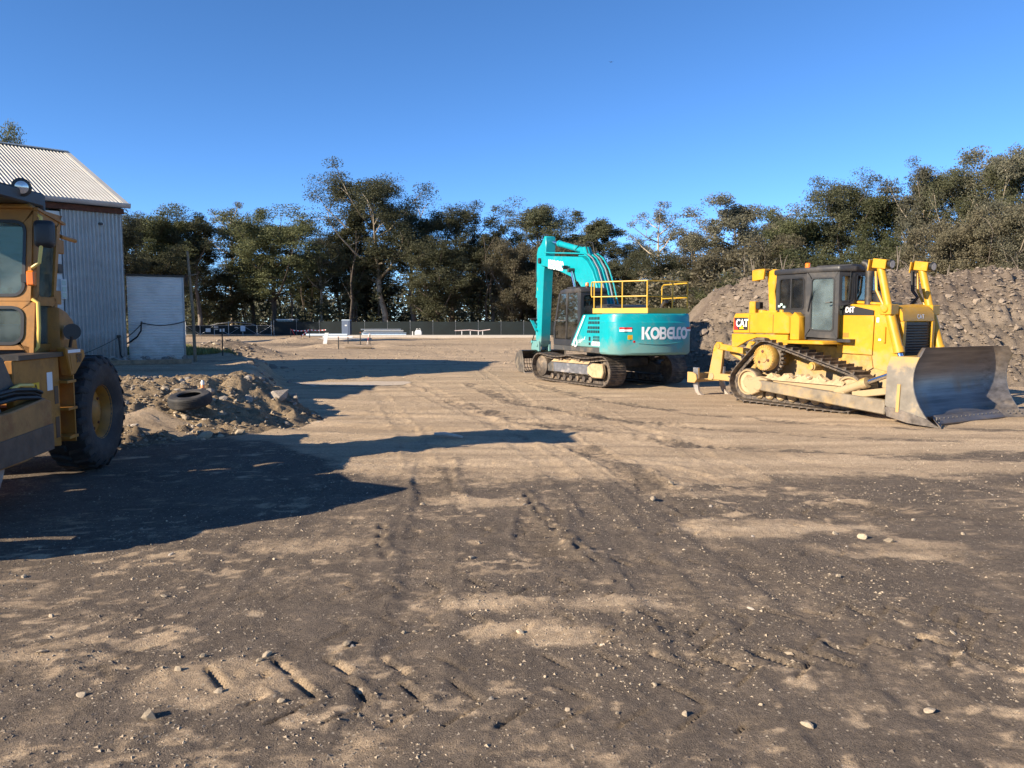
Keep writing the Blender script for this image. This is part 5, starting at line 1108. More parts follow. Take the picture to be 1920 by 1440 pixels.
# ---- lift cylinders
for s in (-1, 1):
    y = s * .74
    p0, pv, p1, p2 = Vector((1.95, y, 3.20)), Vector((2.18, y, 2.28)), Vector((2.46, y, 1.36)), Vector((2.72, y, .72))
    lc = B().cyl(p0, pv, .085, n=18).cyl(pv, p1, .10, n=18).cyl(p1 - Vector((.03, 0, -.12)), p1, .115, n=18).build('lift_cylinder', Y_, DZ)
    B().tube([p0 + Vector((-.11, 0, -.1)), p0 + Vector((-.08, 0, -.5)), pv + Vector((-.14, 0, .1))], .028, 8).build('oil_line', Y_, lc)
    B().cyl(p1, p2, .055, n=14).build('lift_rod', MAT['chrome'], DZ)
    B().cyl(pv + Vector((0, -.17, 0)), pv + Vector((0, .17, 0)), .075, n=16).box(2.06, 2.32, y - .14, y + .14, 2.16, 2.38).build('yoke', Y_, DZ, .015)
    B().cyl((2.05, s * .5, 2.22), (2.12, s * .68, 2.24), .09, n=16).build('yoke_support', Y_, DZ)
    bx = B().obox(p0 + Vector((.02, 0, .05)), (1, 0, -.15), (0, 1, 0), (.15, 0, 1), .16, .10, .10).build('lamp_bracket', Y_, DZ, .01)
    B().obox(p0 + Vector((-.18, 0, .03)), (1, 0, -.15), (0, 1, 0), (.15, 0, 1), .015, .17, .12).build('bracket_plate', Y_, DZ, .005)
    B().lathe([(.05, 0), (.09, .04), (.095, .10)], p0 + Vector((.17, 0, .04)), (1, 0, -.15), 16).build('head_lamp', MAT['black_decal'], DZ)
    B().cyl(p0 + Vector((.265, 0, .026)), p0 + Vector((.275, 0, .025)), .08, n=16).build('lamp_lens', MAT['lamp_lens'], DZ)
    for k in (0, 1): B().tube([p0 + Vector((-.12, -s * (.12 + .07 * k), -.05)), p0 + Vector((-.10, -s * (.12 + .07 * k), -.5)), Vector((2.0, s * (.56 - .05 * k), 2.55)), Vector((1.9, s * (.5 - .08 * k), 2.38))], .022, 7).build('hose', MAT['hose'], DZ)
# ---- blade: concave centre with angled wings
def bl(z):  # face of the mouldboard
    t = z / 1.5; return 3.52 - .95 * t * (1 - t) * 1.35 - .22 * t
zs = [.13, .25, .4, .55, .7, .85, 1.0, 1.15, 1.3, 1.42, 1.50]
def stat(y):
    w = max(0, (abs(y) - 1.22) / .42); top = 1.50 - .17 * max(0, (abs(y) - 1.48) / .16); return w * .30, top
ysb = [-1.64, -1.48, -1.22, -.6, 0, .6, 1.22, 1.48, 1.64]
fr, bk = [], []
for y in ysb:
    dx, top = stat(y)
    fr.append([(bl(z * top / 1.5) + dx, y, z * top / 1.5) for z in zs]); bk.append([(bl(z * top / 1.5) + dx - .05, y, z * top / 1.5) for z in zs])
n = len(zs); vs = [p for r_ in fr for p in r_] + [p for r_ in bk for p in r_]; o_ = len(ysb) * n; fs = []
for i in range(len(ysb) - 1):
    for j in range(n - 1):
        fs.append((i * n + j, (i + 1) * n + j, (i + 1) * n + j + 1, i * n + j + 1)); fs.append((o_ + i * n + j, o_ + i * n + j + 1, o_ + (i + 1) * n + j + 1, o_ + (i + 1) * n + j))
    for j in (0, n - 1): fs.append((i * n + j, (i + 1) * n + j, o_ + (i + 1) * n + j, o_ + i * n + j))
for i in (0, len(ysb) - 1):
    for j in range(n - 1): fs.append((i * n + j, i * n + j + 1, o_ + i * n + j + 1, o_ + i * n + j))
B().add(vs, fs).build('mouldboard', MAT['blade_steel'], DZ, smooth=50)
for s in (-1, 1):
    dx, top = stat(1.64)
    ep = [(bl(.02) + dx + .16, .0)] + [(bl(z * top / 1.5) + dx, z * top / 1.5) for z in zs] + [(2.90, top), (2.82, 1.1), (2.80, .34), (2.95, .22)]
    B().prism(ep, s * 1.64, s * 1.675).build('end_plate', MAT['blade_end'] if 'blade_end' in MAT else D_, DZ, .006)
    B().prism([(3.05, .22), (3.12, .22), (3.14, .78), (3.07, .78)], s * 1.676, s * 1.70).build('wear_strip', Y_, DZ, .004)
    B().prism([(2.80, .30), (2.86, .12), (3.3, .03), (bl(.02) + dx + .14, .0), (bl(.1) + dx, .14), (2.95, .32)], s * 1.6765, s * 1.695).build('wear_plate', MAT['blade_steel'], DZ, .004)
    # end bit
    d0 = .0
    eb = B().hexa([(3.53, s * 1.16, .14), (3.84, s * 1.68, .14), (3.82, s * 1.68, .17), (3.50, s * 1.16, .17), (3.67, s * 1.16, -.01), (3.99, s * 1.70, -.01), (4.0, s * 1.70, .02), (3.68, s * 1.16, .02)]).build('end_bit', MAT['blade_steel'], DZ)
    for i in range(4):
        for j in range(2):
            t = .2 + .2 * i; B().ball((3.53 + .31 * t + .05 + .05 * j, s * (1.16 + .52 * t), .14 - .045 * j), .016, 8).build('bolt', MAT['bolt'], eb)
ce = B().hexa([(3.53, -1.15, .14), (3.53, 1.15, .14), (3.50, 1.15, .17), (3.50, -1.15, .17), (3.67, -1.15, -.01), (3.67, 1.15, -.01), (3.68, 1.15, .02), (3.68, -1.15, .02)]).build('cutting_edge', MAT['blade_steel'], DZ)
for i in range(15): B().ball((3.575, -1.05 + .15 * i, .11), .015, 8).build('bolt', MAT['bolt'], ce)
for z in (.35, .8, 1.25): B().box(2.86, 3.02 + .08 * (z == 1.25), -1.55, 1.55, z - .07, z + .07).build('back_rib', D_, DZ, .01)
B().box(2.72, 2.95, -.9, .9, .6, .8).build('blade_lug', D_, DZ, .02)
# ---- ripper
B().prism([(-3.46, .36), (-3.18, .36), (-3.18, .44), (-3.36, .46), (-3.38, .60), (-3.46, .60)], -1.12, 1.12).build('ripper_beam', Y_, DZ, .02)
for s in (-1, 1):
    B().prism([(-3.49, .34), (-3.20, .34), (-3.12, .44), (-3.16, .58), (-3.30, .63), (-3.49, .63)], s * 1.12, s * 1.16).build('beam_end', Y_, DZ, .01)
    B().prism([(-3.22, .40), (-2.78, .40), (-2.72, .75), (-2.66, 1.30), (-2.74, 1.45), (-2.90, 1.46), (-3.0, 1.34)], s * .62 - .05, s * .62 + .05).build('ripper_plate', Y_, DZ, .012)
    B().cyl((-2.81, s * .62 - .09, 1.35), (-2.81, s * .62 + .09, 1.35), .07, n=16).build('pivot_pin', MAT['dusty_yellow'], DZ)
    B().beam((-2.81, s * .62, 1.34), (-1.72, s * .62, 1.22), .14, .16).build('upper_link', Y_, DZ, .015)
    B().beam((-3.0, s * .62, .52), (-1.7, s * .62, .50), .16, .18).build('lower_link', Y_, DZ, .015)
    B().cyl((-1.75, s * .40, .8), (-2.6, s * .40, 1.2), .07, n=14).build('ripper_cylinder', Y_, DZ)
    B().cyl((-3.02, s * .62 - .1, .52), (-3.02, s * .62 + .1, .52), .085, n=16).build('pivot_pin', MAT['dusty_yellow'], DZ)
for y in (-.98, 0, .98):
    B().prism([(-3.42, .75), (-3.24, .75), (-3.24, .30), (-3.20, .12), (-3.05, -.02), (-2.98, -.06), (-3.08, -.05), (-3.30, .06), (-3.40, .25)], y - .04, y + .04).build('ripper_shank', MAT['steel'], DZ, .008)
    B().prism([(-3.18, .10), (-2.93, -.07), (-2.96, -.09), (-3.22, .0)], y - .05, y + .05).build('ripper_tip', MAT['steel'], DZ)
# ================================================================== ROLLER
RL = thing('road_roller', 'old orange yellow vibrating roller with glazed cab and big rubber tyres', 'roller', (-6.79, 10.5, 0), R(-82.5))
RY = MAT['roller_yellow']
def tyre(parent, c, s, Rr=.79, W=.56):
    t = B(); pr = [(.36, -.20), (.40, -.235), (.55, -.27), (.66, -.27), (.735, -.235), (.752, -.18), (.752, .18), (.735, .235), (.66, .27), (.55, .27), (.40, .235), (.36, .20), (.36, -.20)]
    tb_ = t.lathe(pr, c, (0, s, 0), 48, cap=False).build('tyre', MAT['rubber'], parent)
    lug = None
    for k in range(22):
        for sd in (-1, 1):
            a = 2 * math.pi * (k + (.5 if sd > 0 else 0)) / 22
            if lug is None:
                b = B().hexa([(.735, .0, -.055), (.735, .0, .055), (.74, .22, .12), (.74, .22, .0), (.79, .015, -.04), (.79, .015, .04), (.785, .215, .105), (.785, .215, .015)])
                b.hexa([(.735, .22, .0), (.735, .22, .12), (.66, .275, .11), (.66, .275, .03), (.785, .215, .015), (.785, .215, .105), (.67, .29, .10), (.67, .29, .035)])
                lug = b.build('tread_lug', MAT['rubber'], tb_, .008); o = lug
            else: o = bpy.data.objects.new('tread_lug', lug.data); link(o, tb_)
            o.matrix_local = Matrix.Translation(Vector(c)) @ Matrix.Rotation(a, 4, 'Y') @ Matrix.Diagonal((1, sd * s, 1, 1))
    rm = B().lathe([(.36, -.19), (.375, -.21), (.345, -.19), (.33, -.10), (.31, -.04), (.18, -.02), (.17, .10), (.31, .08), (.33, .16), (.375, .215), (.36, .19)], c, (0, s, 0), 32, cap=False).build('rim', RY, parent)
    B().lathe([(.17, -.1), (.17, .12), (.12, .15), (.02, .155)], c, (0, s, 0), 24).build('hub', RY, rm)
    for k in range(8):
        a = 2 * math.pi * k / 8; B().cyl((c[0] + .235 * math.cos(a), c[1] + s * .03, c[2] + .235 * math.sin(a)), (c[0] + .235 * math.cos(a), c[1] + s * .11, c[2] + .235 * math.sin(a)), .02, n=6).build('wheel_nut', MAT['rust'], rm)
for s in (1, -1): tyre(RL, (0, s * .88, .78), s)
B().cyl((0, -.7, .78), (0, .7, .78), .14, n=16).build('axle', MAT['dark_steel'], RL)
# rear body and hood
B().prism([(.75, .55), (.75, 1.45), (-1.6, 1.45), (-1.75, .9), (-1.4, .6)], -.55, .55).build('rear_chassis', RY, RL, .03)
B().prism([(.86, 1.40), (.84, 2.22), (.62, 2.16), (.42, 2.04), (.33, 1.70), (.26, 1.40)], -.9, .96).build('engine_hood', RY, RL, .04, seg=2)
B().prism([(.2, 1.2), (.2, 1.40), (-1.7, 1.36), (-1.85, 1.0)], -.6, .6).build('rear_hood', RY, RL, .04)
for s in (1, -1):
    fz = s * 1.10
    B().prism([(1.06, 1.71), (.52, 1.67), (.48, 1.57), (.80, 1.36), (.94, 1.34)], s * .98, fz).build('side_cowl', RY, RL, .015)
    B().prism([(.95, 1.61), (.84, 1.61), (.84, 1.42), (.91, 1.40)], fz, fz + s * .004).build('cowl_inset', RY, RL)
text('lettering', '507', .15, MAT['black_decal'], RL, (.69, 1.106, 1.555), (-1, 0, 0), (0, 0, 1), offset=.03, xs=.7)
B().box(.64, 1.0, 1.1, 1.103, 1.635, 1.675).build('maker_strip', MAT['white_decal'], RL)
B().box(.50, .76, .961, .964, 1.80, 1.98).build('faded_decal', mat('faded_decal', (.35, .25, .15), .7, var=.4, scale=15), RL)
lp = B().lathe([(.02, -.10), (.07, -.08), (.10, -.02), (.105, .0)], (.80, 1.08, 1.90), (.8, .6, 0), 20).build('round_mirror', MAT['black_decal'], RL); B().cyl((.79, 1.04, 1.70), (.80, 1.07, 1.84), .02, n=8).build('mirror_arm', MAT['black_decal'], RL)
# steps and side panel below the cab
B().prism([(1.10, .48), (2.2, .62), (2.2, 1.60), (1.08, 1.60)], .93, 1.02).build('side_panel', RY, RL, .012)
B().prism([(1.10, .48), (2.2, .62), (2.2, 1.60), (1.08, 1.60)], -1.02, -.93).build('side_panel', RY, RL, .012)
for (za, zb_) in ((1.02, 1.24), (.60, .86)):
    B().prism([(1.14, za), (1.24, za), (1.24, zb_), (1.14, zb_)], 1.021, 1.024).build('step_slot', MAT['cab_black'], RL)
for z in (1.26, .92, .56): B().box(.84, 1.10, .72, 1.12, z, z + .035).build('step', RY, RL, .004)
B().box(.81, .84, .72, 1.08, .50, 1.45).build('step_back', RY, RL)
B().box(.82, 1.10, .70, .74, .50, 1.6).build('step_side', RY, RL)
B().box(1.28, 1.42, 1.021, 1.024, 1.20, 1.42).build('paper_notice', MAT['white_decal'], RL)
ws = B().box(1.62, 1.80, 1.021, 1.023, 1.16, 1.32).build('warning_sticker', MAT['yellow_decal'], RL)
for a, c in (((1.65, 1.18), (1.77, 1.18)), ((1.77, 1.18), (1.71, 1.30)), ((1.71, 1.30), (1.65, 1.18))): B().beam((a[0], 1.026, a[1]), (c[0], 1.026, c[1]), .003, .012).build('warning_triangle', MAT['black_decal'], ws)
rg = random.Random(77)
for k in range(16): B().cyl((rg.uniform(1.0, 1.9), 1.018, rg.uniform(.75, 1.5)), (0, 0, 0), .01) if False else None
# ---- cab
b0, t0 = .78, .82   # half width at the floor and at the roof
zf, ztop = 1.62, 3.40
FL, FR_ = (1.34, b0, zf), (1.34, -b0, zf)
def cor(x, yb, yt, z): 
    t = (z - zf) / (ztop - zf); return (x, yb + (yt - yb) * t, z)
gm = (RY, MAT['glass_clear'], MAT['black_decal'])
xf_b, xf_t, xr_b, xr_t = 1.30, 1.10, .72, .42
zm_ = 2.28
def xfz(z): return xf_b + (xf_t - xf_b) * (z - zf) / (ztop - zf)
def xrz(z): return xr_b + (xr_t - xr_b) * (z - zf) / (ztop - zf)
def yz(z): return b0 + (t0 - b0) * (z - zf) / (ztop - zf)
for s in (1, -1):
    for z0, z1, win in ((zm_, ztop, (.16, .80, .05, .88)), (zf, zm_, (.16, .80, .20, .92))):
        q = [(xfz(z0), s * yz(z0), z0), (xrz(z0), s * yz(z0), z0), (xrz(z1), s * yz(z1), z1), (xfz(z1), s * yz(z1), z1)]
        if s < 0: q = [q[1], q[0], q[3], q[2]]
        if s > 0: q = [q[0], q[1], q[2], q[3]]
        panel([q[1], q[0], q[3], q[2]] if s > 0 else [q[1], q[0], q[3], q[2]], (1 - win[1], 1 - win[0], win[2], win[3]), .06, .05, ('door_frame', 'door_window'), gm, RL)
for z0, z1, win in ((zm_, ztop, (.05, .95, .06, .86)), (zf, zm_, (.05, .95, .22, .88))):
    q = [(xfz(z0), -yz(z0), z0), (xfz(z0), yz(z0), z0), (xfz(z1), yz(z1), z1), (xfz(z1), -yz(z1), z1)]
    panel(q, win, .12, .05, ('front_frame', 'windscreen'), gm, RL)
q = [(xrz(zf), yz(zf), zf), (xrz(zf), -yz(zf), zf), (xrz(ztop), -yz(ztop), ztop), (xrz(ztop), yz(ztop), ztop)]
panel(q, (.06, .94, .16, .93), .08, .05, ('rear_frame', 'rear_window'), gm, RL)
B().hexa([(xfz(zf), -b0, zf - .05), (xfz(zf), b0, zf - .05), (xrz(zf), b0, zf - .05), (xrz(zf), -b0, zf - .05), (xfz(zf), -b0, zf), (xfz(zf), b0, zf), (xrz(zf), b0, zf), (xrz(zf), -b0, zf)]).build('cab_floor', MAT['cab_black'], RL)
B().hexa([(xf_t + .08, -t0 - .03, ztop), (xf_t + .08, t0 + .03, ztop), (xr_t - .04, t0 + .04, ztop - .09), (xr_t - .04, -t0 - .04, ztop - .09), (xf_t + .06, -t0, ztop + .06), (xf_t + .06, t0, ztop + .06), (xr_t, t0, ztop - .03), (xr_t, -t0, ztop - .03)]).build('cab_roof', RY, RL, .02)
B().prism([(1.9, 3.44), (.80, 3.46), (.74, 3.28), (.70, 3.30), (.70, 3.64), (1.9, 3.60)], -.78, .80).build('rops_canopy', MAT['cab_black'], RL, .03)
wl2 = B().lathe([(.03, -.1), (.08, -.06), (.105, 0), (.11, .015), (.10, .02)], (1.32, .80, 3.62), (.75, .6, -.1), 24).build('work_lamp', MAT['black_decal'], RL); B().lathe([(.10, 0), (.05, .015), (.005, .02)], Vector((1.32, .80, 3.62)) + Vector((.75, .6, -.1)).normalized() * .012, (.75, .6, -.1), 24).build('lamp_lens', MAT['lamp_lens'], RL)
# gutter over the door, hinges, handles
B().beam((xfz(3.36) + .02, yz(3.4) + .04, 3.40), (xrz(3.3) - .05, yz(3.3) + .05, 3.30), .05, .03).build('door_gutter', RY, RL)
for z in (3.0, 2.34, 2.02):
    B().box(xrz(z) - .10, xrz(z) + .06, yz(z), yz(z) + .05, z - .09, z + .09).build('hinge', RY, RL, .008)
B().cyl((xrz(3.12) - .05, yz(3.1) + .02, 3.14), (xrz(3.1) - .45, yz(3.1) + .04, 3.12), .028, n=8).build('stay_bar', RY, RL)
B().box(xrz(2.75) - .16, xrz(2.75) - .03, yz(2.7) - .02, yz(2.7) + .02, 2.66, 2.78).build('latch_plate', MAT['dark_steel'], RL)
gy = mat('sunlit_handle', (.75, .52, .12), .4, var=.1)  # brighter yellow: the sunlit highlight is put into the handle colour
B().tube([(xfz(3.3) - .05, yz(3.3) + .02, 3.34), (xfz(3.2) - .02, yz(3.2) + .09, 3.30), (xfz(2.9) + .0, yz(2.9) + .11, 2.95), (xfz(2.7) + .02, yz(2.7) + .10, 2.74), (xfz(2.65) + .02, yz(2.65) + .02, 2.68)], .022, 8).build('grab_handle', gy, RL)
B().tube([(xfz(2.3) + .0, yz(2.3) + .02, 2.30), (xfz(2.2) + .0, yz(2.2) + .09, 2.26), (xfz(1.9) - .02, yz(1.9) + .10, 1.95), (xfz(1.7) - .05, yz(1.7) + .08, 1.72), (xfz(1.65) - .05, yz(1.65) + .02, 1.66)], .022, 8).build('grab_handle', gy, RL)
mr_ = B().loft([[(1.10 - .35 * a, .95 + a, z) for a, z in rrect(-.10, .10, 2.93, 3.26, .05, .05)], [(1.15 - .35 * a, .95 + a, z) for a, z in rrect(-.10, .10, 2.93, 3.26, .05, .05)], [(1.19 - .35 * a, .95 + a, z) for a, z in rrect(-.07, .07, 2.98, 3.21, .05, .05)]]).build('wing_mirror', MAT['cab_black'], RL, .01); B().tube([(xfz(3.1) - .2, yz(3.1), 3.12), (1.08, .95, 3.10)], .014, 6).build('mirror_arm', MAT['black_decal'], RL)
B().box(1.24, 1.32, .80, .89, 2.46, 2.64).build('indicator', MAT['orange_lens'], RL, .015); B().box(1.20, 1.27, .72, .82, 2.50, 2.60).build('indicator_bracket', MAT['black_decal'], RL)
# inside the cab
B().box(.78, 1.0, -.25, .25, 1.9, 2.05).box(.74, .82, -.25, .25, 2.0, 2.6).build('seat', MAT['seat'], RL, .03)
B().lathe([(.17, -.012), (.19, 0), (.17, .012)], (1.12, .1, 2.45), (-.5, 0, 1), 24, cap=False).build('steering_wheel', MAT['seat'], RL); B().cyl((1.2, .1, 1.7), (1.12, .1, 2.45), .04).build('steering_column', MAT['seat'], RL)
B().box(1.02, 1.12, .30, .50, 2.30, 2.44).build('control_box', mat('pale_teal', (.25, .42, .42), .6), RL)
B().box(.80, 1.20, .3, .70, 1.64, 2.0).build('side_console', MAT['cab_black'], RL)
# dark ledge under the cab, front shield
B().box(1.0, 2.15, .72, 1.06, 1.60, 1.655).build('cab_sill', MAT['cab_black'], RL)
B().prism([(1.95, 1.16), (2.2, 1.38), (2.38, 1.66), (3.1, 1.78), (4.0, 2.15), (4.6, 1.65), (4.65, 1.1)], -1.0, 1.02).build('front_cover', MAT['frame_grey'], RL, .03)
# drum and its frame
for s in (1, -1):
    B().prism([(1.72, .58), (1.68, 1.10), (1.85, 1.15), (2.6, 1.08), (4.8, 1.06), (4.95, .8), (4.8, .52), (2.3, .50)], s * 1.06, s * 1.18).build('drum_frame', RY if s < 0 else MAT['worn_frame'] if 'worn_frame' in MAT else RY, RL, .015)
    B().prism([(1.70, .54), (1.70, .84), (4.8, .74), (4.8, .50)], s * 1.181, s * 1.195).build('scuffed_plate', MAT['scuffed'], RL, .004)
B().box(1.70, 1.95, -1.06, 1.06, .56, 1.08).build('frame_crossbeam', RY, RL, .02)
B().box(4.65, 4.9, -1.06, 1.06, .56, 1.04).build('frame_crossbeam', RY, RL, .02)
B().lathe([(.60, -1.05), (.74, -1.05), (.76, -1.03), (.76, 1.03), (.74, 1.05), (.60, 1.05), (.58, .9), (.58, -.9)], (3.22, 0, .76), (0, 1, 0), 56, cap=False).build('drum', MAT['steel'], RL)
B().cyl((3.22, -1.0, .76), (3.22, 1.0, .76), .60, n=32).build('drum_core', MAT['dark_steel'], RL)
for k, (y, z) in enumerate(((1.08, 1.22), (1.12, 1.17), (1.04, 1.19), (1.1, 1.26))): B().tube([(1.75, y, z - .05), (1.95, y + .02, z), (2.3, y - .02, z + .03), (2.7, y, z + .02), (3.2, y - .1, z - .02)], .024, 7).build('hydraulic_hose', MAT['hose'], RL)
B().tube([(1.95, 1.1, 1.31), (2.2, 1.08, 1.33), (2.35, 1.06, 1.30)], .02, 7).build('bright_pipe', gy, RL)  # sun glint on this pipe comes from the brighter handle colour
# ================================================================== FAR YARD: fence, gate, toilet, materials
FY = 102.0
def xat(px, Y): return (px - 960) / 1443.0 * Y
fn = thing('shade_cloth_fence', 'long fence covered in dark green shade cloth in front of the trees', 'fence', (0, FY, 0))
x = xat(515, FY); k = 0
while x < xat(1400, FY):
    B().cyl((x, 0, 0), (x, 0, 2.0), .04, n=6).build('post', MAT['galv'], fn)
    pts = []; nn_ = 6; rg = random.Random(k)
    b = B(); h0 = 1.86 + rg.uniform(-.04, .03)
    vs = []
    for i in range(nn_ + 1):
        t = i / nn_; bul = .06 * math.sin(math.pi * t) * rg.uniform(.5, 1.3)
        for z in (.06, .7, 1.3, h0 - .03 * math.sin(math.pi * t)): vs.append((x + .02 + t * 2.96, -.05 - bul * math.sin(z), z))
    b.add(vs, [(4 * i + j, 4 * i + j + 4, 4 * i + j + 5, 4 * i + j + 1) for i in range(nn_) for j in range(3)]).build('cloth_panel', MAT['shadecloth'], fn)
    x += 3.0; k += 1
# site gates
gt = thing('site_gate', 'wide steel mesh double gate hung with white site signs', 'gate', (xat(350, FY), FY, 0))
W_ = xat(512, FY) - xat(352, FY)
for i in range(7):
    xx_ = W_ * i / 6; B().cyl((xx_, 0, 0), (xx_, 0, 1.9 if i in (0, 3, 6) else 1.35), .04, n=6).build('post', MAT['galv'], gt)
for z in (.15, 1.32): B().cyl((0, 0, z), (W_, 0, z), .03, n=6).build('rail', MAT['galv'], gt)
for i in range(6):
    a = W_ * i / 6; c = W_ * (i + 1) / 6; B().cyl((a, 0, .15 if i % 2 else 1.3), (c, 0, 1.3 if i % 2 else .15), .022, n=5).build('brace', MAT['galv'], gt)
    B().box(a + .03, c - .03, .02, .03, .1, 1.3).build('cloth_panel', MAT['shadecloth'], gt)
for (px, py, w_, h_, m_) in ((392, 619, 9, 7, 'white_plastic'), (407, 615, 8, 7, 'concrete'), (418, 619, 9, 6, 'white_plastic'), (457, 616, 9, 10, 'pipe_blue'), (445, 614, 7, 2, 'concrete')):
    z = 2.05 - (py - 600) * FY / 1443; xx_ = xat(px, FY) - gt.location.x; B().box(xx_ - w_ * .5 * FY / 1443, xx_ + w_ * .5 * FY / 1443, -.06, -.04, z - h_ * .5 * FY / 1443, z + h_ * .5 * FY / 1443).build('sign', MAT[m_], gt)
# long curved pipe behind the gate
ch = B().tube([(xat(380, 106), 106, 1.0), (xat(410, 106), 106, 1.55), (xat(440, 106), 106, 1.75), (xat(470, 106), 106, 1.55), (xat(490, 106), 106, 1.1)], .06, 6).build('bent_pipe', MAT['galv'], None); tag(ch, 'long bent grey pipe arching behind the site gate', 'pipe')
# portable toilet
pt = thing('portable_toilet', 'grey blue portable toilet standing before the fence', 'toilet', (xat(651, 98), 98, 0)); hw = .52
B().box(-hw, hw, -hw, hw, .08, 1.98).build('cabin', MAT['toilet_blue'], pt, .03); B().prism([(-hw - .03, 1.98), (-hw + .05, 2.10), (hw - .05, 2.10), (hw + .03, 1.98)], -hw - .03, hw + .03).build('roof', MAT['pipe_blue'], pt, .02)
dr = B().box(-.36, .36, -hw - .03, -hw, .15, 1.88).build('door', MAT['toilet_blue'], pt, .02); B().box(-.12, .14, -hw - .045, -hw - .031, 1.28, 1.45).build('door_sign', MAT['white_plastic'], dr); B().box(-.6, .6, -.6, .6, 0, .08).build('skid', MAT['dark_steel'], pt)
for zz in (.5, .9): B().box(-hw - .012, -hw, -.4, .4, zz, zz + .06).build('rib', MAT['toilet_blue'], pt)
# pale site container half hidden by the fence
sc_ = thing('site_container', 'pale green site container with white roof edge behind the fence', 'container', (xat(541, 108), 108, 0)); B().box(-1.1, 1.1, -1.2, 1.2, 0, 2.0).build('walls', mat('pale_green', (.16, .22, .20), .7), sc_); B().box(-1.25, 1.25, -1.3, 1.3, 2.0, 2.18).build('roof', MAT['white_plastic'], sc_, .02)
for i in range(5): B().box(-.9 + .4 * i, -.82 + .4 * i, -1.24, -1.2, .1, 1.95).build('rib', MAT['galv'], sc_)
# stacked beams
Yb = 95.0
for i, (px0, px1, z0, z1, m_, lab) in enumerate(((679, 762, .18, .50, 'pipe_blue', 'lowest broad pale blue beam of the stack beside the toilet'), (681, 756, .52, .66, 'galv', 'grey middle beam of the stack beside the toilet'), (684, 757, .68, .80, 'white_plastic', 'white beam second from the top of the stack beside the toilet'), (677, 752, .82, .96, 'galv', 'topmost grey beam of the stack beside the toilet'))):
    o = thing('steel_beam', lab, 'beam', (xat((px0 + px1) / 2, Yb), Yb + .2 * (i % 2), 0)); L_ = (xat(px1, Yb) - xat(px0, Yb)) / 2
    B().prism([(-.2, z0), (.2, z0), (.2, z0 + .03), (.02, z0 + .03), (.02, z1 - .03), (.2, z1 - .03), (.2, z1), (-.2, z1), (-.2, z1 - .03), (-.02, z1 - .03), (-.02, z0 + .03), (-.2, z0 + .03)], -L_, L_, 'yz').build('web', MAT[m_], o)
    o['group'] = 'stacked steel beams'
    if i == 0:
        for q in (-.7, 0, .7): B().box(q * L_ - .08, q * L_ + .08, -.3, .3, 0, .18).build('bearer', MAT['wood'], o)
bb = thing('bulk_bag', 'white bulk bag standing at the right end of the stacked beams', 'bag', (xat(785, 95), 95, 0)); B().loft([[(s_ * a, s_ * c, z) for a, c in ((-.4, -.4), (0, -.44), (.4, -.4), (.44, 0), (.4, .4), (0, .44), (-.4, .4), (-.44, 0))] for z, s_ in ((0, .9), (.3, 1.05), (.6, 1.02), (.75, .8), (.85, .4))]).build('sack', MAT['white_plastic'], bb)
for s_ in (-1, 1): B().tube([(s_ * .3, 0, .72), (s_ * .2, 0, 1.0), (s_ * .05, 0, .95)], .03, 5).build('loop', MAT['white_plastic'], bb)
# concrete slab
sl = B().box(-19.6, 4.6, 90.0, 94.0, -.2, .24).build('concrete_slab', MAT['concrete'], None, .03); sl['kind'] = 'structure'
sl2 = B().box(-23.8, -15.2, 80.0, 83.5, -.2, .12).build('concrete_pad', MAT['concrete'], None, .03); sl2['kind'] = 'structure'
# long white pipes on the ground
for i, (px0, px1, Y, z, r_, lab) in enumerate(((575, 652, 87, .36, .15, 'long pale blue pipe lying on the soil left of the toilet'), (606, 662, 86, .14, .12, 'lower white pipe lying before the toilet'))):
    o = B().cyl((xat(px0, Y), Y, z), (xat(px1, Y), Y, z), r_, n=12).build('long_pipe', MAT['pipe_blue' if i == 0 else 'white_plastic'], None); tag(o, lab, 'pipe')
hpipe = thing('raised_pipe', 'thin pinkish white pipe held up on pegs at the fence', 'pipe', (0, 96, 0)); B().tube([(xat(853, 96), 0, .72), (xat(880, 96), 0, .80), (xat(900, 96), 0, .70), (xat(919, 96), 0, .86)], .05, 6).build('tube', mat('pink_plastic', (.62, .5, .48), .6), hpipe)
for px in (866, 882, 897, 905): B().box(xat(px, 96) - .05, xat(px, 96) + .05, -.05, .05, .2, .66).build('peg', MAT['white_plastic'], hpipe)
wp = thing('white_peg', 'small white peg standing on the concrete slab edge', 'peg', (xat(774, 91), 91, .22)); B().box(-.06, .06, -.06, .06, 0, .5).build('shaft', MAT['white_plastic'], wp)
# leaning white board
lb = B().hexa([(-.14, -.04, 0), (.14, -.04, 0), (.14, .04, 0), (-.14, .04, 0), (.08, -.04, 1.12), (.36, -.04, 1.12), (.36, .04, 1.12), (.08, .04, 1.12)]).build('leaning_board', MAT['white_plastic'], None); lb.location = (xat(608, 57), 57, gz(xat(608, 57), 57)); tag(lb, 'white board stuck in the ground and leaning right', 'board')
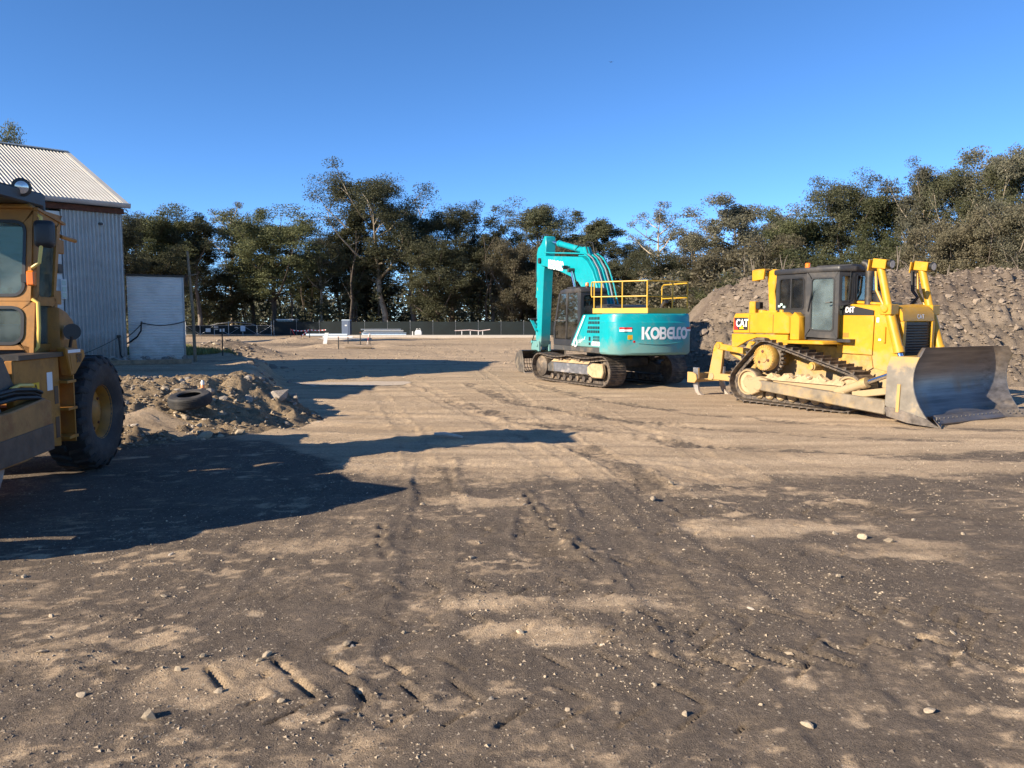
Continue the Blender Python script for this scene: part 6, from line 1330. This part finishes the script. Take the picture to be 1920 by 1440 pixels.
# steel pickets with barrier tape
for (px, py, h_, lab) in ((546, 641, 1.25, 'leftmost short picket carrying red and white tape'), (581, 640, 1.2, 'picket with red white tape just left of the leaning board'), (635, 655, .9, 'short dark picket first to the right of the leaning board'), (653, 653, .85, 'short dark picket second to the right of the leaning board'), (676, 650, 1.15, 'tall dark picket third to the right of the leaning board'), (694, 652, 1.05, 'dark picket farthest right with tape end beside the gravel')):
    Y = 2958.0 / (py - 600); o = thing('steel_picket', lab, 'picket', (xat(px, Y), Y, gz(xat(px, Y), Y) - .05), group='steel pickets in the far yard'); B().prism([(-.035, -.01), (.035, -.01), (.035, .01), (.01, .01), (.01, .05), (-.01, .05), (-.01, .01), (-.035, .01)], 0, h_, 'xy').build('shaft', MAT['dark_steel'], o); B().box(-.02, .02, -.02, .02, h_, h_ + .05).build('cap', MAT['orange_lens'], o)
def tape_mat():
    m = bpy.data.materials.new('barrier_tape'); m.use_nodes = True; t = m.node_tree; N = t.nodes; L = t.links; tc = N.new('ShaderNodeTexCoord'); sp = N.new('ShaderNodeSeparateXYZ'); L.new(tc.outputs['Object'], sp.inputs[0])
    a = N.new('ShaderNodeMath'); a.operation = 'MULTIPLY_ADD'; L.new(sp.outputs['X'], a.inputs[0]); a.inputs[1].default_value = 3.0; L.new(sp.outputs['Z'], a.inputs[2])
    f = N.new('ShaderNodeMath'); f.operation = 'FRACT'; L.new(a.outputs[0], f.inputs[0]); g = N.new('ShaderNodeMath'); g.operation = 'GREATER_THAN'; g.inputs[1].default_value = .5; L.new(f.outputs[0], g.inputs[0])
    mx = N.new('ShaderNodeMix'); mx.data_type = 'RGBA'; L.new(g.outputs[0], mx.inputs[0]); mx.inputs[6].default_value = (.75, .72, .70, 1); mx.inputs[7].default_value = (.55, .04, .03, 1); L.new(mx.outputs[2], N['Principled BSDF'].inputs['Base Color']); return m
TM = tape_mat()
def ribbon(pts, w=.075): 
    vs = []; 
    for p in pts: vs += [(p[0], p[1], p[2] - w / 2), (p[0], p[1] + .02, p[2] + w / 2)]
    return B().add(vs, [(2 * i, 2 * i + 2, 2 * i + 3, 2 * i + 1) for i in range(len(pts) - 1)])
Y = 73.0; xa, xb, xc = xat(547, Y), xat(581, Y), xat(612, 60) * Y / 60
o = ribbon([(xa + (xb - xa) * i / 10, Y, 1.12 - .10 * math.sin(math.pi * i / 10)) for i in range(11)] + [(xb + (xc - xb) * i / 8, Y, 1.12 - .05 * math.sin(math.pi * i / 8)) for i in range(1, 9)]).build('barrier_tape', TM, None); tag(o, 'red and white barrier tape strung level between two pickets', 'tape')
o = ribbon([(xa + .1, Y, 1.1), (xa + .3, Y, .6), (xa + .2, Y, .15), (xa + .9, Y - .1, .1), (xb - .9, Y, .45), (xb - .1, Y, 1.05)], .12).build('sagging_tape', TM, None); tag(o, 'loose red and white tape sagging to the ground between the pickets', 'tape')
o = ribbon([(xat(693, 57), 57, 1.05), (xat(690, 57), 57, .6), (xat(688, 57), 57, .15), (xat(684, 57), 56.8, .1)], .1).build('tape_tail', TM, None); tag(o, 'tape tail hanging from the farthest right dark picket', 'tape')
# broken timber pallet near the pickets
o = B().obox((xat(672, 55), 55, .10), (1, .1, 0), (-.1, 1, 0), (0, 0, 1), .9, .25, .05).build('timber_plank', MAT['wood'], None); tag(o, 'pale timber plank lying flat below the dark pickets', 'plank')

# grass on the bank beside the lean-to
nr = np.random.RandomState(44); n = 14000
gx = nr.uniform(-18, -10.2, n); gy = nr.uniform(30.5, 38.5, n); k = (plat_sd(gx, gy) > .15) & (fbm(gx * .5, gy * .5, 60, 3) > -.35); gx = gx[k]; gy = gy[k]; n = len(gx)
g0 = ground_h(gx, gy); hgt = .08 + .14 * nr.rand(n); an = nr.rand(n) * 6.28; wd_ = .03
dx, dy = np.cos(an) * wd_, np.sin(an) * wd_; lx, ly = nr.randn(n) * .05, nr.randn(n) * .05
v = np.stack([np.stack([gx - dx, gy - dy, g0 - .01], 1), np.stack([gx + dx, gy + dy, g0 - .01], 1), np.stack([gx + lx, gy + ly, g0 + hgt], 1)], 1).reshape(-1, 3)
MAT['grass'] = mat('dry_grass', (.24, .23, .08), .9, var=.35, scale=1.5)
gr_ = np_mesh('grass', v, np.arange(3 * n).reshape(-1, 3), MAT['grass']); tag(gr_, 'short dry green grass on the bank beside the white lean-to', 'grass', kind='stuff')
# dirt bank with clods past the lean-to
rg = random.Random(71); bk = thing('earth_bank', 'low brown bank of earth clods beyond the white lean-to', 'bank', (0, 0, 0))
for q in range(90):
    x_ = rg.gauss(-15.2, 1.6); y_ = rg.gauss(41.0, 1.0); s_ = rg.uniform(.05, .17); put_rock('clod', rg.choice(['spoil_rock', 'spoil_rock', 'tan_rock']), bk, (x_, y_, gzf(x_, y_) + s_ * .1), s_, rg)
for q in range(40):
    t = rg.random(); x_ = -13.6 + 3.2 * t + rg.gauss(0, .35); y_ = 36.5 - 4.0 * t + rg.gauss(0, .5); s_ = rg.uniform(.06, .2); put_rock('clod', rg.choice(['spoil_rock', 'tan_rock']), bk, (x_, y_, gzf(x_, y_) + s_ * .1), s_, rg)
# scattered clods and stones on the far yard
rs = np.random.RandomState(3); n = 5200; yy = rs.uniform(26, 92, n); xx = rs.uniform(-.42, .30, n) * yy; k = (plat_sd(xx, yy) < -.2) & (fbm(xx * .12, yy * .2, 99, 3) + .6 * rs.rand(n) > .25); xx = xx[k]; yy = yy[k]; sz = .02 + .07 * rs.rand(len(xx)) ** 3
st = stone_soup('far_clods', np.stack([xx, yy, ground_h(xx, yy) + sz * .1], 1), sz, MAT['tan_rock'], ground, 9); st['kind'] = 'stuff'

# ================================================================== TREES
def leaf_mat(name, c1, c2, trans=.25):
    m = bpy.data.materials.new(name); m.use_nodes = True; t = m.node_tree; N = t.nodes; L = t.links; bs = N['Principled BSDF']; bs.inputs['Roughness'].default_value = .6; bs.inputs['Specular IOR Level'].default_value = .25
    tc = N.new('ShaderNodeTexCoord'); n = N.new('ShaderNodeTexNoise'); n.inputs['Scale'].default_value = .55; n.inputs['Detail'].default_value = 3; L.new(tc.outputs['Object'], n.inputs['Vector'])
    n2 = N.new('ShaderNodeTexNoise'); n2.inputs['Scale'].default_value = 4; L.new(tc.outputs['Object'], n2.inputs['Vector'])
    mr = N.new('ShaderNodeMapRange'); mr.inputs[1].default_value = .35; mr.inputs[2].default_value = .65; L.new(n.outputs['Fac'], mr.inputs['Value'])
    mx = N.new('ShaderNodeMix'); mx.data_type = 'RGBA'; L.new(mr.outputs[0], mx.inputs[0]); mx.inputs[6].default_value = (*c1, 1); mx.inputs[7].default_value = (*c2, 1)
    oi = N.new('ShaderNodeObjectInfo'); m2 = N.new('ShaderNodeMapRange'); m2.inputs[3].default_value = .72; m2.inputs[4].default_value = 1.3; L.new(oi.outputs['Random'], m2.inputs['Value'])
    m3 = N.new('ShaderNodeMapRange'); m3.inputs[1].default_value = .3; m3.inputs[2].default_value = .7; m3.inputs[3].default_value = .75; m3.inputs[4].default_value = 1.25; L.new(n2.outputs['Fac'], m3.inputs['Value'])
    mu = N.new('ShaderNodeMath'); mu.operation = 'MULTIPLY'; L.new(m2.outputs[0], mu.inputs[0]); L.new(m3.outputs[0], mu.inputs[1])
    my = N.new('ShaderNodeMix'); my.data_type = 'RGBA'; my.blend_type = 'MULTIPLY'; my.inputs[0].default_value = 1; L.new(mx.outputs[2], my.inputs[6]); L.new(mu.outputs[0], my.inputs[7]); L.new(my.outputs[2], bs.inputs['Base Color'])
    tl = N.new('ShaderNodeBsdfTranslucent'); L.new(my.outputs[2], tl.inputs[0]); ms = N.new('ShaderNodeMixShader'); ms.inputs[0].default_value = trans; L.new(bs.outputs[0], ms.inputs[1]); L.new(tl.outputs[0], ms.inputs[2]); L.new(ms.outputs[0], N['Material Output'].inputs['Surface'])
    return m
LEAF = [leaf_mat('gum_leaves', (.062, .068, .036), (.100, .100, .056), .38), leaf_mat('grey_leaves', (.125, .124, .086), (.175, .165, .115), .4), leaf_mat('green_leaves', (.074, .084, .038), (.112, .118, .056), .38), leaf_mat('brown_leaves', (.145, .126, .082), (.115, .105, .066), .4)]
BARK = [mat('dark_bark', (.075, .058, .045), .9, var=.35, scale=2, bump=.3), mat('pale_bark', (.34, .28, .21), .85, var=.3, scale=1.2, bump=.2), mat('grey_bark', (.17, .14, .115), .9, var=.3, scale=1.5, bump=.3)]

def leaves(centres, radii, per, size, rs, flat=.55, droop=.3):
    """leaf-sized rhombs spread through flattened clumps"""
    C = np.repeat(np.array(centres), per, 0); Rr = np.repeat(np.array(radii), per); n = len(C)
    d = rs.randn(n, 3); d /= np.linalg.norm(d, axis=1)[:, None]; rad = rs.rand(n) ** .6
    p = C + d * (Rr * rad)[:, None] * np.array([1, 1, flat])
    p[:, 2] += .12 * Rr * (d[:, 2] > 0)
    a = rs.randn(n, 3); a[:, 2] = a[:, 2] * .6 - droop; a /= np.linalg.norm(a, axis=1)[:, None]
    b = np.cross(a, rs.randn(n, 3)); b /= np.linalg.norm(b, axis=1)[:, None] + 1e-9
    L_ = (size * (.6 + .8 * rs.rand(n)))[:, None]; w_ = L_ * .42
    v = np.stack([p - a * L_ * .5, p + b * w_ * .5, p + a * L_ * .5, p - b * w_ * .5], 1).reshape(-1, 3)
    return v, np.arange(4 * n).reshape(-1, 4)

def tree_proto(seed, H, W, start, nl, bark, leafm, per=120, size=.25, clump=1.0, sparse=False, upright=.7, top=.92):
    """returns (trunk mesh, crown mesh)"""
    rg = random.Random(seed); rs = np.random.RandomState(seed); b = B(); cen = []; rad = []
    P = [Vector((0, 0, -.3))]; n = 7; lean = Vector((rg.uniform(-.06, .06), rg.uniform(-.06, .06), 0))
    for i in range(1, n + 1): P.append(Vector((lean.x * H * i / n + rg.uniform(-.02, .02) * H * .6, lean.y * H * i / n + rg.uniform(-.02, .02) * H * .6, H * top * i / n)))
    r0 = .0185 * H + .06
    b.tube(P, [r0 * (1 - .86 * i / n) * (1.25 if i == 0 else 1) for i in range(n + 1)], 7)
    def on(t): k = min(int(t * n), n - 1); return P[k].lerp(P[k + 1], t * n - k)
    for j in range(nl):
        t = start + (1 - start) * (j + rg.random() * .8) / nl * .95; a = j * 2.4 + rg.uniform(-.5, .5); p0 = on(t)
        env = math.sin(math.pi * min(1, max(.12, (t - start) / (1 - start) * .78 + .2))) 
        Lh = W * .5 * (.55 + .55 * env) * rg.uniform(.7, 1.1); up = upright * rg.uniform(.6, 1.2) * Lh
        d = Vector((math.cos(a), math.sin(a), 0))
        q1 = p0 + d * Lh * .45 + Vector((0, 0, up * .35)); q2 = p0 + d * Lh * .8 + Vector((0, 0, up * .8)); q3 = p0 + d * Lh + Vector((0, 0, up * 1.15))
        rr = r0 * (1 - .72 * t) * .66
        b.tube([p0, q1, q2, q3], [rr, rr * .7, rr * .42, rr * .2], 5)
        tips = [q3]
        for m_ in range(2 if sparse else 4):
            s0 = rg.choice([q1, q2, p0.lerp(q1, .6), q1.lerp(q2, .5), q3]); dd = Vector((rg.uniform(-1, 1), rg.uniform(-1, 1), rg.uniform(.1, 1.0))).normalized(); e = s0 + dd * Lh * rg.uniform(.25, .5)
            b.tube([s0, s0.lerp(e, .5) + Vector((0, 0, .05 * Lh)), e], [rr * .35, rr * .22, rr * .1], 4); tips.append(e)
        for e in tips:
            cen.append(e); rad.append(clump * W * rg.uniform(.11, .19))
            if not sparse and rg.random() < .5: cen.append(e + Vector((rg.uniform(-1, 1), rg.uniform(-1, 1), rg.uniform(-.6, .4))) * W * .10); rad.append(clump * W * rg.uniform(.09, .15))
    z0_ = H * (start * 1.05); zt_ = H * .98; nf = int(nl * (1.4 if sparse else 4.2))
    for k in range(nf):   # foliage masses filling the crown between the limbs
        t = rg.random(); z = z0_ + (zt_ - z0_) * t; env = math.sin(math.pi * (.12 + .80 * t)) ** .7; a = rg.uniform(0, 6.28); rr_ = W * .44 * env * math.sqrt(rg.random()); c0 = on(min(.99, z / (H * top)))
        cen.append(Vector((c0.x + rr_ * math.cos(a), c0.y + rr_ * math.sin(a), z))); rad.append(clump * W * rg.uniform(.075, .15))
    for k in range(3): cen.append(P[-1] + Vector((rg.uniform(-.1, .1) * W, rg.uniform(-.1, .1) * W, (k - 1) * .05 * H * rg.random()))); rad.append(clump * W * rg.uniform(.1, .14))
    v, f = leaves([tuple(c) for c in cen], rad, int(per * 2.2), size, rs)
    tm = bpy.data.meshes.new('trunk'); tm.from_pydata(b.v, [], b.f); tm.polygons.foreach_set('use_smooth', np.ones(len(tm.polygons), bool)); tm.materials.append(bark); tm.update()
    cm_ = bpy.data.meshes.new('crown'); cm_.vertices.add(len(v)); cm_.vertices.foreach_set('co', v.astype(np.float32).ravel()); cm_.loops.add(f.size); cm_.loops.foreach_set('vertex_index', f.astype(np.int32).ravel()); cm_.polygons.add(len(f)); cm_.polygons.foreach_set('loop_start', np.arange(0, f.size, 4, dtype=np.int32)); cm_.update(calc_edges=True); cm_.materials.append(leafm)
    zmax = float(np.percentile(v[:, 2], 99.5)); half = float(np.percentile(np.hypot(v[:, 0], v[:, 1]), 96))
    return tm, cm_, zmax, half
PROTO = {
    'tall': tree_proto(1, 21, 11, .38, 15, BARK[0], LEAF[0], per=130),
    'pale': tree_proto(2, 22, 13, .34, 18, BARK[1], LEAF[0], per=130),
    'round': tree_proto(3, 15, 11, .30, 17, BARK[0], LEAF[2], per=150),
    'grey': tree_proto(4, 17, 9, .32, 14, BARK[1], LEAF[1], per=110),
    'sparse': tree_proto(5, 18, 8, .45, 11, BARK[1], LEAF[1], per=60, sparse=True, clump=.9),
    'narrow': tree_proto(6, 18, 6.5, .28, 15, BARK[0], LEAF[0], per=120, upright=1.1),
    'brown': tree_proto(7, 13, 10, .18, 17, BARK[2], LEAF[3], per=140),
    'bush': tree_proto(8, 8, 8, .08, 16, BARK[2], LEAF[2], per=170, size=.22),
    'thin': tree_proto(9, 17, 7.5, .50, 10, BARK[2], LEAF[0], per=100),
    'dark': tree_proto(10, 14, 10, .20, 18, BARK[0], LEAF[0], per=150),
}
def put_tree(kind, px, ytop, wpx, Y, label, rot=None, base=0.0, group='gum trees round the yard'):
    tm, cm_, zm, hf = PROTO[kind]; X = xat(px, Y); Ht = 2.05 + (600 - ytop) * Y / 1443 - base; Wt = 1.12 * wpx * Y / 1443
    o = thing('gum_tree' if kind != 'bush' else 'shrub', label, 'tree' if kind != 'bush' else 'shrub', (X, Y, base), rot if rot is not None else (px * 1.7) % 6.28, group)
    sz_ = Ht / zm; sx_ = Wt / (2 * hf); o.scale = (sx_, sx_, sz_)
    link(bpy.data.objects.new('trunk', tm), o); link(bpy.data.objects.new('crown', cm_), o); return o
T = [
 ('round', 12, 250, 110, 62, 'dark tree top peeping over the ridge of the corrugated shed'),
 ('dark', 236, 398, 70, 92, 'dark tree half hidden behind the corner of the corrugated shed'),
 ('round', 300, 392, 140, 104, 'broad dark gum above the roof of the white lean-to'),
 ('dark', 296, 470, 110, 98, 'low dense dark tree right behind the white lean-to roof'),
 ('thin', 376, 404, 95, 106, 'dark topped gum with open trunk just right of the leaning pole'),
 ('sparse', 436, 386, 90, 118, 'feathery grey gum rising between the round dark crowns'),
 ('round', 515, 400, 170, 108, 'big rounded spreading gum left of the middle gap'),
 ('narrow', 478, 404, 80, 114, 'narrow dark gum standing behind the left of the big rounded gum'),
 ('round', 585, 458, 110, 126, 'rounded gum far back right of the big spreading gum'),
 ('tall', 640, 440, 100, 128, 'gum far back filling the gap left of the tallest tree'),
 ('dark', 690, 470, 120, 122, 'dark bushy tree low behind the tallest tree'),
 ('round', 885, 455, 110, 124, 'rounded gum far back between the drooping gum and the small topped one'),
 ('dark', 980, 480, 120, 120, 'dark tree low behind the excavator stick'),
 ('round', 1065, 425, 110, 124, 'rounded gum far back seen inside the excavator boom'),
 ('tall', 1190, 455, 100, 112, 'gum in the notch right of the excavator boom'),
 ('round', 345, 430, 110, 122, 'rounded gum far back above the lean-to roof'),
 ('grey', 1450, 410, 120, 96, 'hazy grey gum far back left of the bulldozer cab'),
 ('dark', 420, 500, 110, 112, 'lower dark tree behind the site gate'),
 ('sparse', 607, 448, 80, 112, 'thin open grey gum in the gap left of the tallest tree'),
 ('narrow', 664, 388, 70, 112, 'slim gum standing against the left side of the tallest tree'),
 ('pale', 722, 338, 200, 112, 'tallest gum tree with pale forked trunk'),
 ('thin', 775, 400, 110, 116, 'open gum on the right shoulder of the tallest tree'),
 ('tall', 848, 390, 130, 114, 'tall gum with drooping right side next to the tallest tree'),
 ('dark', 822, 452, 130, 106, 'full olive green gum in front of the tall drooping one'),
 ('thin', 922, 430, 80, 112, 'small topped gum with bare leaning stem left of the excavator boom'),
 ('brown', 958, 455, 90, 108, 'brownish leafy tree left of the excavator stick'),
 ('tall', 1008, 384, 130, 116, 'tall gum directly behind the excavator stick'),
 ('narrow', 1104, 400, 90, 112, 'dark gum behind the excavator boom knee'),
 ('brown', 1052, 462, 120, 104, 'reddish brown leafy tree framed by the excavator boom'),
 ('dark', 1160, 482, 90, 100, 'dark low tree above the excavator cab'),
 ('sparse', 1226, 388, 110, 92, 'sparse gum with a thin topmost spray above the guard rail'),
 ('grey', 1290, 432, 110, 92, 'grey green gum right of the sparse topped one'),
 ('dark', 1250, 478, 120, 84, 'thick dark tree behind the yellow guard rail'),
 ('grey', 1385, 380, 160, 88, 'tall wide gum above the left shoulder of the spoil heap'),
 ('brown', 1345, 470, 130, 78, 'olive brown tree rising behind the excavator rail end'),
 ('brown', 1440, 450, 130, 74, 'olive brown tree behind the bulldozer roll bar'),
 ('round', 1500, 396, 130, 74, 'green gum left of the rounded dark crowns behind the bulldozer cab'),
 ('tall', 1578, 345, 140, 74, 'tall dark crowned gum straight above the bulldozer cab'),
 ('round', 1655, 350, 130, 72, 'rounded gum above the bulldozer exhaust'),
 ('bush', 1640, 452, 110, 60, 'bright green domed shrub just behind the bulldozer exhaust'),
 ('grey', 1725, 332, 110, 68, 'grey gum above the bulldozer lift cylinders'),
 ('sparse', 1712, 420, 80, 58, 'bare stemmed thin gum between the two lift cylinders'),
 ('pale', 1800, 312, 150, 66, 'pale limbed gum above the bulldozer blade'),
 ('grey', 1868, 284, 150, 64, 'high grey gum near the right edge with white limbs'),
 ('tall', 1930, 268, 150, 62, 'tallest dark gum cut by the right edge of the picture'),
 ('brown', 1770, 420, 140, 54, 'brown twiggy tree standing on the heap line above the blade'),
 ('brown', 1850, 400, 150, 52, 'brown leafy tree above the right part of the heap'),
 ('grey', 1905, 380, 130, 50, 'grey brown tree low at the right edge'),
 ('tall', 2060, 262, 190, 60, 'dark gum just beyond the right edge of the picture'),
 ('grey', 2190, 270, 190, 58, 'grey gum second beyond the right edge of the picture'),
 ('round', 2330, 290, 190, 60, 'round gum third beyond the right edge of the picture'),
 ('brown', 2120, 400, 190, 50, 'brown tree low beyond the right edge of the picture'),
 ('bush', 1560, 470, 130, 58, 'dull green shrub behind the bulldozer cab roof'),
 ('bush', 1400, 520, 120, 66, 'dull shrub on the left shoulder of the spoil heap'),
 ('bush', 1480, 500, 110, 62, 'grey green shrub behind the bulldozer roll bar lamp'),
 ('bush', 1340, 545, 110, 72, 'low shrub left of the heap foot beyond the guard rail'),
]
for i, t_ in enumerate(T): put_tree(*t_)
# undergrowth and distant wood closing the view below the crowns
rs = np.random.RandomState(88); cen = []; rad = []
for i in range(700):
    Y = rs.uniform(108, 150); px = rs.uniform(180, 1240); h = rs.uniform(.5, 6.0) * (1.15 if px > 640 else .8); cen.append((xat(px, Y), Y, h)); rad.append(rs.uniform(1.2, 2.6))
v, f = leaves(cen, rad, 60, .55, rs, .8); ug = np_mesh('undergrowth', v, f, LEAF[0]); tag(ug, 'dark tangled undergrowth between the trunks behind the fence', 'undergrowth', kind='stuff')
cen = []; rad = []
for i in range(260):
    px = rs.uniform(1180, 2100); Y = rs.uniform(54, 80) + max(0, 1400 - px) * .06; h = rs.uniform(.6, 6.0); cen.append((xat(px, Y), Y, h)); rad.append(rs.uniform(.9, 1.9))
v, f = leaves(cen, rad, 80, .36, rs, .85); ug = np_mesh('scrub', v, f, LEAF[3]); tag(ug, 'brown olive scrub filling the space behind the spoil heap', 'scrub', kind='stuff')
cen = []; rad = []
for i in range(520):
    a = rs.uniform(-.85, .85); Y = rs.uniform(165, 200); cen.append((a * Y, Y, 9.5 * rs.rand() ** 1.3)); rad.append(rs.uniform(2.5, 5))
v, f = leaves(cen, rad, 110, 1.1, rs, .8); ug = np_mesh('distant_wood', v, f, LEAF[1]); tag(ug, 'distant pale olive woodland seen through the trunks', 'wood', kind='stuff')
# bare stems among the undergrowth
rg = random.Random(5)
def stems(name, label, spots, m_):
    b = B()
    for x_, y_, s_ in spots:
        p = [Vector((x_, y_, -.2))]
        for i in range(1, 7): p.append(p[-1] + Vector((rg.uniform(-.35, .35), rg.uniform(-.2, .2), 1.9)) * s_)
        b.tube(p, [q * s_ for q in (.13, .12, .10, .085, .07, .05, .03)], 5)
        for i in (2, 3, 4, 5): e = p[i] + Vector((rg.uniform(-1.6, 1.6), rg.uniform(-.8, .8), rg.uniform(1, 2))) * s_; b.tube([p[i], p[i].lerp(e, .5) + Vector((0, 0, .2)), e], [.05 * s_, .035 * s_, .015 * s_], 4)
    tag(b.build(name, m_, None), label, 'saplings', kind='stuff')
sp_ = []
for i in range(40): Y = rg.uniform(106, 125); sp_.append((xat(rg.uniform(250, 1130), Y), Y, rg.uniform(.8, 1.3)))
stems('sapling_thicket', 'thicket of dark bare stems between the trees behind the fence', sp_, BARK[0])
sp_ = []
for i in range(30): Y = rg.uniform(46, 62); sp_.append((xat(rg.uniform(1340, 1930), Y), Y, rg.uniform(.4, .62)))
stems('pale_thicket', 'thicket of pale bare stems standing in the scrub behind the heap', sp_, BARK[2])
# a bird high in the sky
bd_ = B().add([(-.9, 0, .25), (-.4, .15, .12), (0, .2, 0), (.4, .15, .12), (.9, 0, .25), (.4, -.12, .10), (0, -.5, 0), (-.4, -.12, .10), (0, .55, .02), (0, 0, -.14), (-.12, -.75, 0), (.12, -.75, 0)], [(0, 1, 7), (1, 2, 6, 7), (2, 3, 5, 6), (3, 4, 5), (2, 8, 9), (8, 2, 9), (6, 10, 11), (2, 6, 9)]).build('bird', MAT['cab_black'], None); Yb_ = 150
bd_.location = (xat(1140, Yb_), Yb_, 2.05 + (600 - 133) * Yb_ / 1443); bd_.scale = (.6, .6, .6); tag(bd_, 'tiny dark bird flying high in the blue sky', 'bird')
